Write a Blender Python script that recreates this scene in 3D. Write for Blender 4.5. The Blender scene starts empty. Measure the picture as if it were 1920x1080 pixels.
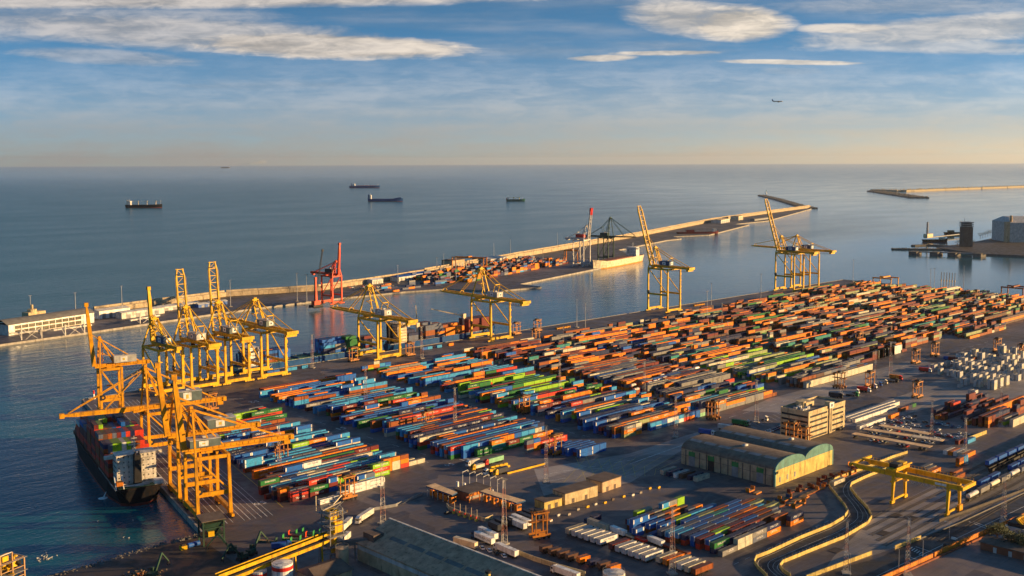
import bpy, bmesh, math, random
from mathutils import Vector, Matrix
from mathutils.bvhtree import BVHTree
rnd = random.Random(11)
S = bpy.context.scene
COL = S.collection
rad = math.radians

# ------------------------------------------------------------------ camera
# world axes follow the container rows (x) and the quay normal (y); z = 0 is the quay deck
CAMH, F, CX, CY, HZ = 185.0, 2000.0, 960.0, 465.0, 303.0
PITCH = math.atan((CY - HZ) / F)
AL = rad(45.9)
RX, RY = math.sin(AL), -math.cos(AL)      # camera right on the ground
FX, FY = math.cos(AL), math.sin(AL)       # camera forward on the ground
cam = bpy.data.cameras.new('camera'); camo = bpy.data.objects.new('camera', cam); COL.objects.link(camo)
cam.sensor_width = 36.0; cam.lens = 36.0 * F / 1920.0; cam.shift_y = -(540.0 - CY) / 1920.0
cam.clip_start = 1.0; cam.clip_end = 200000.0
camo.location = (0, 0, CAMH)
fw = Vector((FX * math.cos(PITCH), FY * math.cos(PITCH), -math.sin(PITCH)))
camo.rotation_euler = (Matrix.Rotation(rad(0.19), 3, fw) @ fw.to_track_quat('-Z', 'Y').to_matrix()).to_euler()
S.camera = camo

def at(x, y, z=0.0):
    """ground point (height z) seen at pixel x, y of the 1920 wide photograph"""
    y = y + (x - CX) * 0.0033
    a = (x - CX) / F; b = (CY - y) / F
    dy = math.cos(PITCH) + b * math.sin(PITCH); dz = -math.sin(PITCH) + b * math.cos(PITCH)
    t = (z - CAMH) / dz
    return (a * t * RX + dy * t * FX, a * t * RY + dy * t * FY)
def atv(x, y, z=0.0):
    p = at(x, y, z); return Vector((p[0], p[1], z))

# ------------------------------------------------------------------ sky, sun, exposure
HAZE = 1.4e-5
SUN_EL, SUN_ROT = 9.5, math.atan2(0.74, -0.67)
sdir = Vector((math.sin(SUN_ROT) * math.cos(rad(SUN_EL)), math.cos(SUN_ROT) * math.cos(rad(SUN_EL)), math.sin(rad(SUN_EL))))
sl = bpy.data.lights.new('sun', 'SUN'); so = bpy.data.objects.new('sun', sl); COL.objects.link(so)
sl.energy = 5.0; sl.angle = rad(0.5); sl.color = (1.0, 0.64, 0.28)
so.rotation_euler = sdir.to_track_quat('Z', 'Y').to_euler(); so.location = (0, 0, 400)
S.view_settings.view_transform = 'Standard'; S.view_settings.look = 'None'
S.view_settings.gamma = 1.0; S.view_settings.exposure = 1.0
S.cycles.use_denoising = True
S.cycles.max_bounces = 5; S.cycles.diffuse_bounces = 2; S.cycles.glossy_bounces = 3
S.cycles.transmission_bounces = 2; S.cycles.volume_bounces = 0; S.cycles.transparent_max_bounces = 8

W = bpy.data.worlds.new('World'); S.world = W; W.use_nodes = True
nt = W.node_tree; nt.nodes.clear()
class NG:
    """tiny helper to write node maths"""
    def __init__(s, nt): s.nt = nt
    def n(s, t, **k):
        o = s.nt.nodes.new(t)
        for a, b in k.items(): setattr(o, a, b)
        return o
    def put(s, sock, v):
        if hasattr(v, 'is_output'): s.nt.links.new(v, sock)
        else: sock.default_value = v
    def m(s, op, a, b=0.0, c=0.0, clamp=False):
        o = s.n('ShaderNodeMath', operation=op); o.use_clamp = clamp
        s.put(o.inputs[0], a); s.put(o.inputs[1], b)
        if op in ('MULTIPLY_ADD', 'SMOOTH_MIN', 'COMPARE'): s.put(o.inputs[2], c)
        return o.outputs[0]
    def dot(s, v, w):
        o = s.n('ShaderNodeVectorMath', operation='DOT_PRODUCT'); s.put(o.inputs[0], v); s.put(o.inputs[1], w); return o.outputs['Value']
    def xyz(s, x, y, z):
        o = s.n('ShaderNodeCombineXYZ'); s.put(o.inputs[0], x); s.put(o.inputs[1], y); s.put(o.inputs[2], z); return o.outputs[0]
    def noise(s, vec, scale, det=4.0, rough=0.55, dist=0.0):
        o = s.n('ShaderNodeTexNoise'); s.put(o.inputs['Vector'], vec); o.inputs['Scale'].default_value = scale
        o.inputs['Detail'].default_value = det; o.inputs['Roughness'].default_value = rough; o.inputs['Distortion'].default_value = dist
        return o.outputs['Fac']
    def ramp(s, v, a, b, c=0.0, d=1.0):
        o = s.n('ShaderNodeMapRange', interpolation_type='SMOOTHSTEP')
        s.put(o.inputs[0], v); s.put(o.inputs[1], a); s.put(o.inputs[2], b); s.put(o.inputs[3], c); s.put(o.inputs[4], d)
        return o.outputs[0]
    def mix(s, f, a, b, bt='MIX'):
        o = s.n('ShaderNodeMix', data_type='RGBA', blend_type=bt)
        s.put(o.inputs[0], f); s.put(o.inputs[6], a); s.put(o.inputs[7], b); return o.outputs[2]
g = NG(nt)
dirv = g.n('ShaderNodeTexCoord').outputs['Generated']
sep = g.n('ShaderNodeSeparateXYZ'); g.put(sep.inputs[0], dirv)
dz = g.m('MAXIMUM', sep.outputs[2], 0.0)
lift = g.m('MULTIPLY_ADD', dz, 4.0, 0.075)
sky = g.n('ShaderNodeTexSky', sky_type='NISHITA'); sky.sun_disc = False
sky.sun_elevation = rad(SUN_EL); sky.sun_rotation = SUN_ROT; sky.altitude = 0
sky.air_density = 1.0; sky.dust_density = 1.0; sky.ozone_density = 1.5
g.put(sky.inputs['Vector'], g.xyz(sep.outputs[0], sep.outputs[1], lift))
# clouds: fixed places on the sky, measured as tangents around the compass direction (FX, FY)
fd = g.m('MAXIMUM', g.dot(dirv, (FX, FY, 0.0)), 0.05)
px = g.m('DIVIDE', g.dot(dirv, (RX, RY, 0.0)), fd)
pz = g.m('DIVIDE', sep.outputs[2], fd)
n1 = g.noise(g.xyz(g.m('MULTIPLY', px, 9.0), 0.0, g.m('MULTIPLY', pz, 70.0)), 1.0, 5.0, 0.6)
n2 = g.noise(g.xyz(g.m('MULTIPLY', px, 34.0), 3.0, g.m('MULTIPLY', pz, 120.0)), 1.0, 6.0, 0.62, 0.8)
wob = g.m('MULTIPLY', g.m('SUBTRACT', g.m('MULTIPLY_ADD', n2, 0.5, n1), 0.75), 1.0)
def cloud(cx, cy, rx, ry, tilt, soft, amt, wobble=1.3):
    # cx..ry in photograph pixels; tilt = drop per unit to the right
    x = g.m('DIVIDE', g.m('SUBTRACT', px, (cx - 960) / 2006.0), rx / 2006.0)
    z = g.m('SUBTRACT', pz, (HZ - cy) / 2000.0)
    z = g.m('DIVIDE', g.m('MULTIPLY_ADD', g.m('SUBTRACT', px, (cx - 960) / 2006.0), tilt, z), ry / 2000.0)
    r = g.m('ADD', g.m('MULTIPLY', x, x), g.m('MULTIPLY', z, z))
    r = g.m('MULTIPLY_ADD', wob, -wobble * 1.6, r)
    return g.m('MULTIPLY', g.ramp(r, 1.0 + soft, 1.0 - soft), amt)
CL = [(420, 0, 640, 18, -0.01, .8, .85), (610, 88, 262, 23, .035, .5, .95), (330, 62, 380, 30, .06, .9, .7),
      (140, 45, 360, 30, .0, .95, .5), (210, 108, 170, 14, .06, .9, .45), (1380, 50, 92, 32, .02, .6, .9), (1290, 40, 110, 32, .1, .8, .7),
      (1130, 112, 62, 6, -.02, .7, .85), (1250, 103, 105, 4.5, -.01, .7, .8), (1480, 121, 125, 4.5, .02, .7, .8),
      (1800, 62, 290, 26, -.07, .8, .55), (1760, 92, 230, 14, .03, .9, .45), (1590, 60, 90, 9, -.0, .8, .7), (1720, 20, 260, 14, .0, .98, .3),
      (1480, 138, 75, 9, .0, .9, .3), (760, 197, 260, 6, .0, .95, .25), (1700, 178, 240, 7, .0, .95, .25), (1800, 150, 150, 10, -.03, .9, .3)]
cov = None
for c in CL:
    v = cloud(*c); cov = v if cov is None else g.m('MAXIMUM', cov, v)
veil = g.m('MULTIPLY', g.ramp(g.noise(g.xyz(g.m('MULTIPLY', px, 2.2), 7.0, g.m('MULTIPLY', pz, 26.0)), 1.0, 5.0, 0.55), 0.42, 0.75), g.m('MULTIPLY', g.ramp(pz, .5, .2), 0.42))
low = g.ramp(pz, 0.125, -0.005, 0.0, 0.96)                          # thin layer cloud thickens towards the horizon
low = g.m('MULTIPLY', low, g.ramp(n1, .2, .7, .7, 1.0))
cov = g.m('MAXIMUM', cov, g.m('MAXIMUM', veil, low))
cov = g.m('MULTIPLY', cov, g.m('MULTIPLY_ADD', n2, 0.3, 0.84), clamp=True)
shade = g.ramp(g.m('MULTIPLY_ADD', n2, 0.5, n1), 0.55, 0.95)
hi_ = g.ramp(pz, 0.02, 0.09)
ccol = g.mix(g.m('MULTIPLY', shade, hi_), (3.5, 3.2, 2.8, 1), (7.2, 6.3, 5.3, 1))
warm = g.m('MULTIPLY', g.ramp(px, -.1, .6), g.ramp(pz, .06, .0))
ccol = g.mix(warm, ccol, (5.4, 4.3, 3.0, 1))
skc = g.mix(1.0, sky.outputs[0], (0.72, 1.45, 1.78, 1), 'MULTIPLY')
ccol = g.mix(1.0, ccol, g.xyz(g.ramp(px, -.5, .55, .76, 1.16), g.ramp(px, -.5, .55, .78, 1.12), g.ramp(px, -.5, .55, .84, 1.04)), 'MULTIPLY')
bgc = g.mix(cov, skc, ccol)
bg = g.n('ShaderNodeBackground'); g.put(bg.inputs[0], bgc); bg.inputs[1].default_value = 0.068
wo = g.n('ShaderNodeOutputWorld'); nt.links.new(bg.outputs[0], wo.inputs[0])

# ------------------------------------------------------------------ materials
MATS = {}
def mat(key, rgb, rough=0.55, var=0.18, scale=0.35, metal=0.0, bump=0.0, dust_shade=0.0, corr=0.0, spec=0.5, grime=0.0):
    """painted / cast surface: base colour with wear noise, optional top faces both dusty and painted darker as shade, optional corrugation"""
    if key in MATS: return MATS[key]
    m = bpy.data.materials.new(key); m.use_nodes = True; nt = m.node_tree; nt.nodes.clear(); g = NG(nt)
    b = g.n('ShaderNodeBsdfPrincipled'); o = g.n('ShaderNodeOutputMaterial'); nt.links.new(b.outputs[0], o.inputs[0])
    tc = g.n('ShaderNodeTexCoord').outputs['Object']
    gp = g.n('ShaderNodeNewGeometry')
    f = g.noise(gp.outputs['Position'], scale, 5.0, 0.6)
    lo = tuple(c * (1 - var) for c in rgb) + (1,); hi = tuple(min(1, c * (1 + var)) for c in rgb) + (1,)
    col = g.mix(g.ramp(f, 0.3, 0.7), lo, hi)
    sp = g.n('ShaderNodeSeparateXYZ')
    if dust_shade:
        g.put(sp.inputs[0], gp.outputs['True Normal'])
        up = g.m('MULTIPLY', g.ramp(sp.outputs[2], 0.6, 0.9), g.m('MULTIPLY_ADD', f, 0.9, dust_shade - 0.45), clamp=True)
        col = g.mix(up, col, (0.072, 0.063, 0.066, 1))  # dusty tops, coloured darker still to stand in for dim light from above
    if grime:
        mp = g.n('ShaderNodeMapping'); g.put(mp.inputs[0], gp.outputs['Position']); mp.inputs['Scale'].default_value = (1.0, 1.0, 0.18)
        col = g.mix(g.m('MULTIPLY', g.ramp(g.noise(mp.outputs[0], 0.55, 6.0, 0.7), .5, .68), grime), col, (0.10, 0.055, 0.03, 1))
    g.put(b.inputs['Base Color'], col)
    b.inputs['Roughness'].default_value = rough; b.inputs['Metallic'].default_value = metal
    b.inputs['Specular IOR Level'].default_value = spec
    h = None
    if corr:
        s2 = g.n('ShaderNodeSeparateXYZ'); g.put(s2.inputs[0], gp.outputs['Position'])
        h = g.m('SINE', g.m('MULTIPLY', g.m('ADD', s2.outputs[0], s2.outputs[1]), 2 * math.pi / corr))
    if bump:
        h2 = g.noise(gp.outputs['Position'], scale * 6, 4.0, 0.6)
        h = h2 if h is None else g.m('ADD', h, h2)
    if h is not None:
        bp = g.n('ShaderNodeBump'); bp.inputs['Strength'].default_value = 0.5 if corr else bump; bp.inputs['Distance'].default_value = 0.05
        g.put(bp.inputs['Height'], h); nt.links.new(bp.outputs[0], b.inputs['Normal'])
    MATS[key] = m; return m

CC = {'sky blue': (0.035, 0.30, 0.62), 'blue': (0.008, 0.115, 0.46), 'navy': (0.010, 0.020, 0.085), 'orange': (0.78, 0.215, 0.006),
      'rust': (0.29, 0.075, 0.016), 'red': (0.62, 0.045, 0.02), 'maroon': (0.16, 0.022, 0.02), 'green': (0.015, 0.16, 0.04),
      'lime': (0.27, 0.52, 0.02), 'grey': (0.22, 0.215, 0.21), 'reefer': (0.50, 0.485, 0.46), 'white': (0.74, 0.73, 0.70), 'cream': (0.58, 0.53, 0.40),
      'teal': (0.02, 0.24, 0.22), 'sage': (0.30, 0.34, 0.16), 'brown': (0.11, 0.055, 0.04), 'mint': (0.25, 0.52, 0.30), 'slate': (0.11, 0.13, 0.19)}
def cmat(c):
    return mat('container_' + c.replace(' ', '_'), CC[c], 0.5, 0.16, 0.5, dust_shade=0.62, corr=0.55, spec=0.22, grime=0.35)
PAL = dict(
    yellow=((0.72, 0.41, 0.010), .45), amber=((0.68, 0.305, 0.010), .45), carrier=((0.44, 0.155, 0.012), .5), masttone=((0.42, 0.20, 0.15), .6), crred=((0.72, 0.07, 0.02), .45),
    white=((0.78, 0.77, 0.74), .5), offwhite=((0.62, 0.58, 0.52), .6), dark=((0.025, 0.025, 0.028), .6), tyre=((0.015, 0.015, 0.015), .8),
    steel=((0.22, 0.22, 0.22), .45), grey=((0.27, 0.27, 0.27), .6), lightgrey=((0.48, 0.47, 0.45), .6), housegrey=((0.42, 0.41, 0.38), .55),
    houseblue=((0.02, 0.07, 0.17), .5), housegreen=((0.12, 0.16, 0.16), .5), glass=((0.02, 0.025, 0.03), .12), concrete=((0.36, 0.33, 0.29), .85),
    wallcream=((0.56, 0.44, 0.25), .8), seawall=((0.44, 0.35, 0.23), .9), sand=((0.45, 0.38, 0.27), .9), rock=((0.14, 0.13, 0.12), .95), roofbrown=((0.13, 0.10, 0.085), .85),
    roofgrey=((0.16, 0.155, 0.15), .8), brick=((0.27, 0.09, 0.05), .85), wood=((0.40, 0.24, 0.12), .8), orangepaint=((0.70, 0.22, 0.02), .6),
    red=((0.62, 0.03, 0.02), .45), blue=((0.02, 0.10, 0.38), .45), green=((0.03, 0.22, 0.06), .5), darkgreen=((0.03, 0.07, 0.05), .5), teal=((0.10, 0.24, 0.22), .7),
    yellowwall=((0.60, 0.45, 0.14), .8), hullblack=((0.010, 0.011, 0.014), .6), hullblue=((0.012, 0.07, 0.22), .4), hullteal=((0.04, 0.26, 0.36), .4),
    hullgreen=((0.02, 0.12, 0.10), .4), boottop=((0.22, 0.035, 0.025), .5), hullcream=((0.70, 0.58, 0.40), .45), hullorange=((0.62, 0.28, 0.05), .5), deck=((0.20, 0.08, 0.05), .7),
    deckgreen=((0.06, 0.14, 0.08), .7), rail=((0.09, 0.075, 0.065), .6), ballast=((0.17, 0.15, 0.135), .95), bark=((0.10, 0.07, 0.05), .9),
    paintwhite=((0.70, 0.70, 0.68), .7), paintyellow=((0.62, 0.47, 0.08), .7), silver=((0.60, 0.58, 0.54), .3), tan=((0.50, 0.36, 0.22), .8), canopytan=((0.80, 0.54, 0.29), .7), shedroof=((0.46, 0.29, 0.19), .9), archroof=((0.19, 0.145, 0.11), .8), tankcream=((0.66, 0.58, 0.42), .5),
    scrap=((0.14, 0.10, 0.07), .8), foam=((0.80, 0.82, 0.86), .9), carblack=((0.02, 0.02, 0.025), .25), carwhite=((0.80, 0.80, 0.80), .25), carsilver=((0.50, 0.51, 0.53), .25),
    carred=((0.45, 0.02, 0.02), .25), carblue=((0.03, 0.08, 0.25), .25), cargrey=((0.16, 0.17, 0.18), .25), lampglass=((0.75, 0.75, 0.70), .2), darkfab=((0.03, 0.035, 0.05), .5))
def M(k):
    if k in CC and k not in PAL: return cmat(k)
    if k.startswith('c:'): return cmat(k[2:])
    r, ro = PAL[k]
    return mat('paint_' + k, r, ro, 0.22, 0.22, bump=0.15 if ro > .7 else 0.0, grime=.6 if k in ('yellow', 'amber', 'carrier', 'crred', 'white', 'offwhite', 'wallcream', 'yellowwall', 'tan', 'seawall', 'orangepaint', 'shedroof', 'archroof', 'roofbrown', 'concrete') else .3, spec=.12 if k.startswith('hull') else .5 if k in ('glass', 'silver') or k.startswith('car') else .25)

# ------------------------------------------------------------------ mesh builder
class MB:
    def __init__(s): s.v = []; s.f = []; s.k = []; s.m = []
    def mi(s, m):
        if m not in s.k: s.k.append(m)
        return s.k.index(m)
    def face(s, pts, m):
        b = len(s.v); s.v += [tuple(p) for p in pts]; s.f.append(tuple(range(b, b + len(pts)))); s.m.append(s.mi(m))
    def hexa(s, p, m):
        b = len(s.v); s.v += [tuple(q) for q in p]; i = s.mi(m)
        for f in ((0, 3, 2, 1), (4, 5, 6, 7), (0, 1, 5, 4), (1, 2, 6, 5), (2, 3, 7, 6), (3, 0, 4, 7)):
            s.f.append(tuple(b + j for j in f)); s.m.append(i)
    def box(s, x0, x1, y0, y1, z0, z1, m):
        s.hexa([(x0, y0, z0), (x1, y0, z0), (x1, y1, z0), (x0, y1, z0), (x0, y0, z1), (x1, y0, z1), (x1, y1, z1), (x0, y1, z1)], m)
    def beam(s, p, q, w, h, m, w2=None, h2=None, up=(0, 0, 1)):
        p = Vector(p); q = Vector(q); d = (q - p).normalized(); u = Vector(up)
        if abs(d.dot(u)) > .98: u = Vector((0, 1, 0))
        a = d.cross(u).normalized(); c = a.cross(d)
        w2 = w if w2 is None else w2; h2 = h if h2 is None else h2
        r = []
        for o, ww, hh in ((p, w, h), (q, w2, h2)):
            r += [o - a * ww / 2 - c * hh / 2, o + a * ww / 2 - c * hh / 2, o + a * ww / 2 + c * hh / 2, o - a * ww / 2 + c * hh / 2]
        s.hexa(r, m)
    def tube(s, p, q, r, m, n=8, r2=None, cap=True):
        p = Vector(p); q = Vector(q); d = (q - p).normalized(); u = Vector((0, 0, 1)) if abs(d.z) < .9 else Vector((1, 0, 0))
        a = d.cross(u).normalized(); c = d.cross(a); r2 = r if r2 is None else r2; b = len(s.v); i = s.mi(m)
        for o, rr in ((p, r), (q, r2)):
            for k in range(n):
                t = 2 * math.pi * k / n; s.v.append(tuple(o + a * rr * math.cos(t) + c * rr * math.sin(t)))
        for k in range(n):
            s.f.append((b + k, b + n + k, b + n + (k + 1) % n, b + (k + 1) % n)); s.m.append(i)
        if cap:
            s.f.append(tuple(b + k for k in range(n))); s.m.append(i)
            s.f.append(tuple(b + n + k for k in reversed(range(n)))); s.m.append(i)
    def prism(s, poly, z0, z1, m, mtop=None):
        n = len(poly); b = len(s.v)
        z0f = z0 if callable(z0) else (lambda x, y: z0); z1f = z1 if callable(z1) else (lambda x, y: z1)
        s.v += [(x, y, z0f(x, y)) for x, y in poly] + [(x, y, z1f(x, y)) for x, y in poly]; i = s.mi(m); j = s.mi(mtop or m)
        s.f.append(tuple(range(b + n - 1, b - 1, -1))); s.m.append(i); s.f.append(tuple(range(b + n, b + 2 * n))); s.m.append(j)
        for k in range(n):
            s.f.append((b + k, b + (k + 1) % n, b + n + (k + 1) % n, b + n + k)); s.m.append(i)
    def lathe(s, prof, m, n=16, c=(0, 0)):
        b = len(s.v); i = s.mi(m)
        for r, z in prof:
            for k in range(n):
                t = 2 * math.pi * k / n; s.v.append((c[0] + r * math.cos(t), c[1] + r * math.sin(t), z))
        for j in range(len(prof) - 1):
            for k in range(n):
                s.f.append((b + j * n + k, b + j * n + (k + 1) % n, b + (j + 1) * n + (k + 1) % n, b + (j + 1) * n + k)); s.m.append(i)
        s.f.append(tuple(b + (len(prof) - 1) * n + k for k in range(n))); s.m.append(i)
    def wall(s, pts, th, h, m, z=0.0, h0=0.0):
        for a, b in zip(pts[:-1], pts[1:]):
            a = Vector((a[0], a[1])); b = Vector((b[0], b[1])); d = (b - a)
            if d.length < .01: continue
            e = d.normalized() * th * .3
            s.beam((a.x - e.x, a.y - e.y, z + h0 + h / 2), (b.x + e.x, b.y + e.y, z + h0 + h / 2), th, h, m)
    def build(s, name, parent=None, smooth=False):
        me = bpy.data.meshes.new(name); me.from_pydata(s.v, [], s.f)
        for k in s.k: me.materials.append(M(k) if isinstance(k, str) else k)
        me.polygons.foreach_set('material_index', s.m)
        if smooth: me.polygons.foreach_set('use_smooth', [True] * len(s.f))
        bm = bmesh.new(); bm.from_mesh(me); bmesh.ops.recalc_face_normals(bm, faces=bm.faces); bm.to_mesh(me); bm.free()
        me.update(); o = bpy.data.objects.new(name, me); COL.objects.link(o)
        if parent: o.parent = parent
        return o

def tag(o, label, cat, group=None, kind=None):
    if label: o['label'] = label
    if cat: o['category'] = cat
    if group: o['group'] = group
    if kind: o['kind'] = kind
    return o
def thing(name, label, cat, loc=(0, 0, 0), rz=0.0, group=None):
    o = bpy.data.objects.new(name, None); COL.objects.link(o); o.location = loc; o.rotation_euler = (0, 0, rz)
    o.empty_display_size = 1.0
    return tag(o, label, cat, group)
def struct(o): o['kind'] = 'structure'; return o
def dup(root, loc, rz=None, label=None, sc=None):
    r = root.copy(); COL.objects.link(r); r.location = loc
    if rz is not None: r.rotation_euler = (0, 0, rz)
    if sc: r.scale = sc
    if label: r['label'] = label
    for ch in root.children:
        c = ch.copy(); COL.objects.link(c); c.parent = r
        for gc in ch.children:
            d = gc.copy(); COL.objects.link(d); d.parent = c
    return r
TXT = {}
def text_faces(word):
    """triangles of a word, 1 unit tall, centred on x, in the xy plane"""
    if word not in TXT:
        cu = bpy.data.curves.new('lettering', 'FONT'); cu.body = word; cu.align_x = 'CENTER'; cu.align_y = 'CENTER'; cu.size = 1.35; cu.resolution_u = 1
        o = bpy.data.objects.new('lettering', cu); COL.objects.link(o)
        bpy.context.view_layer.update()
        me = bpy.data.meshes.new_from_object(o.evaluated_get(bpy.context.evaluated_depsgraph_get()))
        TXT[word] = ([v.co.copy() for v in me.vertices], [tuple(p.vertices) for p in me.polygons])
        bpy.data.objects.remove(o); bpy.data.curves.remove(cu); bpy.data.meshes.remove(me)
    return TXT[word]
def put_text(mb, word, origin, ex, ey, size, m):
    vs, fs = text_faces(word); ex = Vector(ex).normalized(); ey = Vector(ey).normalized(); o = Vector(origin)
    b = len(mb.v); i = mb.mi(m)
    mb.v += [tuple(o + ex * v.x * size + ey * v.y * size) for v in vs]
    for f in fs: mb.f.append(tuple(b + k for k in f)); mb.m.append(i)
# ------------------------------------------------------------------ setting: sea, quays, breakwater, ground
def sea_material():
    m = bpy.data.materials.new('sea_water'); m.use_nodes = True; nt = m.node_tree; nt.nodes.clear(); g = NG(nt)
    b = g.n('ShaderNodeBsdfPrincipled'); o = g.n('ShaderNodeOutputMaterial'); nt.links.new(b.outputs[0], o.inputs[0])
    pos = g.n('ShaderNodeNewGeometry').outputs['Position']
    b.inputs['Base Color'].default_value = (0.007, 0.092, 0.135, 1); b.inputs['Specular Tint'].default_value = (0.84, 1.0, 1.04, 1); b.inputs['IOR'].default_value = 1.33
    mp = g.n('ShaderNodeMapping'); g.put(mp.inputs[0], pos); mp.inputs['Rotation'].default_value = (0, 0, rad(40)); mp.inputs['Scale'].default_value = (0.35, 1.0, 1.0)
    big = g.noise(mp.outputs[0], 0.006, 5.0, 0.6); 
    w1 = g.noise(mp.outputs[0], 0.10, 3.0, 0.6); w2 = g.noise(pos, 0.43, 3.0, 0.65, 0.8)
    h = g.m('ADD', g.m('MULTIPLY', w1, 2.2), g.m('MULTIPLY', w2, 0.7))
    lee = g.m('MULTIPLY', g.ramp(g.dot(pos, (RX, RY, 0.0)), -1600.0, 1500.0, 2.6, 0.12), g.ramp(g.dot(pos, (0.0, 1.0, 0.0)), 1150.0, 1500.0, 0.16, 1.0))      # calmer water in the lee on the right
    far_ = g.ramp(g.dot(pos, (FX, FY, 0.0)), 4000.0, 16000.0)
    lee = g.m('ADD', g.m('MULTIPLY', lee, g.m('SUBTRACT', 1.0, far_)), g.m('MULTIPLY', far_, 0.9))
    h = g.m('MULTIPLY', g.m('MULTIPLY', h, g.ramp(big, 0.3, 0.7, 0.75, 1.15)), lee)
    bp = g.n('ShaderNodeBump'); bp.inputs['Strength'].default_value = 0.85; bp.inputs['Distance'].default_value = 1.2
    g.put(bp.inputs['Height'], h); nt.links.new(bp.outputs[0], b.inputs['Normal'])
    g.put(b.inputs['Roughness'], g.m('MULTIPLY_ADD', lee, 0.05, g.ramp(big, 0.3, 0.7, 0.05, 0.10)))
    return m
def ground_material(key, rgb, tar, slab=6.0):
    m = bpy.data.materials.new(key); m.use_nodes = True; nt = m.node_tree; nt.nodes.clear(); g = NG(nt)
    b = g.n('ShaderNodeBsdfPrincipled'); o = g.n('ShaderNodeOutputMaterial'); nt.links.new(b.outputs[0], o.inputs[0])
    pos = g.n('ShaderNodeNewGeometry').outputs['Position']
    n1 = g.noise(pos, 0.012, 5.0, 0.6); n2 = g.noise(pos, 0.11, 6.0, 0.65, 0.6); n3 = g.noise(pos, 1.7, 3.0, 0.7)
    mp = g.n('ShaderNodeMapping'); g.put(mp.inputs[0], pos); mp.inputs['Scale'].default_value = (0.012, 0.5, 1.0)
    st = g.noise(mp.outputs[0], 1.0, 4.0, 0.7)                       # tyre-worn lanes along the rows
    vo = g.n('ShaderNodeTexVoronoi', feature='F1', distance='CHEBYCHEV'); g.put(vo.inputs['Vector'], pos); vo.inputs['Scale'].default_value = 0.028
    vs = g.n('ShaderNodeSeparateColor'); g.put(vs.inputs[0], vo.outputs['Color'])
    a = tuple(c * .62 for c in rgb) + (1,); c2 = tuple(c * 1.3 for c in rgb) + (1,)
    col = g.mix(g.ramp(n1, .35, .65), a, c2)
    col = g.mix(g.m('MULTIPLY', g.ramp(vs.outputs[0], .55, .60), .6), col, tar + (1,))
    col = g.mix(g.m('MULTIPLY', g.ramp(n2, .5, .72), .55), col, tar + (1,))
    col = g.mix(g.m('MULTIPLY', g.ramp(st, .52, .68), .45), col, tuple(c * 1.5 for c in rgb) + (1,))
    col = g.mix(g.m('MULTIPLY', g.ramp(n3, .4, .7), .25), col, tar + (1,))
    if slab:
        br = g.n('ShaderNodeTexBrick'); g.put(br.inputs['Vector'], pos); br.inputs['Scale'].default_value = 1.0 / slab
        br.inputs['Mortar Size'].default_value = 0.015; br.offset = 0.0; br.inputs['Brick Width'].default_value = 1.0; br.inputs['Row Height'].default_value = 1.0
        col = g.mix(g.m('MULTIPLY', br.outputs['Fac'], 0.45), col, (0.03, 0.028, 0.027, 1))
    g.put(b.inputs['Base Color'], col)
    g.put(b.inputs['Roughness'], g.ramp(n2, .35, .65, .82, .45))
    bp = g.n('ShaderNodeBump'); bp.inputs['Strength'].default_value = .3; bp.inputs['Distance'].default_value = .05
    g.put(bp.inputs['Height'], n3); nt.links.new(bp.outputs[0], b.inputs['Normal'])
    MATS[key] = m; return m
ASPH = ground_material('yard_asphalt', (0.132, 0.108, 0.108), (0.044, 0.038, 0.046))
ROAD = ground_material('road_asphalt', (0.032, 0.030, 0.033), (0.016, 0.016, 0.019), 0)
EARTH = ground_material('bare_ground', (0.12, 0.095, 0.075), (0.05, 0.043, 0.037), 0)
APRON = ground_material('pale_concrete', (0.30, 0.265, 0.25), (0.15, 0.135, 0.135), 7.5)
WL = -2.6                                                       # water level
mb = MB(); R_ = 62000.0
mb.face([(R_ * math.cos(t * math.pi / 32), R_ * math.sin(t * math.pi / 32), WL) for t in range(64)], sea_material())
struct(mb.build('sea'))

def quay_u(v): return 252.0 + (v - 488.0) * 0.2355              # water edge of the near quay
main = [at(20, 1095), at(60, 1084), at(100, 1079), at(200, 1050), at(300, 1020), (quay_u(476), 476), (quay_u(824), 828), (1521, 828), (1500, 560), (1490, 200),
        (1700, -900), (-400, -900), (-400, 478)]
mb = MB(); mb.prism(main, -9.0, 0.0, 'concrete', ASPH); struct(mb.build('port_ground'))
# kerb stones of the quay edge
mb = MB(); mb.wall([(quay_u(476) + .6, 476), (quay_u(824) + .6, 827.4), (1520, 827.4), (1499.5, 560)], 1.0, .35, 'concrete'); struct(mb.build('quay_edge'))
# sheet areas: (name, material, z, polygon in pixels)
def sheet(name, m, z, pts, px=True):
    mb = MB(); mb.face([Vector((*(at(*p) if px else p), z)) for p in pts], m); return struct(mb.build(name))
COAL = ground_material('scrap_ground', (0.045, 0.034, 0.028), (0.018, 0.015, 0.014), 0)
sheet('dirt_ground', COAL, .004, [(60, 1086), (200, 1052), (300, 1022), (372, 1008), (470, 1078), (470, 1150), (60, 1150)])
sheet('pale_concrete', APRON, .004, [(1390, 770), (1440, 748), (1720, 672), (1770, 690), (1600, 735), (1480, 775)])
sheet('pale_concrete', APRON, .008, [(1540, 792), (1700, 738), (1760, 712), (1920, 690), (1920, 745), (1760, 760), (1610, 800)])
sheet('pale_concrete', APRON, .004, [(1000, 880), (1180, 850), (1290, 815), (1380, 790), (1300, 830), (1180, 905), (1020, 935)])
sheet('pale_concrete', APRON, .004, [(1560, 1045), (1640, 965), (1760, 905), (1930, 885), (1930, 930), (1740, 1005), (1540, 1075)])
sheet('rail_ballast', 'ballast', .006, [(660, 268), (1100, 268), (1100, 214), (540, 226)], False)

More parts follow.
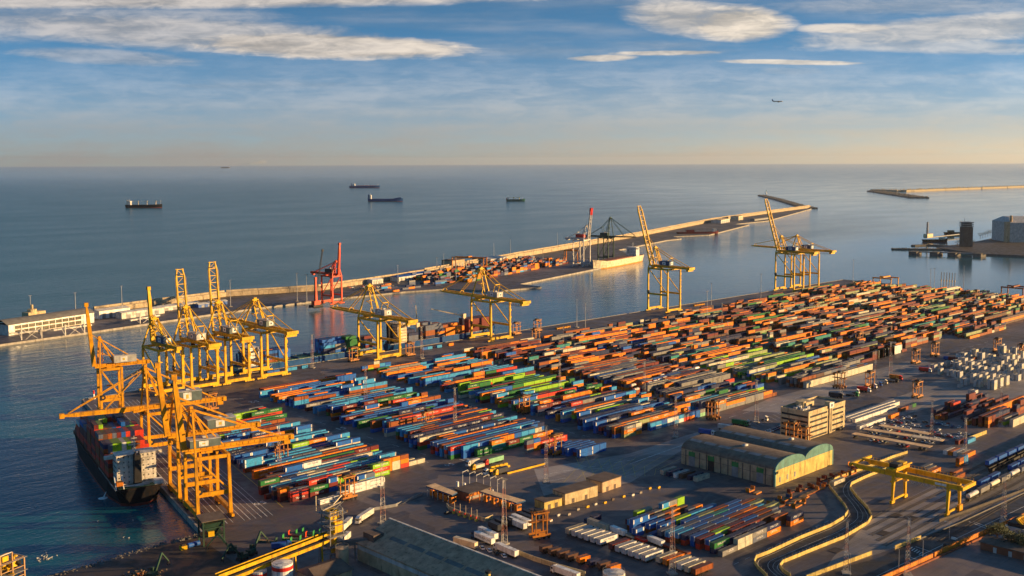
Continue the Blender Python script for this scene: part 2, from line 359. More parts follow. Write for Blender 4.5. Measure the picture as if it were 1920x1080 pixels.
LM = MB()
def line(p, q, w=.16, m='paintwhite'):
    p = Vector((*p, 0)); q = Vector((*q, 0)); d = (q - p).normalized(); n = Vector((-d.y, d.x, 0)) * w / 2; z = Vector((0, 0, .012))
    LM.face([p - n + z, q - n + z, q + n + z, p + n + z], m)
pd = Vector((.2290, .9734)); pn = Vector((.9734, -.2290))        # along / across the near quay
def qp(v, off): return (quay_u(v) + pn.x * off, v + pn.y * off)
for k, off in enumerate((5, 9, 12, 15, 18, 24, 27, 30, 33, 36, 39)):
    line(qp(490, off), qp(805, off), .22 if k % 3 else .35)
line(qp(500, 48), qp(690, 48), .3, 'paintyellow')
for k in range(9): line(at(1055 + k * 22, 905 - k * 3), at(1095 + k * 24, 862 - k * 1.0), .18, 'paintyellow')
for k in range(9): line(at(1075 + k * 22, 850 + k * 4), at(1100 + k * 18, 905 - k * 2), .16, 'paintyellow')
for k in range(16): line(at(1180 + k * 9, 870 - k * 3.2), at(1200 + k * 9, 862 - k * 3.2), .2)
for k in range(14): line(at(1838 + k * 7, 690 - k * 3), at(1856 + k * 7, 698 - k * 3), .35)
for k in range(12): line(at(1400 + k * 8, 795 - k * 3.0), at(1416 + k * 8, 803 - k * 3.0), .2)
for k in range(7): line(at(1030 + k * 24, 888 - k * 4), at(1044 + k * 24, 885.5 - k * 4), .35)
line(at(1055, 882), at(1130, 878), .3); line(at(1012, 905), at(1060, 896), .25)
for w_, p_, s_ in (('50', (485, 943), 5.5), ('50', (840, 871), 5.0), ('51', (868, 861), 5.0), ('50', (575, 1001), 6.5), ('52', (858, 754), 6.0), ('53', (1082, 786), 6.0), ('51', (637, 803), 6.0), ('52', (475, 753), 6.0)):
    put_text(LM, w_, atv(*p_, .014), (-1, 0, 0), (0, -1, 0), s_, 'paintwhite')
for y in (796.0, 797.2, 824.0): line((345, y), (1500, y), .25, 'dark')
for k in range(24): line((440 + k * 44, 764), (462 + k * 44, 764), .3)
for k in range(18): line((412 + (k % 2) * 10, 500 + k * 14), (412 + (k % 2) * 10, 507 + k * 14), .25)
for k in range(20): line((528, 470 + k * 14), (528, 477 + k * 14), .25); line((642, 470 + k * 14), (642, 477 + k * 14), .25)
for k in range(26): line((640 + k * 18, 436), (649 + k * 18, 436), .3)
for k in range(14): line((560 + k * 7, 398 - k * .2), (560 + k * 7, 390 - k * .2), .2)
for k in range(10): line((405 + k * 9, 272), (409 + k * 9, 272), .2)
struct(LM.build('road_marking'))

# outer dock with its sea wall
front = [(0, 645), (180, 620), (420, 585), (520, 572), (640, 558), (760, 546), (835, 541), (940, 544), (1015, 537), (975, 532), (1100, 507), (1205, 486)]
fr = [at(*p) for p in front]
rough = [at(*p) for p in ((1160, 468), (1250, 450), (1278, 447), (1262, 443), (1330, 440), (1405, 421), (1378, 420), (1440, 413.5))]
wallp = [at(-160, 648)] + [at(*p) for p in ((0, 622), (180, 588), (425, 556), (600, 545), (800, 515), (1000, 478), (1200, 443), (1340, 415), (1450, 399), (1520, 389.5))]
back = [(x - 14, y + 30) for x, y in wallp]
mb = MB(); mb.prism([at(-160, 665)] + fr + rough + [at(1522, 391)] + back[::-1], -9, -.3, 'concrete', EARTH); struct(mb.build('outer_dock_ground'))
mb = MB(); mb.face([Vector((*p, -.28)) for p in ([at(-160, 660)] + fr + [at(1130, 485), at(1000, 490), at(800, 528), at(600, 552), at(430, 562), at(180, 600), at(0, 628)])], ASPH); struct(mb.build('outer_dock_apron'))
mb = MB()
for p, q in zip(wallp[2:-1], wallp[3:]):
    p = Vector((*p, 0)); q = Vector((*q, 0)); d = (q - p).normalized(); n = Vector((-d.y, d.x, 0))
    hh = 6.0 if p.x < 900 else 8.0; L_ = (q - p).length; n_ = max(1, int(L_ / 40)); Z = Vector((0, 0, hh))
    for k in range(n_):
        a, c = p + d * (L_ * k / n_ + .4), p + d * (L_ * (k + 1) / n_ - .4); hv = Vector((0, 0, rnd.uniform(-.35, .35)))
        mb.hexa([a, c, c + n * 7, a + n * 7, a + Z + hv, c + Z + hv, c + n * 7 + Z + hv, a + n * 7 + Z + hv], 'seawall')
        mb.hexa([a + n * 4 + Z, c + n * 4 + Z, c + n * 6.6 + Z, a + n * 6.6 + Z, a + n * 4.3 + Z + hv + Vector((0, 0, 2.4)), c + n * 4.3 + Z + hv + Vector((0, 0, 2.4)), c + n * 6.4 + Z + hv + Vector((0, 0, 2.4)), a + n * 6.4 + Z + hv + Vector((0, 0, 2.4))], 'seawall')
    mb.hexa([p + n * .6, q + n * .6, q + n * 6, p + n * 6, p + n * .6 + Z * .9, q + n * .6 + Z * .9, q + n * 6 + Z * .9, p + n * 6 + Z * .9], 'rock')
tag(mb.build('sea_wall'), 'long pale concrete sea wall running out along the far dock to the open sea', 'sea wall')
def rocks(name, pts, w, h, label, m='rock', n=260):
    mb = MB(); acc = [Vector((*p, 0)) for p in pts]
    for a, b in zip(acc[:-1], acc[1:]):
        d = b - a; mb.beam(a + Vector((0, 0, WL)), b + Vector((0, 0, WL)), w, h * 1.2, m)
        nn = Vector((-d.y, d.x, 0)).normalized()
        for k in range(int(n * d.length / sum((q - p).length for p, q in zip(acc[:-1], acc[1:])))):
            c = a + d * rnd.random() + nn * (rnd.uniform(-.5, .5) * w); r = rnd.uniform(.02, .07) * w
            mb.lathe([(r, WL - 1), (r * .8, WL + h * rnd.uniform(.4, 1)), (r * .2, WL + h * rnd.uniform(.7, 1.2))], m, 5, (c.x, c.y))
    return tag(mb.build(name), label, 'breakwater')
rocks('breakwater', [at(1428, 366), at(1465, 375), at(1500, 385.5), at(1524, 390)], 40, 7, 'short dark rock mole bent back from the end of the sea wall')
rocks('breakwater', [at(1640, 358), at(1725, 370.5)], 90, 8, 'dark rubble spur of the distant breakwater on the right')
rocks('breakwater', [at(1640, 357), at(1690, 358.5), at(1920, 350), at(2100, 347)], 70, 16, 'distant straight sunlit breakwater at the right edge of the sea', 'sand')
# shore stones of the near basin
mb = MB()
for a, b in zip([(60, 1088), (100, 1080), (200, 1051), (300, 1021)], [(100, 1080), (200, 1051), (300, 1021), (372, 1003)]):
    for k in range(60):
        t = rnd.random(); c = at(a[0] + (b[0] - a[0]) * t, a[1] + (b[1] - a[1]) * t); r = rnd.uniform(.4, 1.2)
        mb.lathe([(r, WL - 1), (r * .9, -.6 + rnd.uniform(-1, .6)), (r * .3, rnd.uniform(0, .6))], 'rock', 5, (c[0] + rnd.uniform(-2, 2), c[1] + rnd.uniform(-2, 2)))
tag(mb.build('shore_rocks'), None, None, kind='stuff')
# right-hand pier
mb = MB()
P = [at(*p) for p in ((1756, 464), (1800, 471), (1850, 476.5), (1930, 480), (2100, 484), (2100, 440), (1890, 437), (1862, 447), (1815, 456))]
mb.prism(P, -9, .6, 'rock', COAL)
struct(mb.build('far_pier_ground'))
rocks('breakwater', [at(1672, 465.5), at(1720, 466), at(1775, 466.5)], 14, 4, 'thin dark rock mole in front of the right pier', n=120)
rocks('breakwater', [at(1712, 459.5), at(1740, 458), at(1790, 461)], 12, 4, 'second short dark mole beside the silo tower', n=100)
# ------------------------------------------------------------------ ship-to-shore cranes
def sts(label, loc, rz, c='yellow', G=30.0, SP=24.0, hp=13.0, hg=40.0, ha=68.0, up=True, bl=55.0, br=22.0, box=False, house='housegrey',
        sign=True, ang=81.0, legtaper=0.0, house_y=None, trolley=True, group='gantry cranes on the container quays', hh=5.0, tip=None):
    """+y points to the water; waterside rail at y = 0, landside rail at y = -G"""
    t = thing('quay_crane', label, 'crane', loc, rz, group)
    lw = 1.7; xs = SP / 2; tw = 3.6 if not box else 0.0
    for y in (0, -G):
        for s in (-1, 1):
            mb = MB(); mb.beam((s * (xs + legtaper), y, 2.6), (s * xs, y, hg), lw * 1.25, lw, c, lw * .85, lw * .85, up=(0, 1, 0))
            if y == 0: mb.beam((s * xs, y, hg), (s * 2.6, -1.0, ha), 1.1, 1.1, c, .9, .9, up=(0, 1, 0))
            mb.build('leg', t)
        mb = MB(); mb.box(-xs - 1 - legtaper, xs + 1 + legtaper, y - 1.0, y + 1.0, 2.2, 4.6, c)
        for s in (-1, 1):
            for k in range(4):
                x = s * (xs + legtaper) + (k - 1.5) * 2.3
                mb.box(x - 1.0, x + 1.0, y - .7, y + .7, .9, 2.2, c); mb.tube((x - .5, y - .35, .5), (x - .5, y + .35, .5), .5, 'dark', 8); mb.tube((x + .5, y - .35, .5), (x + .5, y + .35, .5), .5, 'dark', 8)
        mb.build('sill_beam', t)
    mb = MB()
    for s in (-1, 1):
        mb.beam((s * xs, .4, hp), (s * xs, -G - .4, hp), 1.3, 2.2, c)
        mb.beam((s * xs, -1, hg - 1.5), (s * xs, -G + 1, hp + 2), .8, .8, c)
        mb.beam((s * xs, 0, hg - .8), (s * xs, -G, hg - .8), 1.2, 1.8, c)
    for y in (0, -G): mb.beam((-xs, y, hg - .8), (xs, y, hg - .8), 1.3, 2.0, c)
    mb.build('portal_frame', t)
    # trolley girder and back reach
    mb = MB(); back = -G - br; zg = hg + 1.6
    if box: mb.beam((0, 3, zg), (0, back, zg), 3.0, 2.8, c)
    else:
        for s in (-1, 1): mb.beam((s * tw, 3, zg), (s * tw, back, zg), 1.1, 2.6, c)
        k = 0
        y = 2.0
        while y > back: mb.beam((-tw, y, zg), (tw, y, zg), .6, .8, c); y -= 7.5
    mb.beam((-tw - 2, back, zg), (tw + 2, back, zg), 2.0, 2.6, c)
    for s in (-1, 1):
        e = s * (tw + 1.7); mb.beam((e, 2, zg + 1.2), (e, back, zg + 1.2), .12, .12, c); mb.beam((e, 2, zg - .2), (e, back, zg - .2), 1.0, .15, c)
        y = 1.0
        while y > back: mb.beam((e, y, zg - .2), (e, y, zg + 1.2), .12, .12, c); y -= 3.2
    mb.box(-tw - 1.5, tw + 1.5, back + 1, back + 4.5, zg - 3.6, zg - 1.5, c)
    mb.build('girder', t)
    # boom
    mb = MB(); a = rad(ang) if up else rad(0.8); hy, hz_ = 3.2, zg
    dv = Vector((0, math.cos(a), math.sin(a))); nv = Vector((0, -math.sin(a), math.cos(a))); h0 = Vector((0, hy, hz_))
    def bp(x, l, n=0.0): return h0 + Vector((x, 0, 0)) + dv * l + nv * n
    if box:
        mb.beam(bp(0, 0), bp(0, bl * .82), 3.0, 3.0, c, 2.5, 2.4, up=nv); mb.beam(bp(0, bl * .82), bp(0, bl), 2.5, 2.4, c, 1.8, 1.0, up=nv); mb.box(*[q for k_ in range(3) for q in (bp(0, bl)[k_] - 1.4, bp(0, bl)[k_] + 1.4)], c)
    else:
        for s in (-1, 1):
            mb.beam(bp(s * tw, 0), bp(s * tw, bl - 6), 1.1, 2.3, c, 1.0, 1.7, up=nv); mb.beam(bp(s * tw, bl - 6), bp(s * (tw - 1.3), bl), 1.0, 1.6, c, .8, 1.0, up=nv)
            mb.beam(bp(s * (tw + 1.2), 0, .9), bp(s * (tw + 1.2), bl - 7, .9), .12, .12, c, up=nv)
        n = int(bl / 6)
        for k in range(n + 1):
            l = min(bl - .5, k * bl / n); mb.beam(bp(-tw, l), bp(tw, l), .55, .7, c, up=nv)
            if k < n: mb.beam(bp(-tw if k % 2 else tw, l), bp(tw if k % 2 else -tw, l + bl / n), .3, .3, c, up=nv)
        for l in (bl * .45, bl * .92):
            for s in (-1, 1): mb.beam(bp(s * tw, l), bp(s * tw * .4, l, 3.2), .5, .5, c, up=nv)
            mb.beam(bp(-tw * .4, l, 3.2), bp(tw * .4, l, 3.2), .5, .5, c, up=nv)
    if tip:
        for s in (-1, 1): mb.beam(bp(s * tw * .75, bl - 12), bp(s * tw * .75, bl + .3), 2.6, 2.9, tip, up=nv)
    mb.build('boom', t)
    # apex frame and stays
    mb = MB(); ap = Vector((0, -1.0, ha))
    mb.box(-3.2, 3.2, -2.2, .2, ha - 1.0, ha + .7, c); mb.box(-1.4, 1.4, -1.8, -.2, ha + .7, ha + 2.0, c)
    for s in (-1, 1): mb.beam((s * 3, -10.5, hg + 3), (s * 2.2, -1.6, ha), .8, .8, c); mb.beam((s * 3.2, -1, hg + (ha - hg) * .5), (s * 3.6, -7, hg + (ha - hg) * .42), .4, .4, c)
    mb.beam((-4, -.6, hg + (ha - hg) * .5), (4, -.6, hg + (ha - hg) * .5), .7, .7, c)
    for k in range(8):
        z0 = hg + 3 + (ha - hg - 4) * k / 8; z1 = hg + 3 + (ha - hg - 4) * (k + 1) / 8
        mb.beam((-1 if k % 2 else 1, -3.2, z0), (1 if k % 2 else -1, -2.6, z1), .25, .8, c)
    mb.build('apex_frame', t)
    yk = -G * .86; zk = hg + (ha - hg) * .52
    mb = MB()
    for s in (-1, 1):
        e = s * max(tw, 1.4)
        if not box:
            mb.beam((s * 2.4, -1.4, ha), (e, yk, zk), .6, .6, c); mb.beam((e, yk, zk), (e, back + 5, zg + 1), .6, .6, c); mb.beam((e, yk, zk), (e, yk + 5, zg + 1), .5, .5, c)
        else: mb.beam((s * 2.4, -1.4, ha), (e, back + 6, zg + 1), .6, .6, c); mb.beam((s * 2.4, -1.4, ha - 1), (e, -G, zg + 1), .6, .6, c)
    if not box: mb.beam((-tw, yk, zk), (tw, yk, zk), .8, .8, c)
    mb.build('back_stay', t)
    for s in (-1, 1):
        mb = MB(); e = s * max(tw, 1.2)
        if up: mb.beam((s * 2.2, -.6, ha), bp(e * .4, bl * .45, 3.2) if not box else bp(e, bl * .5, 1.4), .35, .35, c)
        else:
            for l in (bl * .45, bl * .92): mb.beam((s * 2.2, -.6, ha), bp(e * .5, l, 3.0 if not box else 1.2), .55, .55, c)
        mb.build('boom_stay', t)
    # machinery house
    hy0 = house_y if house_y is not None else -G * .62
    mb = MB(); w = max(3.6, tw + .6) if c != 'amber' else 4.4; L = 15.0 if not box else (16.0 if c == 'amber' else 13.0)
    mb.hexa([(-w, hy0 - L / 2, zg + 1.7), (w, hy0 - L / 2, zg + 1.7), (w, hy0 + L / 2, zg + 1.7), (-w, hy0 + L / 2, zg + 1.7), (-w, hy0 - L / 2, zg + 1.7 + hh), (w, hy0 - L / 2, zg + 1.7 + hh), (w, hy0 + L / 2, zg + 1.7 + hh), (-w, hy0 + L / 2, zg + 1.7 + hh)], house)
    mb.box(-w - .2, w + .2, hy0 - L / 2 - .2, hy0 + L / 2 + .2, zg + 1.7 + hh, zg + 2.0 + hh, 'lightgrey' if house != 'houseblue' else 'houseblue')
    mb.box(-1.2, 1.2, hy0 - 2, hy0 + 1, zg + 2.0 + hh, zg + 2.9 + hh, 'lightgrey')
    ho = mb.build('machinery_house', t)
    if sign:
        mb = MB(); sx = -w - .06
        mb.box(sx - .06, sx + .0, hy0 - 1.5, hy0 + 3.5, zg + 2.4, zg + 1.1 + hh, 'white'); mb.box(sx - .12, sx - .06, hy0 + .2, hy0 + 1.8, zg + 3.4, zg + hh, 'houseblue' if c == 'yellow' else 'paintyellow'); mb.build('sign', ho); mb = MB()
        mb.box(-1.5, 2.6, hy0 - L / 2 - .08, hy0 - L / 2 - .01, zg + 2.4, zg + 1.1 + hh, 'white'); mb.box(-.2, 1.2, hy0 - L / 2 - .14, hy0 - L / 2 - .08, zg + 3.4, zg + hh, 'houseblue' if c == 'yellow' else 'paintyellow')
        mb.build('sign', ho)
    # trolley cab, cable loops, stairs
    if trolley:
        mb = MB(); y0 = 4 if not up else -8
        mb.box(-2.6, 2.6, y0 - 3, y0 + 3, zg - 2.2, zg - 1.0, c); mb.box(-1.3, 1.3, y0 - 4.8, y0 - 2.2, zg - 4.8, zg - 2.2, 'dark')
        for s in (-1, 1):
            for q in (-1, 1): mb.tube((s * 1.8, y0 + q, zg - 2.2), (s * 1.8, y0 + q, zg - 15), .06, 'dark', 4, cap=False)
        mb.box(-1.2, 1.2, y0 - 3, y0 + 3, zg - 15.8, zg - 15, c); mb.build('trolley', t)
    mb = MB(); y = back + 4; x = -tw - 1.2
    while y < -6:
        pts = [(x, y + q * 2.4, zg - 2.0 - 2.6 * (1 - (2 * q - 1) ** 2)) for q in (0, .2, .4, .6, .8, 1.0)]
        for p, q in zip(pts[:-1], pts[1:]): mb.beam(p, q, .22, .22, 'dark')
        y += 2.4
    mb.build('cable_loops', t)
    mb = MB(); x = xs + 1.6; n = int(hg / 4)
    for k in range(n):
        z0 = 4 + k * (hg - 4) / n; z1 = 4 + (k + 1) * (hg - 4) / n; a_, b_ = (-.4, 1.6) if k % 2 else (1.6, -.4)
        mb.beam((x, -G + a_, z0), (x, -G + b_, z1), .8, .18, c); mb.box(x - .5, x + .5, -G - .6, -G + 1.8, z1 - .08, z1 + .05, c)
    mb.build('stair', t)
    mb = MB(); mb.tube((-xs - 1.5, -1.0, hp + 2.4), (-xs - .9, -1.0, hp + 2.4), 2.0, 'dark', 14); mb.tube((-xs - 1.6, -1.0, hp + 2.4), (-xs - .8, -1.0, hp + 2.4), .8, c, 8); mb.build('cable_reel', t)
    return t
Q2 = 824.5
sts('yellow crane with solid raised boom and dark blue house, first on the long quay', (391, Q2, 0), 0, G=28, SP=20, hg=37, ha=58, bl=44, br=14, box=True, house='houseblue', ang=84)
sts('yellow crane with lattice boom raised and pale grey house, second on the long quay', (419, Q2, 0), 0, SP=23, hg=37, ha=65, bl=58, br=18, house='housegrey', ang=85)
sts('yellow crane with raised lattice boom, tallest of the three at the blue feeder ship', (449, Q2, 0), 0, SP=22, hg=39, ha=66, bl=60, br=18, house='housegreen', ang=85)
sts('yellow crane with lowered boom over the white bridge of the blue feeder ship', (484, Q2, 0), 0, SP=24, hg=41, ha=65, up=False, bl=48, br=30, house='housegreen')
sts('wide yellow crane with lowered boom above the bow of the blue feeder ship', (608, Q2, 0), 0, SP=26, hp=15, hg=38, ha=67, up=False, bl=58, br=36, house='housegrey', house_y=-22)
sts('yellow crane with lowered boom over the blue ship with its own deck cranes', (753, Q2, 0), 0, SP=27, hp=15, hg=42, ha=73, up=False, bl=60, br=38, house='housegrey', house_y=-22)
sts('lone tall yellow crane with raised boom in the middle of the empty long quay', (1046, Q2, 0), 0, SP=25, hp=22, hg=54, ha=78, bl=77, br=26, house='houseblue', ang=73)
sts('yellow crane with raised boom in the farthest pair at the end of the long quay', (1334, Q2, 0), 0, SP=25, hp=22, hg=55, ha=77, bl=77, br=26, house='houseblue', ang=73)
sts('yellow crane with lowered boom in the farthest pair at the end of the long quay', (1376, Q2, 0), 0, SP=25, hp=22, hg=55, ha=76, up=False, bl=72, br=30, house='houseblue')
Z1 = rad(76.75)
def q1(v): p = qp(v, 3.0); return (p[0], p[1], 0)
sts('orange crane with solid raised boom alone at the far corner of the near quay', q1(770), Z1, 'amber', G=15, SP=11, hp=11, hg=34.5, ha=56, bl=46, br=20, box=True, house='housegrey', house_y=-18, ang=85)
sts('orange crane with lowered boom reaching out over the stacked container ship', q1(620), Z1, 'amber', G=17, SP=20, hp=14, hg=34, ha=60, up=False, bl=44, br=32, box=True, house='housegreen', house_y=-26, legtaper=1.5, hh=6)
sts('orange crane with solid raised boom beside the white ship bridge, middle of the near quay', q1(549), Z1, 'amber', G=17, SP=19, hp=13, hg=33, ha=56, bl=40, br=31, box=True, house='housegreen', house_y=-26, ang=84, legtaper=1.5)
sts('nearest orange crane with solid raised boom behind the stern of the container ship', q1(513), Z1, 'amber', G=17, SP=22, hp=13, hg=33, ha=56, bl=40, br=38, box=True, house='housegreen', house_y=-7, ang=84, legtaper=1.5, hh=4)
# far dock cranes
def fd(x, y): p = at(x, y); return (p[0], p[1], 0)
sts('red crane with thick raised boom on the far dock beside a red mobile crane', fd(632, 571), rad(188), 'crred', G=20, SP=16, hp=12, hg=38, ha=56, bl=40, br=28, box=True, house='dark', ang=86, sign=False, group='cranes on the far dock')
sts('white crane with red tipped raised boom on the far dock by the cream ship', fd(1100, 500), rad(196), 'offwhite', G=20, SP=26, hp=10, hg=48, ha=72, bl=54, br=20, house='red', ang=84, sign=False, group='cranes on the far dock', hh=6, tip='red')
sts('dark green crane with lowered boom behind the cream ship on the far dock', fd(1145, 492), rad(196), 'darkgreen', G=20, SP=24, hp=10, hg=46, ha=82, up=False, bl=48, br=30, house='darkgreen', sign=False, group='cranes on the far dock')
def rtg(label, loc, rz, c, span=32, ht=18, ln=12, group=None, cat='gantry crane'):
    t = thing('gantry_crane', label, cat, loc, rz, group)
    for sx in (-1, 1):
        for sy in (-1, 1):
            mb = MB(); mb.box(sx * ln / 2 - .6, sx * ln / 2 + .6, sy * span / 2 - .6, sy * span / 2 + .6, 1.2, ht, c); mb.tube((sx * ln / 2, sy * span / 2 - .4, .7), (sx * ln / 2, sy * span / 2 + .4, .7), .7, 'tyre', 10); mb.build('leg', t)
    mb = MB()
    for sx in (-1, 1): mb.box(sx * ln / 2 - .5, sx * ln / 2 + .5, -span / 2 - 1, span / 2 + 1, ht, ht + 1.8, c)
    for sy in (-1, 1): mb.box(-ln / 2, ln / 2, sy * span / 2 - .4, sy * span / 2 + .4, 1.2, 2.2, c)
    mb.build('girder', t)
    mb = MB(); mb.box(-ln / 2, ln / 2, -2, 2, ht + 1.8, ht + 3.4, c); mb.build('trolley', t); return t
p = at(880, 508); rtg('orange portal gantry crane standing over stacks on the far dock', (p[0], p[1], 0), rad(20), 'orangepaint', 60, 22, 12, 'portal gantries on the far dock')
p = at(1072, 493); rtg('small orange portal gantry left of the white crane on the far dock', (p[0], p[1], 0), rad(20), 'orangepaint', 26, 22, 10, 'portal gantries on the far dock')
for x, y, lb in ((1660, 537, 'low yellow yard gantry behind the farthest container stacks'), (1903, 556, 'dark portal gantry at the far right end of the yard')):
    p = at(x, y); rtg(lb, (p[0], p[1], 0), 0, 'amber' if x < 1700 else 'rust', 28, 12, 22, 'low gantries at the end of the yard')
# mobile harbour crane
p = at(592, 577); t = thing('mobile_crane', 'red mobile harbour crane with a dark lattice jib beside the red quay crane', 'crane', (p[0], p[1], 0), rad(10))
mb = MB(); mb.box(-8, 8, -4.5, 4.5, 1.0, 4.0, 'dark')
for k in range(8):
    for s in (-1, 1): mb.tube((-7 + k * 2, s * 4.0, .9), (-7 + k * 2, s * 4.8, .9), .9, 'tyre', 8)
mb.build('chassis', t)
mb = MB(); mb.box(-5, 5, -3, 3, 4.0, 9, 'crred'); mb.build('slewing_house', t)
mb = MB(); mb.beam((0, 0, 9), (0, 0, 36), 3.2, 3.2, 'crred', 2.0, 2.0); mb.box(-1.5, 1.5, -1.2, 1.2, 36, 39, 'crred'); mb.build('tower', t)
mb = MB()
for s in (-1, 1):
    for q in (-1, 1): mb.beam((2 + q, s * 1.2, 22), (13 + q * .4, s * .5, 72), .35, .35, 'dark')
for k in range(16):
    l = k / 16; z = 22 + 50 * l; x = 2 + 11 * l; mb.beam((x - 1, -1.2, z), (x + 1.4, 1.0, z + 3), .22, .22, 'dark'); mb.beam((x + 1, 1.2, z), (x - .6, -1.0, z + 3), .22, .22, 'dark')
mb.box(12, 14.5, -.8, .8, 71, 74, 'dark'); mb.build('jib', t)

# ------------------------------------------------------------------ rail gantry over the tracks
t = thing('rail_gantry', 'large yellow rail gantry crane spanning the tracks at lower right', 'crane', (547, 247, 0), 0)
for sx in (-1, 1):
    for y in (-15, 15):
        mb = MB(); mb.beam((sx * 7.5, y, 1.5), (sx * 6.5, y, 15), 1.2, 1.0, 'yellow', 1.9, 1.6, up=(0, 1, 0))
        mb.box(sx * 7.5 - 1.8, sx * 7.5 + 1.8, y - .7, y + .7, .3, 1.9, 'yellow')
        for q in (-1, 1): mb.tube((sx * 7.5 + q, y - .3, .45), (sx * 7.5 + q, y + .3, .45), .45, 'dark', 8)
        mb.build('leg', t)
for sx in (-1, 1):
    mb = MB(); mb.box(sx * 6.5 - .7, sx * 6.5 + .7, -22, 36, 15, 17.6, 'yellow'); mb.hexa([(sx * 6.5 - .7, 36, 15.8), (sx * 6.5 + .7, 36, 15.8), (sx * 6.5 + .7, 40, 16.8), (sx * 6.5 - .7, 40, 16.8), (sx * 6.5 - .7, 36, 17.6), (sx * 6.5 + .7, 36, 17.6), (sx * 6.5 + .7, 40, 17.6), (sx * 6.5 - .7, 40, 17.6)], 'yellow')
    for k in range(29): mb.beam((sx * 7.6, -22 + k * 2, 17.6), (sx * 7.6, -22 + k * 2, 18.7), .08, .08, 'yellow')
    mb.beam((sx * 7.6, -22, 18.7), (sx * 7.6, 36, 18.7), .1, .1, 'yellow')
    if sx < 0: mb.box(-7.32, -7.22, -14, -8, 15.7, 16.9, 'white')
    mb.build('girder', t)
mb = MB(); mb.box(-8, 8, -23, -21.6, 15.3, 17.2, 'yellow'); mb.build('end_beam', t); mb = MB(); mb.box(-8, 16, 39.2, 40.6, 15.9, 17.3, 'yellow'); mb.build('end_beam', t)
for y in (-15, 15):
    mb = MB(); mb.box(-6, 6, y - .35, y + .35, 1.6, 2.6, 'yellow'); mb.build('sill_beam', t)
mb = MB(); mb.box(3, 7, -17, -15.4, .6, 4.0, 'amber'); mb.build('switch_cabinet', t)
mb = MB(); mb.box(-8, 8, 13, 19, 17.7, 18.9, 'yellow'); mb.box(-5, 0, 13.5, 18.5, 18.9, 21.2, 'dark'); mb.box(1, 5.5, 13.4, 17.5, 18.9, 21, 'yellow'); mb.box(-9, 9, 12.2, 12.8, 19.5, 20.2, 'yellow')
mb.box(-1.2, 1.2, 10, 12.6, 12, 14.8, 'yellow'); mb.box(-6, 6, 15.2, 17.4, 11.0, 11.7, 'yellow')
for q in (-2, 2):
    for s in (15.5, 17): mb.tube((q, s, 11.7), (q, s, 17.7), .06, 'dark', 4, cap=False)
mb.build('trolley', t)
mb = MB()
for k in range(12):
    pts = [(-5.4, -16 + k * 2.2 + q * 2.2, 14.6 - 1.9 * (1 - (2 * q - 1) ** 2)) for q in (0, .25, .5, .75, 1)]
    for a, b in zip(pts[:-1], pts[1:]): mb.beam(a, b, .15, .15, 'lightgrey')
mb.build('cable_loops', t)

# ------------------------------------------------------------------ straddle carriers
def straddle_carrier():
    t = thing('straddle_carrier', '', 'straddle carrier', (0, 0, 0), 0, 'straddle carriers working in the yard'); c = 'carrier'
    for sx in (-1, 1):
        for sy in (-1, 1):
            mb = MB(); mb.box(sx * 3.0 - .26, sx * 3.0 + .26, sy * 2.3 - .24, sy * 2.3 + .24, 1.9, 12.6, c); mb.build('leg', t)
    for sy in (-1, 1):
        mb = MB(); mb.box(-4.9, 4.9, sy * 2.3 - .42, sy * 2.3 + .42, 1.3, 2.3, c)
        mb.box(-1.8, 1.8, sy * 2.6 - .3, sy * 2.6 + .4, 2.3, 3.4, c); mb.build('side_frame', t)
        for k in range(4):
            w = MB(); x = -3.9 + k * 2.6; w.tube((x, sy * 2.3 - .3, .75), (x, sy * 2.3 + .3, .75), .75, 'tyre', 12); w.build('wheel', t)
    mb = MB()
    for sy in (-1, 1): mb.box(-4.2, 4.2, sy * 2.3 - .28, sy * 2.3 + .28, 12.6, 13.3, c)
    for sx in (-1, 0, 1): mb.box(sx * 3.0 - .35, sx * 3.0 + .35, -2.6, 2.6, 12.6, 13.3, c)
    mb.box(-2.4, 1.2, -1.7, 1.7, 13.4, 14.5, 'dark'); mb.box(-4.2, 4.2, -2.75, -2.65, 14.2, 14.3, c)
    for k in range(5): mb.box(-4.2 + k * 2.1 - .05, -4.2 + k * 2.1 + .05, -2.75, -2.65, 13.4, 14.3, c)
    mb.build('top_frame', t)
    mb = MB(); mb.box(3.2, 5.0, .6, 2.4, 10.6, 12.6, c); mb.box(5.0, 5.06, .75, 2.25, 11.2, 12.4, 'glass'); mb.box(3.4, 4.8, .5, .58, 11.2, 12.4, 'glass'); mb.build('cab', t)
    mb = MB(); mb.box(-6.0, 6.0, -1.15, 1.15, 8.3, 8.8, c)
    for q in (-2.5, 2.5):
        for s in (-.8, .8): mb.tube((q, s, 8.8), (q, s, 12.7), .06, 'dark', 4, cap=False)
    mb.build('spreader', t)
    return t
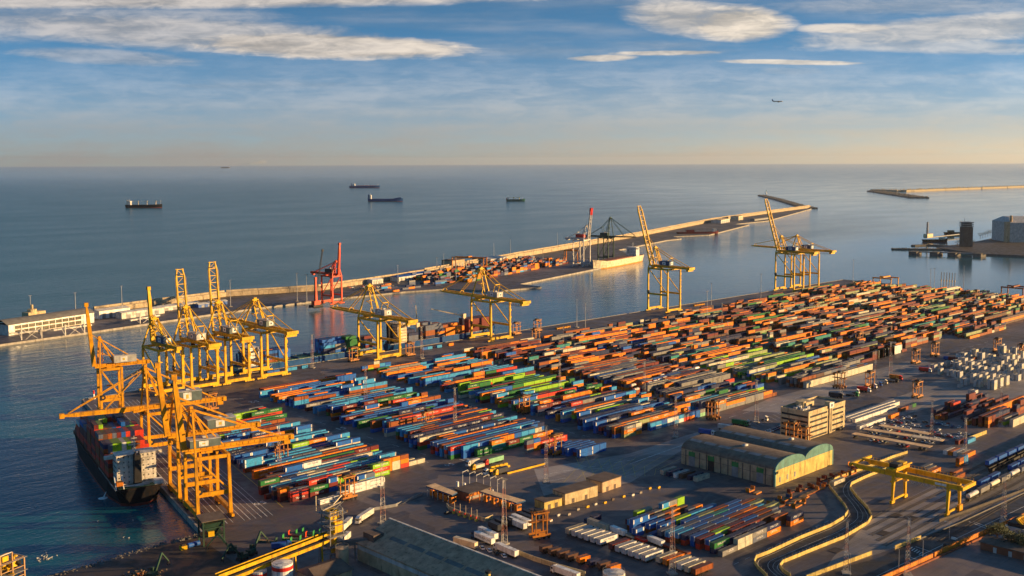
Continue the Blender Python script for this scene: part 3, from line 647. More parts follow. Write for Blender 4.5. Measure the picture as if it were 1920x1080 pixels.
SC = [(650, 936, 'straddle carrier at the near edge of the left block beside white containers'), (1010, 1008, 'straddle carrier standing right of the checkpoint among parked trailers'),
      (1040, 853, 'straddle carrier in front of the low dark blue container stacks'), (1336, 786, 'lit orange straddle carrier at the end of the orange and grey stacks'),
      (662, 678, 'straddle carrier on the quay in front of the blue feeder ship'), (768, 668, 'straddle carrier behind a leg of the wide yellow crane'),
      (968, 628, 'straddle carrier on the quay right of the crane over the ship with deck cranes'), (1004, 640, 'yellow lit straddle carrier beside red stacks at the quay edge'),
      (1007, 622, 'dark straddle carrier farthest out toward the basin edge'), (800, 806, 'straddle carrier inside the middle block next to a light mast'),
      (982, 775, 'yellow straddle carrier over the third block above green containers'), (1573, 728, 'straddle carrier in front of the long pale container wall'),
      (1630, 727, 'dark straddle carrier above a line of parked truck cabs'), (1719, 746, 'tall dark straddle carrier left of the white reefer stacks'),
      (1716, 682, 'straddle carrier carrying low load on the open asphalt at right'), (1752, 668, 'distant dark straddle carrier on open asphalt near stacks at right'),
      (1869, 660, 'dark straddle carrier beside the diagonal parking lines at far right'), (1914, 672, 'straddle carrier cut by the right edge of the picture'),
      (1483, 828, 'orange straddle carrier left of pair in front of office block'), (1505, 838, 'orange straddle carrier right of pair in front of office block'),
      (1462, 588, 'small far straddle carrier among green stacks near the quay'), (1530, 590, 'small far orange straddle carrier right of its twin in the stacks'),
      (1610, 648, 'yellow lit straddle carrier amid the far right stacks'), (1555, 572, 'pale topped straddle carrier in the farthest rows'), (1690, 562, 'straddle carrier on the farthest stacks beside the loading arms'), (1830, 563, 'straddle carrier near the far right yard edge behind green stacks'),
      (395, 770, 'straddle carrier under the backreach of the middle quay crane'), (527, 870, 'straddle carrier parked with white cab by the left block edge')]
base = straddle_carrier()
for i, (x, y, lb) in enumerate(SC):
    p = at(x, y); r = rad(rnd.choice((0, 0, 0, 180))) if i not in (1, 3, 11, 18, 19) else rad(-20 if i == 1 else 90)
    if i == 0: base.location = (p[0], p[1], 0); base['label'] = lb
    else: dup(base, (p[0], p[1], 0), r, lb)

# ------------------------------------------------------------------ light masts
def mast(h=32.0, lattice=True, red=True):
    t = thing('light_mast', '', 'light mast', (0, 0, 0), 0)
    mb = MB()
    if lattice:
        w0, w1 = 1.6, .5; n = 14
        for k in range(n):
            z0, z1 = h * k / n, h * (k + 1) / n; a = w0 + (w1 - w0) * k / n; b = w0 + (w1 - w0) * (k + 1) / n; c = 'masttone' if red and (k // 2) % 2 else 'offwhite'
            q0 = [(a, -a * .6), (-a, -a * .6), (0, a)]; q1_ = [(b, -b * .6), (-b, -b * .6), (0, b)]
            for i in range(3):
                mb.beam((*q0[i], z0), (*q1_[i], z1), .12, .12, c); mb.beam((*q0[i], z0), (*q1_[(i + 1) % 3], z1), .06, .06, c); mb.beam((*q1_[i], z1), (*q1_[(i + 1) % 3], z1), .07, .07, c)
    else: mb.tube((0, 0, 0), (0, 0, h), .38, 'lightgrey', 8, .2)
    mb.build('pole', t)
    mb = MB(); mb.box(-1.9, 1.9, -.12, .12, h - .1, h + .1, 'steel')
    for k in range(5):
        for s in (-1, 1): mb.box(-1.8 + k * .85, -1.5 + k * .85, s * .6 - .12, s * .6 + .12, h + .1, h + .55, 'steel')
    mb.build('lamp_head', t)
    mb = MB(); mb.box(-2.0, 2.0, -2.0, 2.0, 0, .7, 'concrete'); mb.build('footing', t); return t
MS = [(715, 982, 32, 'red and white lattice mast left of the big brown roofed shed'), (943, 1020, 32, 'lattice light mast beside the parked white trailers'), (1023, 905, 33, 'lattice mast standing alone on the open asphalt by lane markings'),
      (1258, 1076, 30, 'lattice mast in front of the row of parked reefers'), (1668, 706, 30, 'lattice mast between the two open straddle carriers at right'), (1416, 792, 30, 'lattice mast beside parked truck cabs left of the office'),
      (1207, 750, 30, 'red and white mast at the left end of the tank container rows'), (685, 760, 30, 'lattice mast in the blue stacks of the second block'), (585, 690, 30, 'lattice mast on the quay behind the left stacks'),
      (790, 672, 30, 'lattice mast on the quay by the stern of the ship with cranes'), (904, 720, 30, 'lattice mast at the aisle end of blue and red stacks'), (852, 812, 31, 'lattice mast beside the carrier in the middle block'),
      (523, 890, 30, 'lattice mast behind the backreach of the nearest crane'), (1048, 745, 30, 'mast at the corner of the third block near the green container'), (1056, 670, 30, 'mast among grey and orange rows near the quay'),
      (1745, 832, 28, 'mast in the car park by the end of the carports'), (1807, 870, 28, 'mast at the fence right of the carports'), (1875, 800, 28, 'mast behind the dark red stacks at right'), (1265, 820, 28, 'mast in front of light blue and white container wall'),
      (1363, 660, 30, 'mast among green rows of the distant blocks'), (1353, 620, 30, 'slim mast in the far orange rows'), (1640, 720, 28, 'mast beside pale concrete in front of dark carrier'), (1700, 1079, 26, 'lattice mast rising from the orange road wall'), (1880, 980, 24, 'lattice mast behind the sunken main road'),
      (1585, 1075, 24, 'mast at the inner fence of the curved road'), (1575, 740, 28, 'mast at the pale container wall near the lit carrier')]
mb0 = mast(); mb0['group'] = 'lattice light masts in the yard'
for i, (x, y, h, lb) in enumerate(MS):
    p = at(x, y)
    if i == 0: mb0.location = (*p, 0); mb0['label'] = lb
    else: dup(mb0, (*p, 0), rnd.uniform(0, 2), lb, (1, 1, h / 32))
pole = mast(34, False); pole['group'] = 'tall lamp poles along the docks'; pole.name = 'lamp_pole'; pole['category'] = 'lamp pole'
PL = [(1325, 601, 'lamp pole on the empty quay left of the lone tall crane'), (1081, 614, 'lamp pole at the quay edge, left of two'), (1097, 616, 'lamp pole at the quay edge, right of two'), (1333, 580, 'right pole of the pair behind the lone crane'), (1426, 567, 'lamp pole on the quay by the farthest crane pair'),
      (1599, 528, 'lamp pole at the outermost corner of the long quay'), (1744, 540, 'pale pole left of the loading arms'), (1806, 548, 'pale pole right of the loading arms'), (1751, 545, 'thin lamp pole beside the loading arms'),
      (557, 565, 'tall pole in front of the sea wall left of the red crane'), (575, 566, 'pole beside the mobile harbour crane'), (746, 531, 'pole before the sea wall behind parked cars on the far dock'), (832, 512, 'pole behind brown sheds on the far dock'), (926, 490, 'pole left over grey stacks on the far dock'), (957, 483, 'pole over grey stacks on the far dock'), (1045, 468, 'pole near the small orange gantry on the far dock'),
      (855, 528, 'pole in front of orange stacks on the far dock'), (819, 526, 'pole by the blue roofed sheds on the far dock'), (944, 506, 'pole among the front stacks of the far dock'), (1018, 500, 'pole at the right stacks of the far dock'), (432, 575, 'slim pole at the gap of the sea wall'), (58, 605, 'slim pole behind the long terminal, left'), (142, 597, 'slim pole behind the long terminal, right'), (229, 592, 'slim pole by the white footbridges')]
for i, (x, y, lb) in enumerate(PL):
    p = at(x, y)
    if i == 0: pole.location = (*p, 0); pole['label'] = lb
    else: dup(pole, (*p, 0), 0.3 * i, lb, (1, 1, rnd.uniform(.8, 1.1)))
# ------------------------------------------------------------------ ships (hulls before the containers they carry)
def hull(t, L, B, D, top, bot, deckm, flare=.85, stern=.8, raise_bow=3.5, name='hull', wl=1.6, transom=.75):
    """x runs from stern (-L/2) to bow (L/2); z = 0 at the water line"""
    st = [(-.5, stern * .5 * transom * 2, stern * .25), (-.46, stern, stern * .7), (-.36, 1, .95), (-.1, 1, 1), (.2, 1, .98), (.33, .93, .78), (.42, .68, .42), (.47, .38, .16), (.5, .05, .01)]
    mb = MB(); rows = []
    for x, wd, ww in st:
        zt = D + (raise_bow * max(0, (x - .3) / .2) if x > .3 else 0)
        xo = (x * L, x * L - (2.0 if x > .45 else 0) + (2.5 if x < -.48 else 0))
        rows.append([(xo[1], ww * B / 2, -1.2), (xo[1] + (xo[0] - xo[1]) * .3, (ww + (wd - ww) * .25) * B / 2, wl), (xo[0], wd * B / 2, zt)])
    for a, b in zip(rows[:-1], rows[1:]):
        for sgn in (1, -1):
            f = lambda p: (p[0], p[1] * sgn, p[2])
            mb.face([f(a[0]), f(b[0]), f(b[1]), f(a[1])], bot); mb.face([f(a[1]), f(b[1]), f(b[2]), f(a[2])], top)
        mb.face([(a[2][0], a[2][1], a[2][2] - .9), (b[2][0], b[2][1], b[2][2] - .9), (b[2][0], -b[2][1], b[2][2] - .9), (a[2][0], -a[2][1], a[2][2] - .9)], deckm)
    a = rows[0]
    for i, m in ((0, bot), (1, top)): mb.face([a[i], a[i + 1], (a[i + 1][0], -a[i + 1][1], a[i + 1][2]), (a[i][0], -a[i][1], a[i][2])], m)
    return mb.build(name, t)
def bridge(t, x, w, l, z0, n, m='white', wing=True, split=False):
    mb = MB()
    for k in range(n):
        e = .0 if k < n - 1 else -.6
        if split:
            mb.box(x - l / 2 - e, x + l / 2 + e, -w / 2, -w * .09, z0 + k * 2.8, z0 + k * 2.8 + 2.8, m); mb.box(x - l / 2 - e, x + l / 2 + e, w * .09, w / 2, z0 + k * 2.8, z0 + k * 2.8 + 2.8, m)
            mb.box(x - l / 2 + 2, x + l / 2, -w * .09, w * .09, z0 + k * 2.8, z0 + k * 2.8 + 2.8, 'lightgrey')
        else: mb.box(x - l / 2 - e, x + l / 2 + e, -w / 2 + k * .12, w / 2 - k * .12, z0 + k * 2.8, z0 + k * 2.8 + 2.8, m)
        mb.box(x - l / 2 - .35, x + l / 2 + .35, -w / 2 - .3, w / 2 + .3, z0 + k * 2.8 + 2.72, z0 + k * 2.8 + 2.86, m)
    zt = z0 + n * 2.8
    if wing: mb.box(x + l / 2 - 2.6, x + l / 2, -w / 2 - 5, w / 2 + 5, zt - 3.2, zt - 1.5, m)
    o = mb.build('bridge', t)
    for k in range(n):
        z = z0 + k * 2.8 + 1.2; e = .02 if k < n - 1 else -.58
        for s in (-1, 1):
            xx = x + s * (l / 2 + e); xa, xb = min(xx, xx + s * .05), max(xx, xx + s * .05); yy = s * (w / 2 - (0 if split else k * .12) + .02)
            if split and s < 0:
                wm = MB(); wm.box(-.03, .03, -.32, .32, 0, .62, 'glass'); q = -w / 2 + 1.6; wo_ = None
                while q < w / 2 - 1:
                    if abs(q) > w * .12:
                        if wo_ is None: wo_ = wm.build('window', o)
                        else: wo_ = wo_.copy(); COL.objects.link(wo_); wo_.parent = o
                        wo_.location = (xa, q, z)
                    q += 2.6
            else: wm = MB(); wm.box(xa, xb, -w / 2 + 1, w / 2 - 1, z, z + (.45 if k < n - 1 else .9), 'glass'); wm.build('window_band', o)
            wm = MB(); wm.box(x - l / 2 + 1, x + l / 2 - 1, min(yy, yy + s * .05), max(yy, yy + s * .05), z, z + .45, 'glass'); wm.build('window_band', o)
    mb = MB(); mb.tube((x, 0, zt), (x, 0, zt + 9), .35, m, 8, .15); mb.box(x - .3, x + .3, -3, 3, zt + 4, zt + 4.4, m); mb.box(x - 1.5, x + 1.5, -.2, .2, zt + 6, zt + 6.3, m); mb.box(x - .5, x + .5, -1.6, 1.6, zt + 7.6, zt + 7.9, m)
    mb.build('radar_mast', t); return zt
def funnel(t, x, z0, h, m, w=4.5, l=5.5, y=0):
    mb = MB(); mb.hexa([(x - l / 2, y - w / 2, z0), (x + l / 2, y - w / 2, z0), (x + l / 2, y + w / 2, z0), (x - l / 2, y + w / 2, z0), (x - l / 2 - .8, y - w * .4, z0 + h), (x + l / 2 - 1.2, y - w * .4, z0 + h), (x + l / 2 - 1.2, y + w * .4, z0 + h), (x - l / 2 - .8, y + w * .4, z0 + h)], m)
    for q in (-1, 1): mb.tube((x - 1, y + q, z0 + h), (x - 1.3, y + q, z0 + h + 1.6), .45, 'dark', 8)
    mb.build('funnel', t)
def deck_crane(t, x, z0, h, jib, ang, elev, m='hullcream', y=0):
    mb = MB(); mb.tube((x, y, z0), (x, y, z0 + h), 1.3, m, 10); mb.box(x - 1.9, x + 1.9, y - 1.7, y + 1.7, z0 + h, z0 + h + 4.5, m)
    e = Vector((x + math.cos(ang) * math.cos(elev) * jib, y + math.sin(ang) * math.cos(elev) * jib, z0 + h + 2 + math.sin(elev) * jib))
    mb.beam((x, y, z0 + h + 2), e, 1.3, 1.3, m, .7, .7); mb.beam((x, y, z0 + h + 4.5), e, .12, .12, 'dark'); mb.beam(e, e - Vector((0, 0, 8)), .12, .12, 'dark')
    mb.build('deck_crane', t)
def rails(t, L, B, z, x0=-.5, x1=.4, m='white'):
    mb = MB()
    for s in (-1, 1):
        for hh in (.55, 1.1): mb.beam((x0 * L, s * (B / 2 - .3), z + hh), (x1 * L, s * (B / 2 - .3), z + hh), .09, .09, m)
        k = x0 * L
        while k < x1 * L: mb.beam((k, s * (B / 2 - .3), z), (k, s * (B / 2 - .3), z + 1.1), .09, .09, m); k += 3
    mb.build('railing', t)
BOX = []        # every container: dict(c=(x,y,z0), L, H, a, col, lab, blk)
def addbox(x, y, z, L, H, a, col, blk, lab): BOX.append(dict(x=x, y=y, z=z, L=L, H=H, a=a, col=col, blk=blk, lab=lab))
ORD = ['first', 'second', 'third', 'fourth', 'fifth', 'sixth', 'seventh', 'eighth', 'ninth', 'tenth', 'eleventh', 'twelfth', 'thirteenth', 'fourteenth', 'fifteenth', 'sixteenth', 'seventeenth', 'eighteenth', 'nineteenth', 'twentieth']
def od(i): return ORD[i] if i < 20 else str(i + 1) + 'th'
TIER = ['bottom', 'second', 'third', 'fourth', 'fifth', 'sixth', 'seventh', 'eighth', 'ninth']

# near container ship at the near quay
def frame(cx, cy, a):
    ca, sa = math.cos(a), math.sin(a)
    return lambda x, y: (cx + ca * x - sa * y, cy + sa * x + ca * y)
HD = math.atan2(pd.y, pd.x)                                    # bow points up the quay
c0 = qp(632, -15.2); ship = thing('container_ship', 'black container ship with white bridge and coloured stacks at the near quay', 'ship', (c0[0], c0[1], WL), HD)
hull(ship, 172, 27, 11, 'hullblack', 'boottop', 'deck', transom=.9, stern=.95); rails(ship, 172, 27, 10.1, -.495, -.2)
zt = bridge(ship, -71, 21, 10, 10.2, 6, 'offwhite', split=True); funnel(ship, -77, 10.2, 17, 'dark', 4, 5); 
mb = MB(); mb.box(-84, -62, -11, 11, 10.15, 10.4, 'deckgreen')
for k in range(10): mb.tube((-82 + k * .9, rnd.uniform(-11, 11), 10.4), (-82 + k * .9, rnd.uniform(-11, 11), 11.3), .35, 'lightgrey', 6)
mb.box(-83, -79, 8.5, 12, 12, 14, 'orangepaint'); mb.beam((-84, 12.5, 10.2), (-79, 12.5, 17), .5, .5, 'white'); mb.beam((-84, 8.5, 10.2), (-79, 8.5, 17), .5, .5, 'white'); mb.box(-84, -78, -12.6, -8, 10.3, 12.6, 'white')
mb.build('stern_fittings', ship)
mb = MB()
for k in range(6): mb.box(-48 + k * 20 - 9.5, -48 + k * 20 + 9.5, -12.4, 12.4, 9.9, 12.0, 'deck')
mb.build('hatch_cover', ship)
mb = MB(); mb.tube((-60, 13.7, 3.5), (-60, 15.2, .2), .15, 'foam', 8, .5); mb.lathe([(2.6, .02), (2.0, .16), (.3, .3)], 'foam', 12, (-60, 15.6)); mb.build('bilge_water', ship)
fr_ = frame(c0[0], c0[1], HD); zs = WL + 12.0
NC = ['red', 'maroon', 'grey', 'lime', 'navy', 'rust', 'red', 'sage', 'white', 'green', 'blue', 'slate', 'red', 'brown']
bayh = [(-57, [4, 4, 4, 4, 4, 4, 4, 4, 3, 3]), (-43.5, [6, 6, 6, 6, 6, 6, 6, 6, 6, 5]), (-29, [7, 7, 7, 7, 7, 7, 7, 7, 7, 7]), (-15, [8, 8, 7, 7, 7, 7, 8, 8, 7, 7]), (0, [6, 7, 8, 8, 6, 6, 8, 8, 6, 6]), (13.5, [5, 6, 6, 7, 5, 7, 7, 7, 6, 5]), (27, [5, 5, 6, 6, 5, 5, 6, 6, 5, 4]), (40.5, [4, 5, 5, 5, 5, 5, 5, 5, 4, 3]), (54, [0, 3, 3, 3, 3, 3, 3, 3, 0, 0])]
for bi, (bx, hs) in enumerate(bayh):
    for k, hgt in enumerate(hs):
        for z in range(hgt):
            x, y = fr_(bx, 11.4 - k * 2.53)
            col = rnd.choice(NC) if z < hgt - 2 or bi > 2 else (['navy', 'slate', 'lime', 'lime', 'white', 'lime', 'grey', 'rust', 'red', 'red'] if bi == 1 else ['slate', 'brown', 'rust', 'slate', 'maroon', 'blue', 'red', 'navy', 'red', 'red'] if bi == 2 else ['red', 'cream', 'green', 'cream', 'grey', 'slate', 'white', 'grey', 'maroon', 'maroon'])[k]
            if k == 0 and z < hgt - 1: col = rnd.choice(['red', 'maroon', 'red', 'rust'])
            addbox(x, y, zs + z * 2.6, 12.19, 2.6, HD, col, 'on the near ship', '{c} container on near ship, %s bay from the bridge, %s from the water, %s tier' % (od(bi), od(k), TIER[z]))
# blue feeder ship below crane five
def ship_local(px, py, dx, dy): p = at(px, py); return (p[0] + dx, p[1] + dy)
cF = (552, 838.5); sf = thing('feeder_ship', 'blue feeder ship with white bridge and blue containers at the long quay', 'ship', (*cF, WL), rad(0))
hull(sf, 170, 20, 8.0, 'hullblue', 'boottop', 'deckgreen'); zt = bridge(sf, -66, 16, 11, 7.2, 6, 'white'); funnel(sf, -75, 7.2, 12, 'hullblue'); rails(sf, 170, 20, 7.1)
mb = MB()
for k in range(7): mb.box(-47 + k * 17 - 8, -47 + k * 17 + 8, -8.6, 8.6, 7.0, 8.4, 'deckgreen'); mb.box(-47 + k * 17 - 8, -47 + k * 17 - 7.4, -9.4, 9.4, 7.0, 9.6, 'hullblue')
mb.build('hatch_cover', sf); mb = MB(); mb.box(-74, -68, -10, -8, 10, 12, 'orangepaint'); mb.beam((-50, -10.3, 7), (-58, -11.5, 1), .9, .3, 'lightgrey'); mb.build('lifeboat', sf)
for bx, hs, cs in ((-48, (4, 4, 3, 4, 3, 3), ['blue', 'navy', 'blue', 'rust']), (-34.5, (4, 4, 4, 4, 4, 4), ['blue', 'blue', 'navy']), (14, (4, 5, 5, 5, 5, 5), ['blue', 'blue', 'navy', 'sky blue']), (27, (3, 4, 4, 5, 5, 5), ['blue', 'sky blue', 'grey', 'blue']), (40.5, (4, 5, 5, 5, 5, 4), ['green', 'green', 'green']), (62, (3, 3, 4, 4, 4, 3), ['blue', 'maroon', 'grey', 'navy'])):
    for k, hgt in enumerate(hs):
        for z in range(hgt): addbox(cF[0] + bx, cF[1] - 6.3 + k * 2.53, WL + 8.5 + z * 2.6, 12.19, 2.6, 0, rnd.choice(cs), 'on the blue feeder ship', '{c} container aboard blue feeder ship, %s stack, %s tier' % (od(k), TIER[z]))
# ship with its own cranes
cG = (712, 839.5); sg = thing('cargo_ship', 'blue hulled cargo ship with cream deck cranes, moored at the long quay', 'ship', (*cG, WL), rad(0))
hull(sg, 150, 21, 8.5, 'hullblue', 'boottop', 'deck'); zt = bridge(sg, -58, 15, 11, 7.6, 7, 'hullcream'); funnel(sg, -68, 7.6, 20, 'hullblack', 4, 5); rails(sg, 150, 21, 7.6)
deck_crane(sg, -33, 8, 12, 22, rad(60), rad(65)); deck_crane(sg, 30, 8, 15, 36, rad(150), rad(14))
mb = MB(); mb.box(30, 60, -8, 8, 8, 22, 'maroon'); mb.build('deck_house', sg)
for bx, hs, cs in ((-44, (3, 3, 4, 4, 4, 4), ['grey', 'navy', 'slate']), (-22, (5, 5, 6, 6, 6, 6), ['slate', 'navy', 'orange', 'rust']), (-9, (3, 4, 5, 5, 5, 5), ['orange', 'slate', 'navy']), (5, (3, 3, 4, 4, 4, 4), ['orange', 'rust', 'orange']), (18, (3, 3, 3, 4, 4, 4), ['orange', 'rust', 'orange']), (47, (4, 5, 5, 6, 6, 5), ['orange', 'grey', 'maroon']), (60, (4, 4, 5, 5, 5, 4), ['orange', 'rust', 'orange'])):
    for k, hgt in enumerate(hs):
        for z in range(hgt):
            if bx < 30: addbox(cG[0] + bx, cG[1] - 6.3 + k * 2.53, WL + 8.5 + z * 2.6, 12.19, 2.6, 0, rnd.choice(cs), 'on the ship with cranes', '{c} container on the ship with deck cranes, %s stack, %s tier' % (od(k), TIER[z]))
# cream ship at the far dock
p = at(1158, 494); sc_ = thing('cargo_ship', 'cream and orange cargo ship moored beside the dark green crane', 'ship', (p[0], p[1], WL), rad(15))
sc_.rotation_euler = (0, 0, rad(195)); hull(sc_, 200, 26, 12, 'hullcream', 'hullorange', 'deck', raise_bow=5, stern=.85, transom=.6); bridge(sc_, -66, 20, 14, 11, 6, 'white', wing=True); funnel(sc_, -84, 11, 15, 'orangepaint'); rails(sc_, 200, 26, 11, -.4, .4)
mb = MB(); mb.box(-45, 65, -9, 9, 11, 13, 'deck'); mb.build('hatch_cover', sc_)
# ships at anchor
def far_ship(kind, label, px, py, L, B, D, top, bot, rz, flip=False):
    p = at(px, py); t = thing(kind, label, 'ship', (p[0], p[1], WL), rz, 'ships at anchor on the open sea'); hull(t, L, B, D, top, bot, 'deck', raise_bow=3); return t
CAMR = math.atan2(RY, RX)
t = far_ship('bulk_carrier', 'dark bulk carrier with white bridge and three deck posts, leftmost on the sea', 270, 388.5, 152, 24, 13, 'hullblack', 'boottop', CAMR + .06); bridge(t, -58, 20, 12, 12, 6, 'white'); funnel(t, -66, 12, 20, 'hullcream')
for x in (-22, 14, 50): deck_crane(t, x, 12, 13, 26, math.pi if x < 50 else 0, rad(2), 'hullcream')
mb = MB(); mb.tube((70, 0, 14), (70, 0, 34), .5, 'offwhite', 6); mb.build('foremast', t)
t = far_ship('tanker', 'blue and red tanker farther out, above the other blue ship', 684, 351.5, 225, 32, 15, 'hullblue', 'boottop', CAMR - .05); bridge(t, -78, 26, 14, 14, 6, 'white'); funnel(t, -96, 14, 20, 'hullblue')
mb = MB(); mb.box(-60, 95, -3, 3, 14, 17, 'red'); mb.beam((0, 0, 14), (0, 0, 26), 2, 2, 'offwhite'); mb.beam((0, 0, 26), (30, 0, 26), 2, 2, 'offwhite'); mb.beam((30, 0, 26), (30, 0, 17), 2, 2, 'offwhite'); mb.tube((98, 0, 14), (98, 0, 30), 1, 'offwhite', 6); mb.build('pipe_deck', t)
t = far_ship('cargo_ship', 'long dark blue ship with a tall white bridge at its stern', 723, 376.5, 170, 25, 12, 'hullblue', 'boottop', CAMR - .05); bridge(t, -72, 20, 8, 11, 7, 'white'); funnel(t, -80, 11, 22, 'hullblue')
mb = MB(); mb.hexa([(42, -9, 11), (80, -5, 12), (80, 5, 12), (42, 9, 11), (42, -9, 15), (74, -5, 20), (74, 5, 20), (42, 9, 15)], 'hullblue'); mb.build('forecastle', t)
t = far_ship('cargo_ship', 'small green hulled ship with two yellow deck posts, right of centre', 967, 376, 92, 15, 8.5, 'hullgreen', 'hullblack', CAMR + .03); bridge(t, -36, 12, 7, 8, 4, 'white'); funnel(t, -42, 8, 8, 'red', 3, 4)
for x in (-8, 18): deck_crane(t, x, 8, 7, 22, math.pi, rad(0), 'paintyellow')
mb = MB(); mb.tube((34, 0, 9), (34, 0, 20), .5, 'offwhite', 6); mb.build('foremast', t)
t = far_ship('container_ship', 'faint hazy ship trailing smoke on the horizon', 423, 309.5, 330, 45, 22, 'hullcream', 'boottop', CAMR + math.pi); bridge(t, -120, 38, 24, 22, 8, 'white'); mb = MB()
t.location = (*(Vector(at(423, 315)) * .99), WL)
mb.box(-95, 120, -20, 20, 22, 40, 'rust'); mb.build('deck_cargo', t)
t = far_ship('barge', 'low dark red barge lying off the earth bank of the far dock', 1308, 437.5, 110, 20, 6, 'maroon', 'hullblack', CAMR + .1); mb = MB(); mb.box(-30, -10, -6, 6, 5, 12, 'maroon'); mb.box(40, 48, -6, 6, 5, 14, 'offwhite'); mb.build('cargo_house', t)
t = far_ship('service_boat', 'small dark boat beside the jetty of the right pier', 1753, 451, 60, 12, 5, 'hullblack', 'hullblack', CAMR); mb = MB(); mb.box(10, 22, -4, 4, 5, 10, 'hullcream'); mb.build('cabin', t)
t = far_ship('service_boat', 'small dark boat behind the black silo tower on the right', 1792, 438, 60, 12, 6, 'hullblack', 'hullblack', CAMR); mb = MB(); mb.box(-20, -5, -4, 4, 5, 11, 'darkgreen'); mb.build('cabin', t)

# ------------------------------------------------------------------ containers of the yard
P1 = [('blue', 8), ('sky blue', 9), ('navy', 3), ('orange', 1.5), ('red', 2), ('lime', 1), ('rust', 2), ('cream', .8), ('green', .8), ('maroon', 2.5), ('slate', 1)]
P2 = [('blue', 9), ('sky blue', 6), ('navy', 4), ('orange', 3.5), ('red', 2.5), ('green', 2), ('lime', 1), ('maroon', 4), ('cream', 1), ('grey', .8), ('slate', 1), ('rust', 2)]
P3 = [('orange', 8), ('grey', 5), ('rust', 5), ('navy', 4), ('slate', 2), ('blue', 1), ('maroon', 3), ('cream', 1), ('sage', .6), ('teal', .4)]
P3b = [('sky blue', 5), ('blue', 5), ('navy', 3), ('orange', 5), ('grey', 3), ('red', 1.6), ('lime', 1.5), ('slate', 2), ('maroon', 2.5), ('green', 1), ('cream', 1.2)]
P4 = [('orange', 9), ('rust', 6), ('grey', 3), ('sage', 3), ('green', 2), ('navy', 4), ('maroon', 4.5), ('cream', 1.2), ('teal', .6), ('brown', 4)]
P5 = [('sage', 4), ('cream', 2), ('orange', 7), ('rust', 5), ('green', 2), ('grey', 2), ('maroon', 3), ('brown', 4), ('navy', 2)]
PL_ = [('blue', 9), ('navy', 4), ('maroon', 4), ('brown', 2), ('rust', 2), ('slate', 2), ('lime', .5), ('orange', 1), ('teal', 1), ('grey', 1)]
PR = [('maroon', 6), ('rust', 4), ('navy', 4), ('orange', 1.5), ('slate', 1.5), ('red', 1.5)]
PD = [('navy', 5), ('slate', 5), ('orange', 6), ('rust', 4), ('grey', 3), ('maroon', 3), ('blue', 2), ('sky blue', 1), ('green', .7)]
def pick(pal):
    r = rnd.random() * sum(w for _, w in pal)
    for c, w in pal:
        r -= w
        if r <= 0: return c
    return pal[0][0]
LEN = {40: 12.19, 20: 6.06}
def row(v, u, stacks, blk, ri):
    """stacks left to right: (40 or 20, colours bottom to top) or a gap in metres"""
    pos = 0
    for s in stacks:
        if isinstance(s, (int, float)): u += s; continue
        L = LEN[s[0]]
        for z, c in enumerate(s[1]):
            addbox(u + L / 2, v + 1.22, z * 2.6, L, 2.59, 0, c, blk, '{c} container, %s tier, %s from left, %s row of %s' % (TIER[z], od(pos), od(ri), blk))
        u += L + .35; pos += 1
def genrow(v, u0, u1, pal, hd, fill, keep=.5, p20=.12):
    st = []; u = u0; tc = [pick(pal) for _ in range(5)]; h = rnd.choice(hd)
    if rnd.random() < .3: keep = .95
    if rnd.random() < .35: g_ = rnd.choice((6.4, 12.5)); st.append(g_); u += g_
    while u < u1 - 6:
        L = 20 if rnd.random() < p20 or u > u1 - 12.3 else 40
        if rnd.random() > .62: h = rnd.choice(hd)
        if rnd.random() > fill: hh = max(0, h - 2)
        else: hh = h
        cs = []
        for z in range(hh):
            if rnd.random() > keep: tc[z] = pick(pal)
            cs.append(tc[z])
        if hh: st.append((L, cs))
        else: st.append(LEN[L] + .35)
        u += LEN[L] + .35
    return st
def block(name, u0, u1, v0, v1, pal, hd, fill=.9, dv=4.0, keep=.55, p20=.12, r0=0, holes=0.0):
    v = v0; ri = r0
    while v < v1:
        a = u0(v) if callable(u0) else u0; b = u1(v) if callable(u1) else u1
        if rnd.random() >= holes: row(v, a, genrow(v, a, b, pal(v) if callable(pal) else pal, hd, fill, keep, p20), name, ri)
        v += dv; ri += 1
# left block, rows counted from the front
A = 'left yard block'; la = lambda v: 308 + max(0, v - 500) * .2
row(482, 333, [(20, ['white']), (40, ['white', 'white']), (40, ['white', 'white'])], A + ' front', 0)
row(478, 318, [(40, ['white']), 1.2, (20, ['white'])], A + ' front', 1)
row(487, 350, [(20, ['white']), (40, ['white'])], A + ' front', 2)
row(493, 309, [(40, ['maroon', 'red']), (40, ['maroon', 'green']), (20, ['blue', 'maroon', 'blue']), 13, (20, ['sage', 'blue']), (20, ['sky blue', 'slate'])], A, 0)
row(497.5, 305, [(20, ['maroon', 'rust', 'orange']), (40, ['navy', 'slate']), (40, ['maroon', 'maroon', 'red']), (40, ['green', 'lime']), (20, ['sky blue', 'lime']), (40, ['lime', 'cream']), (40, ['lime', 'red', 'lime'])], A, 1)
row(502, 304, [(40, ['navy', 'brown']), (40, ['orange']), (40, ['green', 'rust']), (40, ['maroon', 'orange']), (40, ['rust', 'brown']), (40, ['brown', 'rust']), (20, ['orange', 'orange', 'orange']), (20, ['cream', 'cream', 'orange']), (20, ['red', 'orange', 'rust']), (20, ['cream']), (20, ['cream'])], A, 2)
row(506.5, 302, [(20, ['maroon']), (40, ['brown', 'navy']), (40, ['maroon', 'red']), (40, ['blue', 'red']), (40, ['blue', 'cream']), (40, ['maroon', 'red']), (40, ['green', 'lime']), (20, ['orange', 'rust']), 4, (20, ['green']), (20, ['cream'])], A, 3)
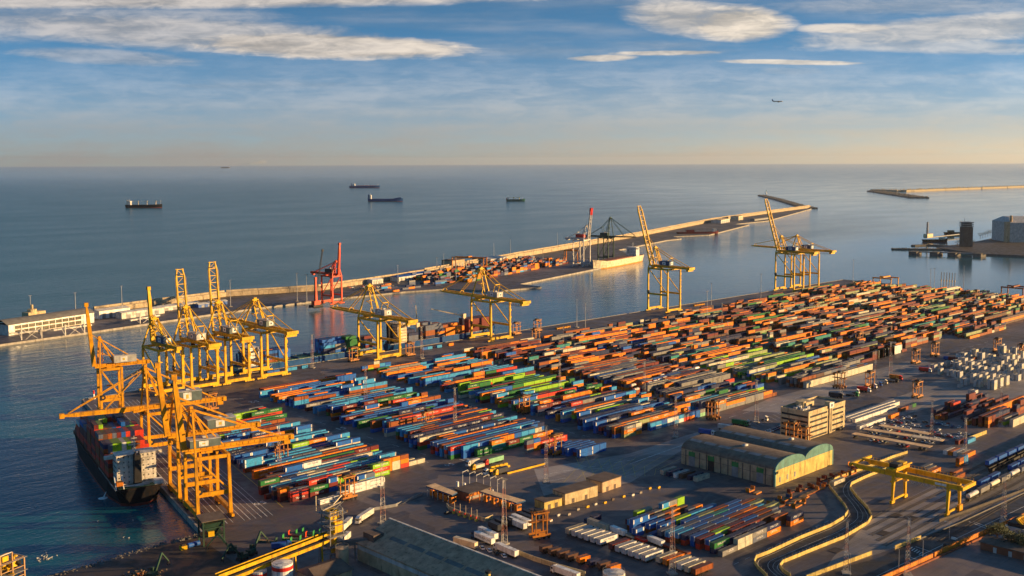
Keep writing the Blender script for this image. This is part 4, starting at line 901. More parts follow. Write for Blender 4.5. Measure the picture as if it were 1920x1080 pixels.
row(511, 308, [(40, ['blue', 'sky blue']), (40, ['navy', 'sky blue']), (40, ['blue', 'sky blue']), (40, ['blue', 'sky blue']), (40, ['blue', 'sky blue']), (40, ['rust', 'sky blue']), (40, ['orange', 'sky blue', 'sky blue'])], A, 4)
row(515.5, 304, [(40, ['maroon', 'brown', 'green']), (20, ['maroon', 'cream']), (40, ['navy', 'blue']), (40, ['maroon', 'cream']), (40, ['blue', 'red']), (40, ['blue', 'sky blue']), (40, ['blue', 'sky blue'])], A, 5)
row(520, 318, [(40, ['blue', 'navy']), (40, ['navy', 'cream']), (40, ['green', 'slate']), (40, ['maroon', 'red']), (40, ['maroon', 'lime']), (20, ['blue', 'cream']), (20, ['blue', 'sky blue'])], A, 6)
row(524.5, 310, [(40, ['rust', 'red']), (40, ['maroon', 'blue']), (40, ['blue', 'sky blue']), (40, ['navy', 'sky blue']), (40, ['blue', 'sky blue']), (40, ['maroon', 'blue'])], A, 7)
row(529, 316, [(40, ['maroon', 'brown']), (40, ['blue', 'blue', 'blue']), (40, ['blue', 'white', 'white']), (40, ['grey', 'white']), (40, ['blue', 'slate']), (40, ['blue', 'cream'])], A, 8)
block(A, la, 404, 534, 650, P1, (2, 2, 2, 3, 2, 1), .93, 5.2, .45, .12, 9)
block(A + ' rear', lambda v: la(v) + 20, 412, 655, 690, [('lime', 4), ('green', 3), ('red', 3), ('slate', 2), ('maroon', 2), ('navy', 1)], (2, 2, 1, 3), .9, 4.6, .6, .1)
# second block
B = 'second yard block'
row(472, 470, [(20, ['grey', 'maroon', 'slate']), (20, ['orange', 'orange', 'blue']), (40, ['maroon', 'red']), (40, ['red', 'red'])], B + ' front', 0)
for k in range(7): row(441 + k * 3.7, 486 + (k % 2) * 2 - k * 1.6, [(20 if k == 1 else 40, ['blue', 'blue'] if k != 1 else ['maroon', 'blue']), (20, ['blue', 'blue']), (20, ['blue', 'blue'])] if k < 5 else [(40, ['blue']), (20, ['blue', 'blue'])], 'low blue stacks', k)
row(487, 441, [(40, ['green', 'green']), (40, ['green', 'teal', 'orange']), (40, ['green', 'maroon']), (40, ['green', 'green']), (40, ['maroon', 'orange']), (20, ['rust', 'orange'])], B, 0)
row(491, 433, [(20, ['blue', 'blue', 'sky blue']), (20, ['navy', 'blue', 'sky blue']), (40, ['navy', 'blue', 'blue']), (20, ['orange', 'orange', 'sky blue']), (20, ['maroon', 'orange', 'orange']), (20, ['slate', 'orange', 'orange']), (20, ['blue', 'blue', 'blue']), (20, ['blue', 'sky blue', 'sky blue']), (20, ['blue', 'blue', 'sky blue']), (20, ['cream', 'cream', 'cream'])], B, 1)
row(495, 426, [(40, ['green', 'blue', 'red']), (40, ['navy', 'blue', 'sky blue']), (40, ['blue', 'slate', 'grey']), (40, ['maroon', 'rust', 'orange']), (40, ['blue', 'navy', 'blue']), (40, ['blue', 'blue', 'slate'])], B, 2)
block(B, 426, lambda v: 515 + (v - 500) * .04, 499, 560, P2, (3, 3, 3, 2, 3), .95, 4.4, .5, .1, 3)
block(B + ' middle', 431, lambda v: 520, 562, 650, P2, (2, 2, 3, 2, 3), .93, 5.2, .55, .14, 0)
block(B + ' rear', 434, lambda v: 524, 652, 748, [('blue', 8), ('sky blue', 9), ('orange', 3.5), ('navy', 2), ('rust', 1.5), ('grey', 1), ('lime', .5), ('maroon', 1)], (2, 2, 1, 3, 2), .9, 5.4, .6, .2, 0)
# third block
C3 = 'third yard block'
row(452, 542, [(40, ['sage', 'orange', 'grey']), (20, ['orange', 'grey', 'cream']), 9, (20, ['blue', 'sky blue']), (20, ['white', 'sky blue']), (20, ['sky blue', 'blue']), (20, ['white', 'white']), (20, ['sky blue', 'white']), (20, ['white', 'sky blue']), (20, ['red', 'slate']), (20, ['orange', 'blue']), (20, ['blue', 'blue']), (20, ['mint', 'grey'])], C3, 0)
row(456, 537, [(40, ['blue', 'rust', 'orange']), (40, ['brown', 'brown', 'cream']), (40, ['navy', 'brown', 'sage']), (40, ['navy', 'rust', 'orange']), (40, ['navy', 'rust', 'orange']), (20, ['maroon', 'rust', 'orange']), (20, ['mint', 'rust']), (20, ['orange', 'orange', 'orange'])], C3, 1)
row(460, 536, [(40, ['navy', 'navy', 'grey']), (40, ['slate', 'navy', 'orange']), (40, ['navy', 'maroon', 'orange']), (20, ['maroon', 'maroon', 'orange']), (40, ['navy', 'grey', 'grey']), (40, ['maroon', 'orange', 'orange']), (20, ['orange', 'orange', 'orange'])], C3, 2)
block(C3, 538, lambda v: 632 + (v - 450) * .03, 464, 498, P3b, (3, 2, 3, 2), .95, 4.8, .6, .1, 3)
block(C3 + ' middle', 544, 640, 500, 640, lambda v: P3b if v < 545 else [('green', 4), ('lime', 4), ('maroon', 4), ('red', 2), ('sky blue', 2.5), ('blue', 2.5), ('cream', 2), ('orange', 2.5)], (2, 3, 2, 2, 3), .92, 5.0, .55, .12, 0)
block(C3 + ' rear', 550, 655, 644, 752, [('blue', 5), ('sky blue', 6), ('orange', 6), ('rust', 3), ('navy', 3), ('green', 1), ('red', 1.4), ('grey', 2)], (2, 2, 1, 3, 2), .9, 5.2, .55, .2, 0)
# fourth block and the rest of the long yard
D4 = 'fourth yard block'
row(452, 648, [(40, ['grey', 'grey', 'orange']), (40, ['grey', 'orange']), (40, ['grey', 'orange']), (40, ['grey', 'grey']), (40, ['grey', 'grey']), (40, ['rust', 'orange']), (20, ['rust'])], D4, 0)
row(456, 645, [(40, ['navy', 'rust', 'rust']), (40, ['navy', 'grey']), (40, ['grey', 'slate']), (40, ['navy', 'grey']), (40, ['navy', 'grey']), (40, ['navy', 'sage'])], D4, 1)
row(460, 640, [(40, ['slate', 'slate', 'slate']), (40, ['orange', 'grey']), (40, ['grey', 'white']), (40, ['navy', 'grey']), (40, ['grey', 'cream']), (40, ['rust', 'orange'])], D4, 2)
block(D4, 642, 735, 464, 496, P3b, (3, 2, 3), .95, 4.0, .6, .1, 3)
block(D4 + ' middle', 657, 748, 506, 620, lambda v: P3 if v > 525 else [('grey', 8), ('orange', 3), ('navy', 2), ('cream', 1)], (3, 3, 3, 2), .97, 3.6, .5, .04, 0)
block(D4 + ' rear', 665, 760, 622, 756, P3, (2, 3, 2, 3, 1), .9, 5.0, .6, .1, 0)
E5 = 'fifth yard block'
row(449, 768, [(40, ['cream', 'cream'])] * 9, 'pale wall row of ' + E5, 0)
block(E5, 766, 882, 453, 474, [('grey', 6), ('rust', 2), ('brown', 3), ('slate', 2), ('blue', 1)], (2, 2, 3), .97, 3.6, .5, .04, 1)
block(E5 + ' middle', 765, 880, 478, 600, lambda v: [('lime', 5), ('green', 4), ('sage', 3), ('blue', 2), ('grey', 3), ('orange', 2), ('cream', 2)] if v < 560 else P3, (3, 2, 3, 2), .92, 4.6, .65, .08, 0)
block(E5 + ' rear', 772, 885, 604, 760, P3, (2, 3, 2, 1, 3), .88, 5.2, .65, .1, 0)
for nm, a, b, v0, v1, pal in (('sixth yard block', 896, 990, 470, 760, P4), ('seventh yard block', 1004, 1090, 478, 765, P4), ('eighth yard block', 1103, 1200, 456, 770, P4), ('ninth yard block', 1214, 1300, 470, 775, P5), ('tenth yard block', 1314, 1400, 490, 778, P5), ('eleventh yard block', 1412, 1478, 520, 770, P5)):
    block(nm, a, b, v0, v1, pal, (2, 3, 2, 3, 1, 3), .86, 5.4, .62, .12, 0, .04)
row(460, 1103, [(40, ['sage', 'sage'])] * 7, 'green row of the eighth yard block', 0)
row(470, 930, [(40, ['white', 'white', 'white'])] * 4, 'white row of the sixth yard block', 0)
# low yard in front of the warehouse
LY = 'low yard'
row(281, 409, [(40, ['grey']), (20, ['cream', 'cream']), (20, ['cream', 'cream']), (40, ['slate', 'grey']), (40, ['orange', 'navy']), 9, (40, ['orange', 'navy'])], LY, 0)
row(285.6, 409, [(40, ['navy', 'green']), (40, ['navy', 'navy']), (40, ['navy', 'navy']), (20, ['maroon', 'navy']), 8, (40, ['rust', 'rust'])], LY, 1)
row(290, 411, [(40, ['red', 'blue']), (20, ['teal']), (40, ['maroon', 'maroon']), (40, ['navy', 'maroon']), (40, ['rust', 'brown']), (20, ['grey', 'grey'])], LY, 2)
row(294, 409, [(40, ['red', 'maroon']), (40, ['navy', 'lime']), (40, ['maroon', 'maroon']), (40, ['maroon', 'blue']), (40, ['rust', 'rust']), (20, ['slate', 'slate'])], LY, 3)
row(298, 410, [(40, ['blue', 'blue']), (40, ['green', 'maroon']), (40, ['navy', 'slate']), (40, ['navy', 'maroon']), (40, ['maroon', 'rust']), (40, ['blue', 'sage'])], LY, 4)
row(302, 408, [(40, ['red', 'navy']), (40, ['blue', 'slate']), (40, ['navy', 'blue']), (40, ['maroon', 'rust']), (40, ['rust', 'orange']), (20, ['sky blue', 'sky blue'])], LY, 5)
row(306, 408, [(40, ['rust', 'sky blue']), (40, ['blue', 'blue']), (40, ['blue', 'slate']), (40, ['blue', 'blue']), (40, ['sky blue', 'blue']), (40, ['slate', 'sage'])], LY, 6)
row(310, 406, [(40, ['red', 'sky blue']), (40, ['navy', 'slate']), (40, ['navy', 'blue']), (40, ['green', 'teal']), (40, ['rust', 'blue']), (40, ['orange', 'rust'])], LY, 7)
row(314, 405, [(40, ['navy', 'slate']), (20, ['navy']), (40, ['blue', 'blue']), (40, ['slate', 'sage']), (40, ['maroon', 'rust']), (40, ['blue', 'blue'])], LY, 8)
row(319, 398, [(20, ['maroon']), (20, ['blue']), (20, ['sky blue', 'blue']), (20, ['navy', 'blue']), (40, ['blue', 'lime']), (20, ['orange', 'sky blue']), (20, ['sky blue', 'sky blue']), (20, ['sky blue', 'blue'])], LY, 9)
row(324, 398, [(20, ['blue', 'blue']), 4, (20, ['rust', 'blue']), (20, ['navy', 'blue']), (20, ['maroon', 'maroon']), (20, ['rust', 'orange']), (20, ['navy']), (20, ['grey', 'slate']), (20, ['rust', 'orange']), (40, ['sky blue'])], LY, 10)
row(329, 402, [(20, ['blue', 'blue', 'blue']), (20, ['maroon', 'blue', 'blue']), (20, ['brown', 'blue']), (20, ['slate', 'grey']), (20, ['orange', 'rust']), (20, ['sage', 'orange']), (20, ['slate', 'brown']), (20, ['sage'])], LY, 11)
row(334, 406, [(20, ['rust', 'sky blue']), (20, ['slate', 'navy']), (20, ['maroon', 'brown']), (20, ['sage', 'grey']), (20, ['green', 'lime', 'sky blue']), (20, ['rust', 'orange', 'grey']), (20, ['maroon', 'lime', 'lime'])], LY, 12)
row(340, 412, [(20, ['maroon']), (20, ['navy', 'lime']), (20, ['sky blue', 'cream']), 3, (20, ['rust'])], LY, 13)
p = at(1115, 975); addbox(p[0], p[1], 0, 6.06, 2.6, 0, 'navy', 'open ground', '{c} short container standing alone on open ground left of the low yard')
# rows of pale reefers on the near ground
for k in range(6): addbox(384, 351 - k * 4.1, 1.12, 12.19, 2.6, rad(-3), 'white' if k else 'cream', 'near reefer rows', '{c} reefer on low trailer, %s from left in the upper near row' % od(k))
for k in range(6): addbox(383, 322 - k * 4.0, 1.12, 12.19, 2.6, rad(-3), 'maroon' if k == 0 else 'white', 'near reefer rows', '{c} reefer on low trailer, %s from left in the middle near row' % od(k))
for k in range(6): addbox(386, 296 - k * 4.0, 1.12, 12.19, 2.6, rad(-3), ('cream', 'orange', 'cream', 'white', 'cream', 'rust')[k], 'near reefer rows', '{c} box on low trailer, %s from left in the lowest near row' % od(k))
for k in range(4): p = at(1022 + k * 16, 1036 + k * 5); addbox(p[0], p[1], 1.12, 6.06, 2.4, rad(-8), 'brown', 'near dark row', '{c} short box, %s of four dark boxes below the straddle carrier' % od(k))
for k in range(4): p = at(1092 + k * 19, 1056 + k * 5.5); addbox(p[0], p[1], 1.12, 6.06, 2.4, rad(-8), ('orange', 'navy', 'brown', 'orange')[k], 'near dark row', '{c} short box, %s in the row above the white storage tank' % od(k))
for k, (x, y) in enumerate(((1252, 886), (1263, 889), (1276, 892), (1287, 893), (1302, 896), (1314, 899))): p = at(x, y); addbox(p[0], p[1], 0, 12.19, 2.6, rad(-2), ('cream', 'navy', 'white', 'brown', 'navy', 'cream')[k], 'beside the warehouse', '{c} box, %s from left in the row beside the arched warehouse wall' % od(k))
# white reefer stacks and dark stacks on the right
for r_ in range(7):
    for q in range(13):
        if rnd.random() < .84 and not (r_ < 2 and q < 3 and rnd.random() < .4):
            for z in range(rnd.choice((1, 2, 2, 3)) if r_ else rnd.choice((3, 2, 2))):
                addbox(835 + q * 12.5 + r_ * 13.5, 340 + r_ * 11.5, z * 2.6, 6.06, 2.59, 0, 'reefer' if rnd.random() < .86 else 'cream', 'white reefer stacks', '{c} reefer, %s tier, %s from left, %s row of white stacks' % (TIER[z], od(q), od(r_)))
                if rnd.random() < .75: addbox(835 + q * 12.5 + r_ * 13.5, 343.2 + r_ * 11.5, z * 2.6, 6.06, 2.59, 0, 'reefer', 'white reefer stacks', '{c} reefer behind, %s tier, %s from left, %s row of white stacks' % (TIER[z], od(q), od(r_)))
block('dark right stacks', 741, 832, 292, 334, PR, (2, 3, 2, 1, 3), .85, 4.4, .5, .25, 0)
row(287, 757, [(40, ['lime', 'grey']), (40, ['maroon', 'navy'])], 'dark right stacks front', 0)
row(281, 756, [(40, ['cream', 'cream']), (40, ['cream', 'cream']), (40, ['cream', 'cream'])], 'pale right stacks front', 0)
row(276, 795, [(40, ['blue', 'rust'])], 'dark right stacks front', 2)
for k in range(3):
    row(364 + k * 4.2, 690 + k * 1.2, [(40, ['white'])] * (6 if k else 5), 'white boxes right of the office', k)
row(352, 674, [(40, ['white']), (40, ['white']), (40, ['white']), 8, (40, ['orange'])], 'pale row above the car park', 0)
row(357, 745, [(40, ['rust']), (20, ['navy']), (20, ['green'])], 'pale row above the car park', 1)
for k in range(5): row(283 - k * 3.0, 655 + k * .5, [(40, [('white', 'orange', 'white', 'cream', 'orange')[k]])], 'boxes right of the carports', k)
row(288, 684, [(40, ['maroon']), ], 'boxes right of the carports', 5); row(284.5, 690, [(40, ['sky blue'])], 'boxes right of the carports', 6)
row(277, 610, [(40, ['grey'])], 'boxes above the rail gantry', 0); row(273.5, 607, [(40, ['grey'])], 'boxes above the rail gantry', 1); row(270, 605, [(40, ['orange'])], 'boxes above the rail gantry', 2)
row(266, 634, [(20, ['orange', 'rust']), (20, ['sky blue', 'sky blue'])], 'boxes by the tracks', 0); row(260, 612, [(40, ['rust'])], 'boxes by the tracks', 1); row(255.5, 605, [(40, ['rust'])], 'boxes by the tracks', 2)
p = at(1408, 915); addbox(p[0] + 42, p[1] - 30, 0, 12.19, 2.6, 0, 'cream', 'below warehouse', '{c} box with red marks among flat racks below the yellow warehouse end')
# quay side boxes
row(812, 488, [(20, ['blue']), (20, ['blue']), 5, (20, ['sky blue']), (20, ['sky blue']), 5, (20, ['sky blue'])], 'quay beside the blue feeder ship', 0)
row(808, 660, [(20, ['blue']), (20, ['sky blue']), 6, (20, ['sky blue']), 9, (20, ['orange'])], 'quay below the ship with cranes', 0)
row(760, 552, [(20, ['rust', 'blue']), (20, ['lime', 'orange']), (20, ['rust', 'orange', 'cream']), (20, ['blue', 'sky blue']), (20, ['sky blue', 'blue'])], 'small group on the quay apron', 0)
# far dock stacks
da = rad(16)
for r_ in range(17):
    for q in range(30):
        f_ = frame(1075, 1218, da); x, y = f_(q * 13.0 + r_ * 2.0 - 20, r_ * 6.2 + (3 if q > 9 else 0))
        if q < 3 and r_ < 5: continue
        if rnd.random() < .84:
            c = pick(PD); n = rnd.choice((2, 3, 3, 4, 1, 2))
            if r_ == 0 and rnd.random() < .45: n = 4; c = 'orange'
            for z in range(n): addbox(x, y, z * 2.6 - .28, 12.19, 2.6, da, c if rnd.random() < .5 else pick(PD), 'far dock', '{c} container, %s tier, %s from left, %s row of the far dock' % (TIER[z], od(q), od(r_)))
for r_ in range(6):
    for q in range(12):
        x, y = frame(925, 1206, rad(2))(q * 13, r_ * 6.5 + q * 1.5)
        if rnd.random() < .42:
            for z in range(rnd.choice((1, 1, 2, 3))): addbox(x, y, z * 2.6 - .28, 12.19, 2.6, rad(4), pick(PD), 'far dock left', '{c} container, %s tier, %s from left, %s row, left end of far dock' % (TIER[z], od(q), od(r_)))

TANKS = []
for x, y, c_ in ((1186, 722, 'offwhite'), (1192, 730, 'offwhite'), (1217, 718, 'silver'), (1227, 715, 'silver'), (1236, 712, 'silver'), (1245, 709, 'tankcream'), (1262, 697, 'offwhite'), (1268, 694, 'offwhite'), (1240, 704, 'silver'), (1305, 690, 'silver')):
    p = at(x, y, 6.4)
    if any(abs(p[0] - q[0]) < 6.2 and abs(p[1] - q[1]) < 2.6 for q in TANKS): continue
    TANKS.append((p[0], p[1], c_)); BOX = [b for b in BOX if abs(b['x'] - p[0]) > 3.1 + b['L'] / 2 or abs(b['y'] - p[1]) > 2.5]
for k, (x, y, c_) in enumerate(TANKS):
    for z in (0, 1): addbox(x, y, z * 2.6, 6.06, 2.59, 0, ('maroon', 'rust')[z], 'tank row', '{c} container, %s tier, under the %s tank container' % (TIER[z], od(k)))
CW = 2.44
def box_pts(b):
    ca, sa = math.cos(b['a']), math.sin(b['a']); L, w = b['L'] / 2, CW / 2
    q = [(b['x'] + ca * i * L - sa * j * w, b['y'] + sa * i * L + ca * j * w) for i, j in ((-1, -1), (1, -1), (1, 1), (-1, 1))]
    return [(x, y, b['z']) for x, y in q] + [(x, y, b['z'] + b['H']) for x, y in q]
vs, fs = [], []
for b in BOX:
    o = len(vs); b['p'] = box_pts(b); vs += b['p']
    for f in ((4, 5, 6, 7), (0, 1, 5, 4), (1, 2, 6, 5), (2, 3, 7, 6), (3, 0, 4, 7)): fs.append(tuple(o + j for j in f))
bvh = BVHTree.FromPolygons([Vector(v) for v in vs], fs); eye = Vector((0, 0, CAMH))
inv = camo.matrix_basis.inverted() if False else None
rot = camo.rotation_euler.to_matrix().transposed()
def px_of(p):
    q = rot @ (Vector(p) - eye); return CX + F * q.x / -q.z, CY - F * q.y / -q.z
for i, b in enumerate(BOX):
    P = [Vector(q) for q in b['p']]; vis = 0.0
    x, y = px_of(sum(P, Vector()) / 8)
    if not (-30 < x < 1950 and 0 < y < 1110): b['vis'] = 0; continue
    for f in ((4, 5, 6, 7), (0, 1, 5, 4), (3, 0, 4, 7)):
        Q = [P[j] for j in f]; n = (Q[1] - Q[0]).cross(Q[2] - Q[0]).normalized(); c = sum(Q, Vector()) / 4; d = eye - c
        area = (Q[1] - Q[0]).length * (Q[3] - Q[0]).length * abs(n.dot(d.normalized())) / d.length_squared
        hit = 0
        for s, t_ in ((.2, .3), (.8, .3), (.5, .6), (.2, .8), (.8, .8)):
            q = Q[0] + (Q[1] - Q[0]) * s + (Q[3] - Q[0]) * t_; dr = (q - eye); r = bvh.ray_cast(eye, dr.normalized(), dr.length - .15)
            if r[0] is None: hit += .2
        vis += area * hit
    b['vis'] = vis
order = sorted(range(len(BOX)), key=lambda i: -BOX[i]['vis']); single = [i for i in order[:292] if BOX[i]['vis'] > 0]; sset = set(single)
WORD = {'green': 'EVERGREEN', 'red': 'HAMBURG SUD', 'lime': 'CHINA SHIPPING', 'grey': 'MAERSK', 'maroon': 'TRITON', 'navy': 'CMA CGM', 'white': 'HYUNDAI', 'cream': 'CAI', 'slate': 'HANJIN', 'orange': 'CAPITAL'}
CMESH = {}
def container_mesh(col, L, H):
    k = (col, L, round(H, 2))
    if k in CMESH: return CMESH[k]
    mb = MB(); c = 'c:' + col; l, w = L / 2, CW / 2; post = 'white' if col in ('sky blue', 'blue') else c
    mb.box(-l + .05, l - .05, -w + .05, w - .05, .12, H - .06, c)
    for sx in (-1, 1):
        for sy in (-1, 1): mb.box(sx * l - .09, sx * l + .09, sy * w - .09, sy * w + .09, 0, H, post)
        for z in (.08, H - .1): mb.box(sx * l - .055, sx * l + .055, -w + .1, w - .1, z - .08, z + .08, c)
        for q in (-.75, -.3, .3, .75): mb.beam((sx * (l - .02), q, .2), (sx * (l - .02), q, H - .2), .05, .06, 'steel')
    for sy in (-1, 1):
        for z in (.08, H - .1): mb.box(-l + .1, l - .1, sy * w - .06, sy * w + .06, z - .08, z + .08, c)
        if col in ('sky blue', 'blue'):
            for sx in (-1, 1): mb.box(sx * (l - .42) - .3, sx * (l - .42) + .3, sy * (w - .005) - .02, sy * (w - .005) + .02, .3, H - .3, 'white')
        if L > 8 and col in WORD: put_text(mb, WORD[col], (0, sy * (w - .02), H * .58), (-sy, 0, 0), (0, 0, 1), .95 if len(WORD[col]) > 7 else 1.2, 'white' if col not in ('white', 'cream') else 'houseblue')
    o = mb.build('shipping_container'); CMESH[k] = o; return o
used = set()
for n, i in enumerate(single):
    b = BOX[i]; proto = container_mesh(b['col'], b['L'], b['H'])
    key = (b['col'], b['L'], round(b['H'], 2))
    if key not in used: used.add(key); o = proto
    else: o = proto.copy(); COL.objects.link(o)
    o.location = (b['x'], b['y'], b['z']); o.rotation_euler = (0, 0, b['a'])
    lb = b['lab'].format(c=('light blue' if b['col'] == 'sky blue' else 'pale green' if b['col'] == 'sage' else 'off-white' if b['col'] == 'reefer' else b['col']))
    tag(o, lb, 'container', 'shipping containers in the port')
mb = MB()
for i, b in enumerate(BOX):
    if i not in sset: mb.hexa(b['p'], 'c:' + b['col'])
rest = mb.build('shipping_containers'); tag(rest, None, None, kind='stuff')
# ------------------------------------------------------------------ buildings
def windows(name, parent, rects, m='glass'):
    out = []
    for r in rects: mb = MB(); mb.box(*r, m); out.append(mb.build(name, parent))
    return out
# twin arched warehouse: ridges along y, gables facing -y
wu0, wu1, wv0, wv1, wh = 521, 585, 323, 389, 9.5
t = thing('arched_warehouse', 'twin barrel roofed warehouse with yellow and green end wall', 'warehouse', (wu0, wv0, 0))
LU, LV = wu1 - wu0, wv1 - wv0; hw = LU / 2
mb = MB(); mb.box(0, LU, .3, LV, 0, wh, 'tan')
for k in range(13): mb.box(-.12, .02, 1 + k * 5.1, 1.7 + k * 5.1, 0, wh - .2, 'roofbrown')
for k in range(13): mb.box(-.06, .0, 1.7 + k * 5.1, 6.1 + k * 5.1, 5.6, 5.8, 'roofbrown')
mb.build('wall', t)
def arch(r0, n=14, base=wh, rise=5.0):
    return [(r0 + hw / 2 - hw / 2 * math.cos(math.pi * k / n), base + rise * math.sin(math.pi * k / n)) for k in range(n + 1)]
mb = MB()
for r0 in (0, hw):
    pr = arch(r0)
    for a, b in zip(pr[:-1], pr[1:]): mb.face([(a[0], .2, a[1] + .15), (b[0], .2, b[1] + .15), (b[0], LV, b[1] + .15), (a[0], LV, a[1] + .15)], 'archroof')
    mb.face([(x, LV, z) for x, z in pr], 'tan')
    for k in range(6):
        a, b = pr[4], pr[5]; y = 4 + k * 10.5; mb.face([(a[0], y, a[1] + .22), (b[0], y, b[1] + .22), (b[0], y + 8, b[1] + .22), (a[0], y + 8, a[1] + .22)], 'grey')
mb.box(hw * .5 - 2, hw * .5 + 2, 30, 32, wh + 5.0, wh + 6.0, 'lightgrey'); mb.box(hw * 1.5 - 1.5, hw * 1.5 + 1.5, 18, 20, wh + 5.0, wh + 6.2, 'lightgrey')
mb.build('roof', t, True)
mb = MB(); mb.box(-.3, LU + .3, -.15, .3, 0, wh - .4, 'yellowwall'); mb.build('end_wall', t)
mb = MB()
for r0 in (0, hw):
    pr = arch(r0); mb.face([(x, -.2, z + .5) for x, z in pr], 'teal'); mb.face([(x, -.2, z + .5) for x, z in pr][::-1][:0] or [(r0, -.2, wh + .5), (r0, -.2, wh - .4), (r0 + hw, -.2, wh - .4), (r0 + hw, -.2, wh + .5)], 'teal')
    for a, b in zip(pr[:-1], pr[1:]): mb.face([(a[0], -.2, a[1] + .5), (b[0], -.2, b[1] + .5), (b[0], .6, b[1] + .5), (a[0], .6, a[1] + .5)], 'teal')
mb.box(-.5, 0.6, -.25, 1.0, 0, wh, 'teal'); mb.box(LU - .6, LU + .5, -.25, 1, 0, wh, 'teal'); mb.build('gable_trim', t)
windows('window', t, [(4 + k * 8, 5.4 + k * 8, -.3, -.16, 1.6, 4.6) for k in range(3)], 'grey')
for k, y in enumerate((10, 27, 44, 58)):
    mb = MB(); mb.box(-.25, -.05, y - 2.2, y + 2.2, 0, 6.0, 'grey' if k != 2 else 'dark'); mb.box(-.3, -.05, y - 2.3, y + 2.3, 6.0, 8.8, 'green'); mb.build('door', t)
# office block
t = thing('office_block', 'five storey cream office block with ribbon windows and a stair slot', 'office', (625, 363, 0))
ol, ow, oh = 48, 21, 18
mb = MB(); mb.box(0, ol, 0, ow, 0, oh, 'wallcream')
for k in range(5): mb.box(-.12, 26, -.12, ow + .1, 1.9 + k * 3.5, 3.95 + k * 3.5 - (.5 if k == 4 else 0), 'wallcream'); mb.box(29.5, ol + .1, -.12, ow + .1, 1.9 + k * 3.5, 3.95 + k * 3.5 - (.5 if k == 4 else 0), 'wallcream')
mb.box(-.2, ol + .2, -.2, .2, oh - .4, oh + 1.1, 'wallcream'); mb.box(-.2, .2, .2, ow, oh - .4, oh + 1.1, 'wallcream'); mb.box(ol - .2, ol + .2, .2, ow, oh - .4, oh + 1.1, 'wallcream'); mb.box(.2, ol - .2, ow - .2, ow + .2, oh - .4, oh + 1.1, 'wallcream')
mb.box(26, 29.5, -.9, 3, 0, oh + 3.4, 'wallcream'); mb.build('wall', t)
w_ = []
for k in range(5):
    z = .5 + k * 3.5
    w_ += [(2, 24, -.06, -.02, z, z + 1.35), (31, ol - 2, -.06, -.02, z, z + 1.35), (-.06, -.02, .6, ow - .6, z, z + 1.35)]
o = windows('window', t, w_)
for k in range(5):
    mb = MB(); mb.box(2, 24, -.1, -.04, 1.82 + k * 3.5, 1.9 + k * 3.5, 'lightgrey')
    for q in range(14): mb.box(3 + q * 1.6, 3.12 + q * 1.6, -.1, -.04, .5 + k * 3.5, 1.82 + k * 3.5, 'lightgrey')
    mb.build('window_frame', o[k * 3]); mb = MB(); mb.box(31, ol - 2, -.1, -.04, 1.82 + k * 3.5, 1.9 + k * 3.5, 'lightgrey')
    for q in range(9): mb.box(32 + q * 1.7, 32.12 + q * 1.7, -.1, -.04, .5 + k * 3.5, 1.82 + k * 3.5, 'lightgrey')
    mb.build('window_frame', o[k * 3 + 1])
windows('stair_window', t, [(27.2, 28.3, -1.0, -.88, 1, oh - 1)], 'dark')
mb = MB(); mb.box(25, 31, -1.3, -.92, oh - .6, oh + 3.0, 'white'); mb.box(27, 28.8, -1.4, -1.31, oh + .3, oh + 2.1, 'houseblue'); mb.build('sign', t)
mb = MB(); mb.box(1, ol - 1, 1, ow - 1, oh, oh + .12, 'roofgrey'); mb.box(14, 24, 10, 18, oh, oh + 3.2, 'wallcream'); mb.tube((14, 14, oh), (14, 14, oh + 4), 3.2, 'wallcream', 12)
for k in range(9): mb.box(3 + (k % 5) * 1.9, 4.4 + (k % 5) * 1.9, 6 + (k // 5) * 5, 8.2 + (k // 5) * 5, oh, oh + rnd.uniform(1, 2.2), 'lightgrey')
mb.tube((7, 10, oh), (7, 10, oh + 8), .1, 'steel', 5); mb.build('roof_plant', t)
# checkpoint
def canopy(label, pts, zz=5.6):
    P = [at(*p, zz) for p in pts]; c = P[0]; t = thing('checkpoint_canopy', label, 'canopy', (c[0], c[1], 0)); Q = [(p[0] - c[0], p[1] - c[1]) for p in P]
    mb = MB(); mb.prism(Q, zz - .7, lambda x, y: zz + .0, 'houseblue'); s_ = Vector((Q[3][0] - Q[0][0], Q[3][1] - Q[0][1])).length; mb.face([(q[0], q[1], zz + .05) for q in Q], 'canopytan'); mb.build('roof', t); n = 5
    for k in range(n):
        s = (k + .3) / n
        for a, b, e in ((Q[0], Q[3], .12), (Q[1], Q[2], .12)):
            x = a[0] + (b[0] - a[0]) * s; y = a[1] + (b[1] - a[1]) * s; m_ = MB(); m_.tube((x, y, 0), (x, y, zz - .7), .22, 'lightgrey', 8); m_.build('column', t)
    for k in range(n):
        s = (k + .6) / n; x = sum(q[0] for q in Q[:2]) / 2 * (1 - s) + sum(q[0] for q in Q[2:]) / 2 * s; y = sum(q[1] for q in Q[:2]) / 2 * (1 - s) + sum(q[1] for q in Q[2:]) / 2 * s
        m_ = MB(); m_.box(x - 1.8, x + 1.8, y - 1.0, y + 1.0, .3, 3.6, 'orangepaint'); m_.box(x - 1.3, x + 1.3, y - 1.06, y - 1.01, 1.6, 2.9, 'glass'); m_.build('booth', t)
    return t
canopy('left checkpoint canopy with tan roof over orange booths', [(797, 911), (814, 906), (856, 923), (846, 928)])
canopy('right checkpoint canopy with long tan roof over five orange booths', [(898, 921), (910, 917), (984, 938), (967, 943)])
p0 = at(866, 938); t = thing('gatehouse', 'brick gatehouse between the two checkpoint canopies', 'gatehouse', (p0[0], p0[1], 0))
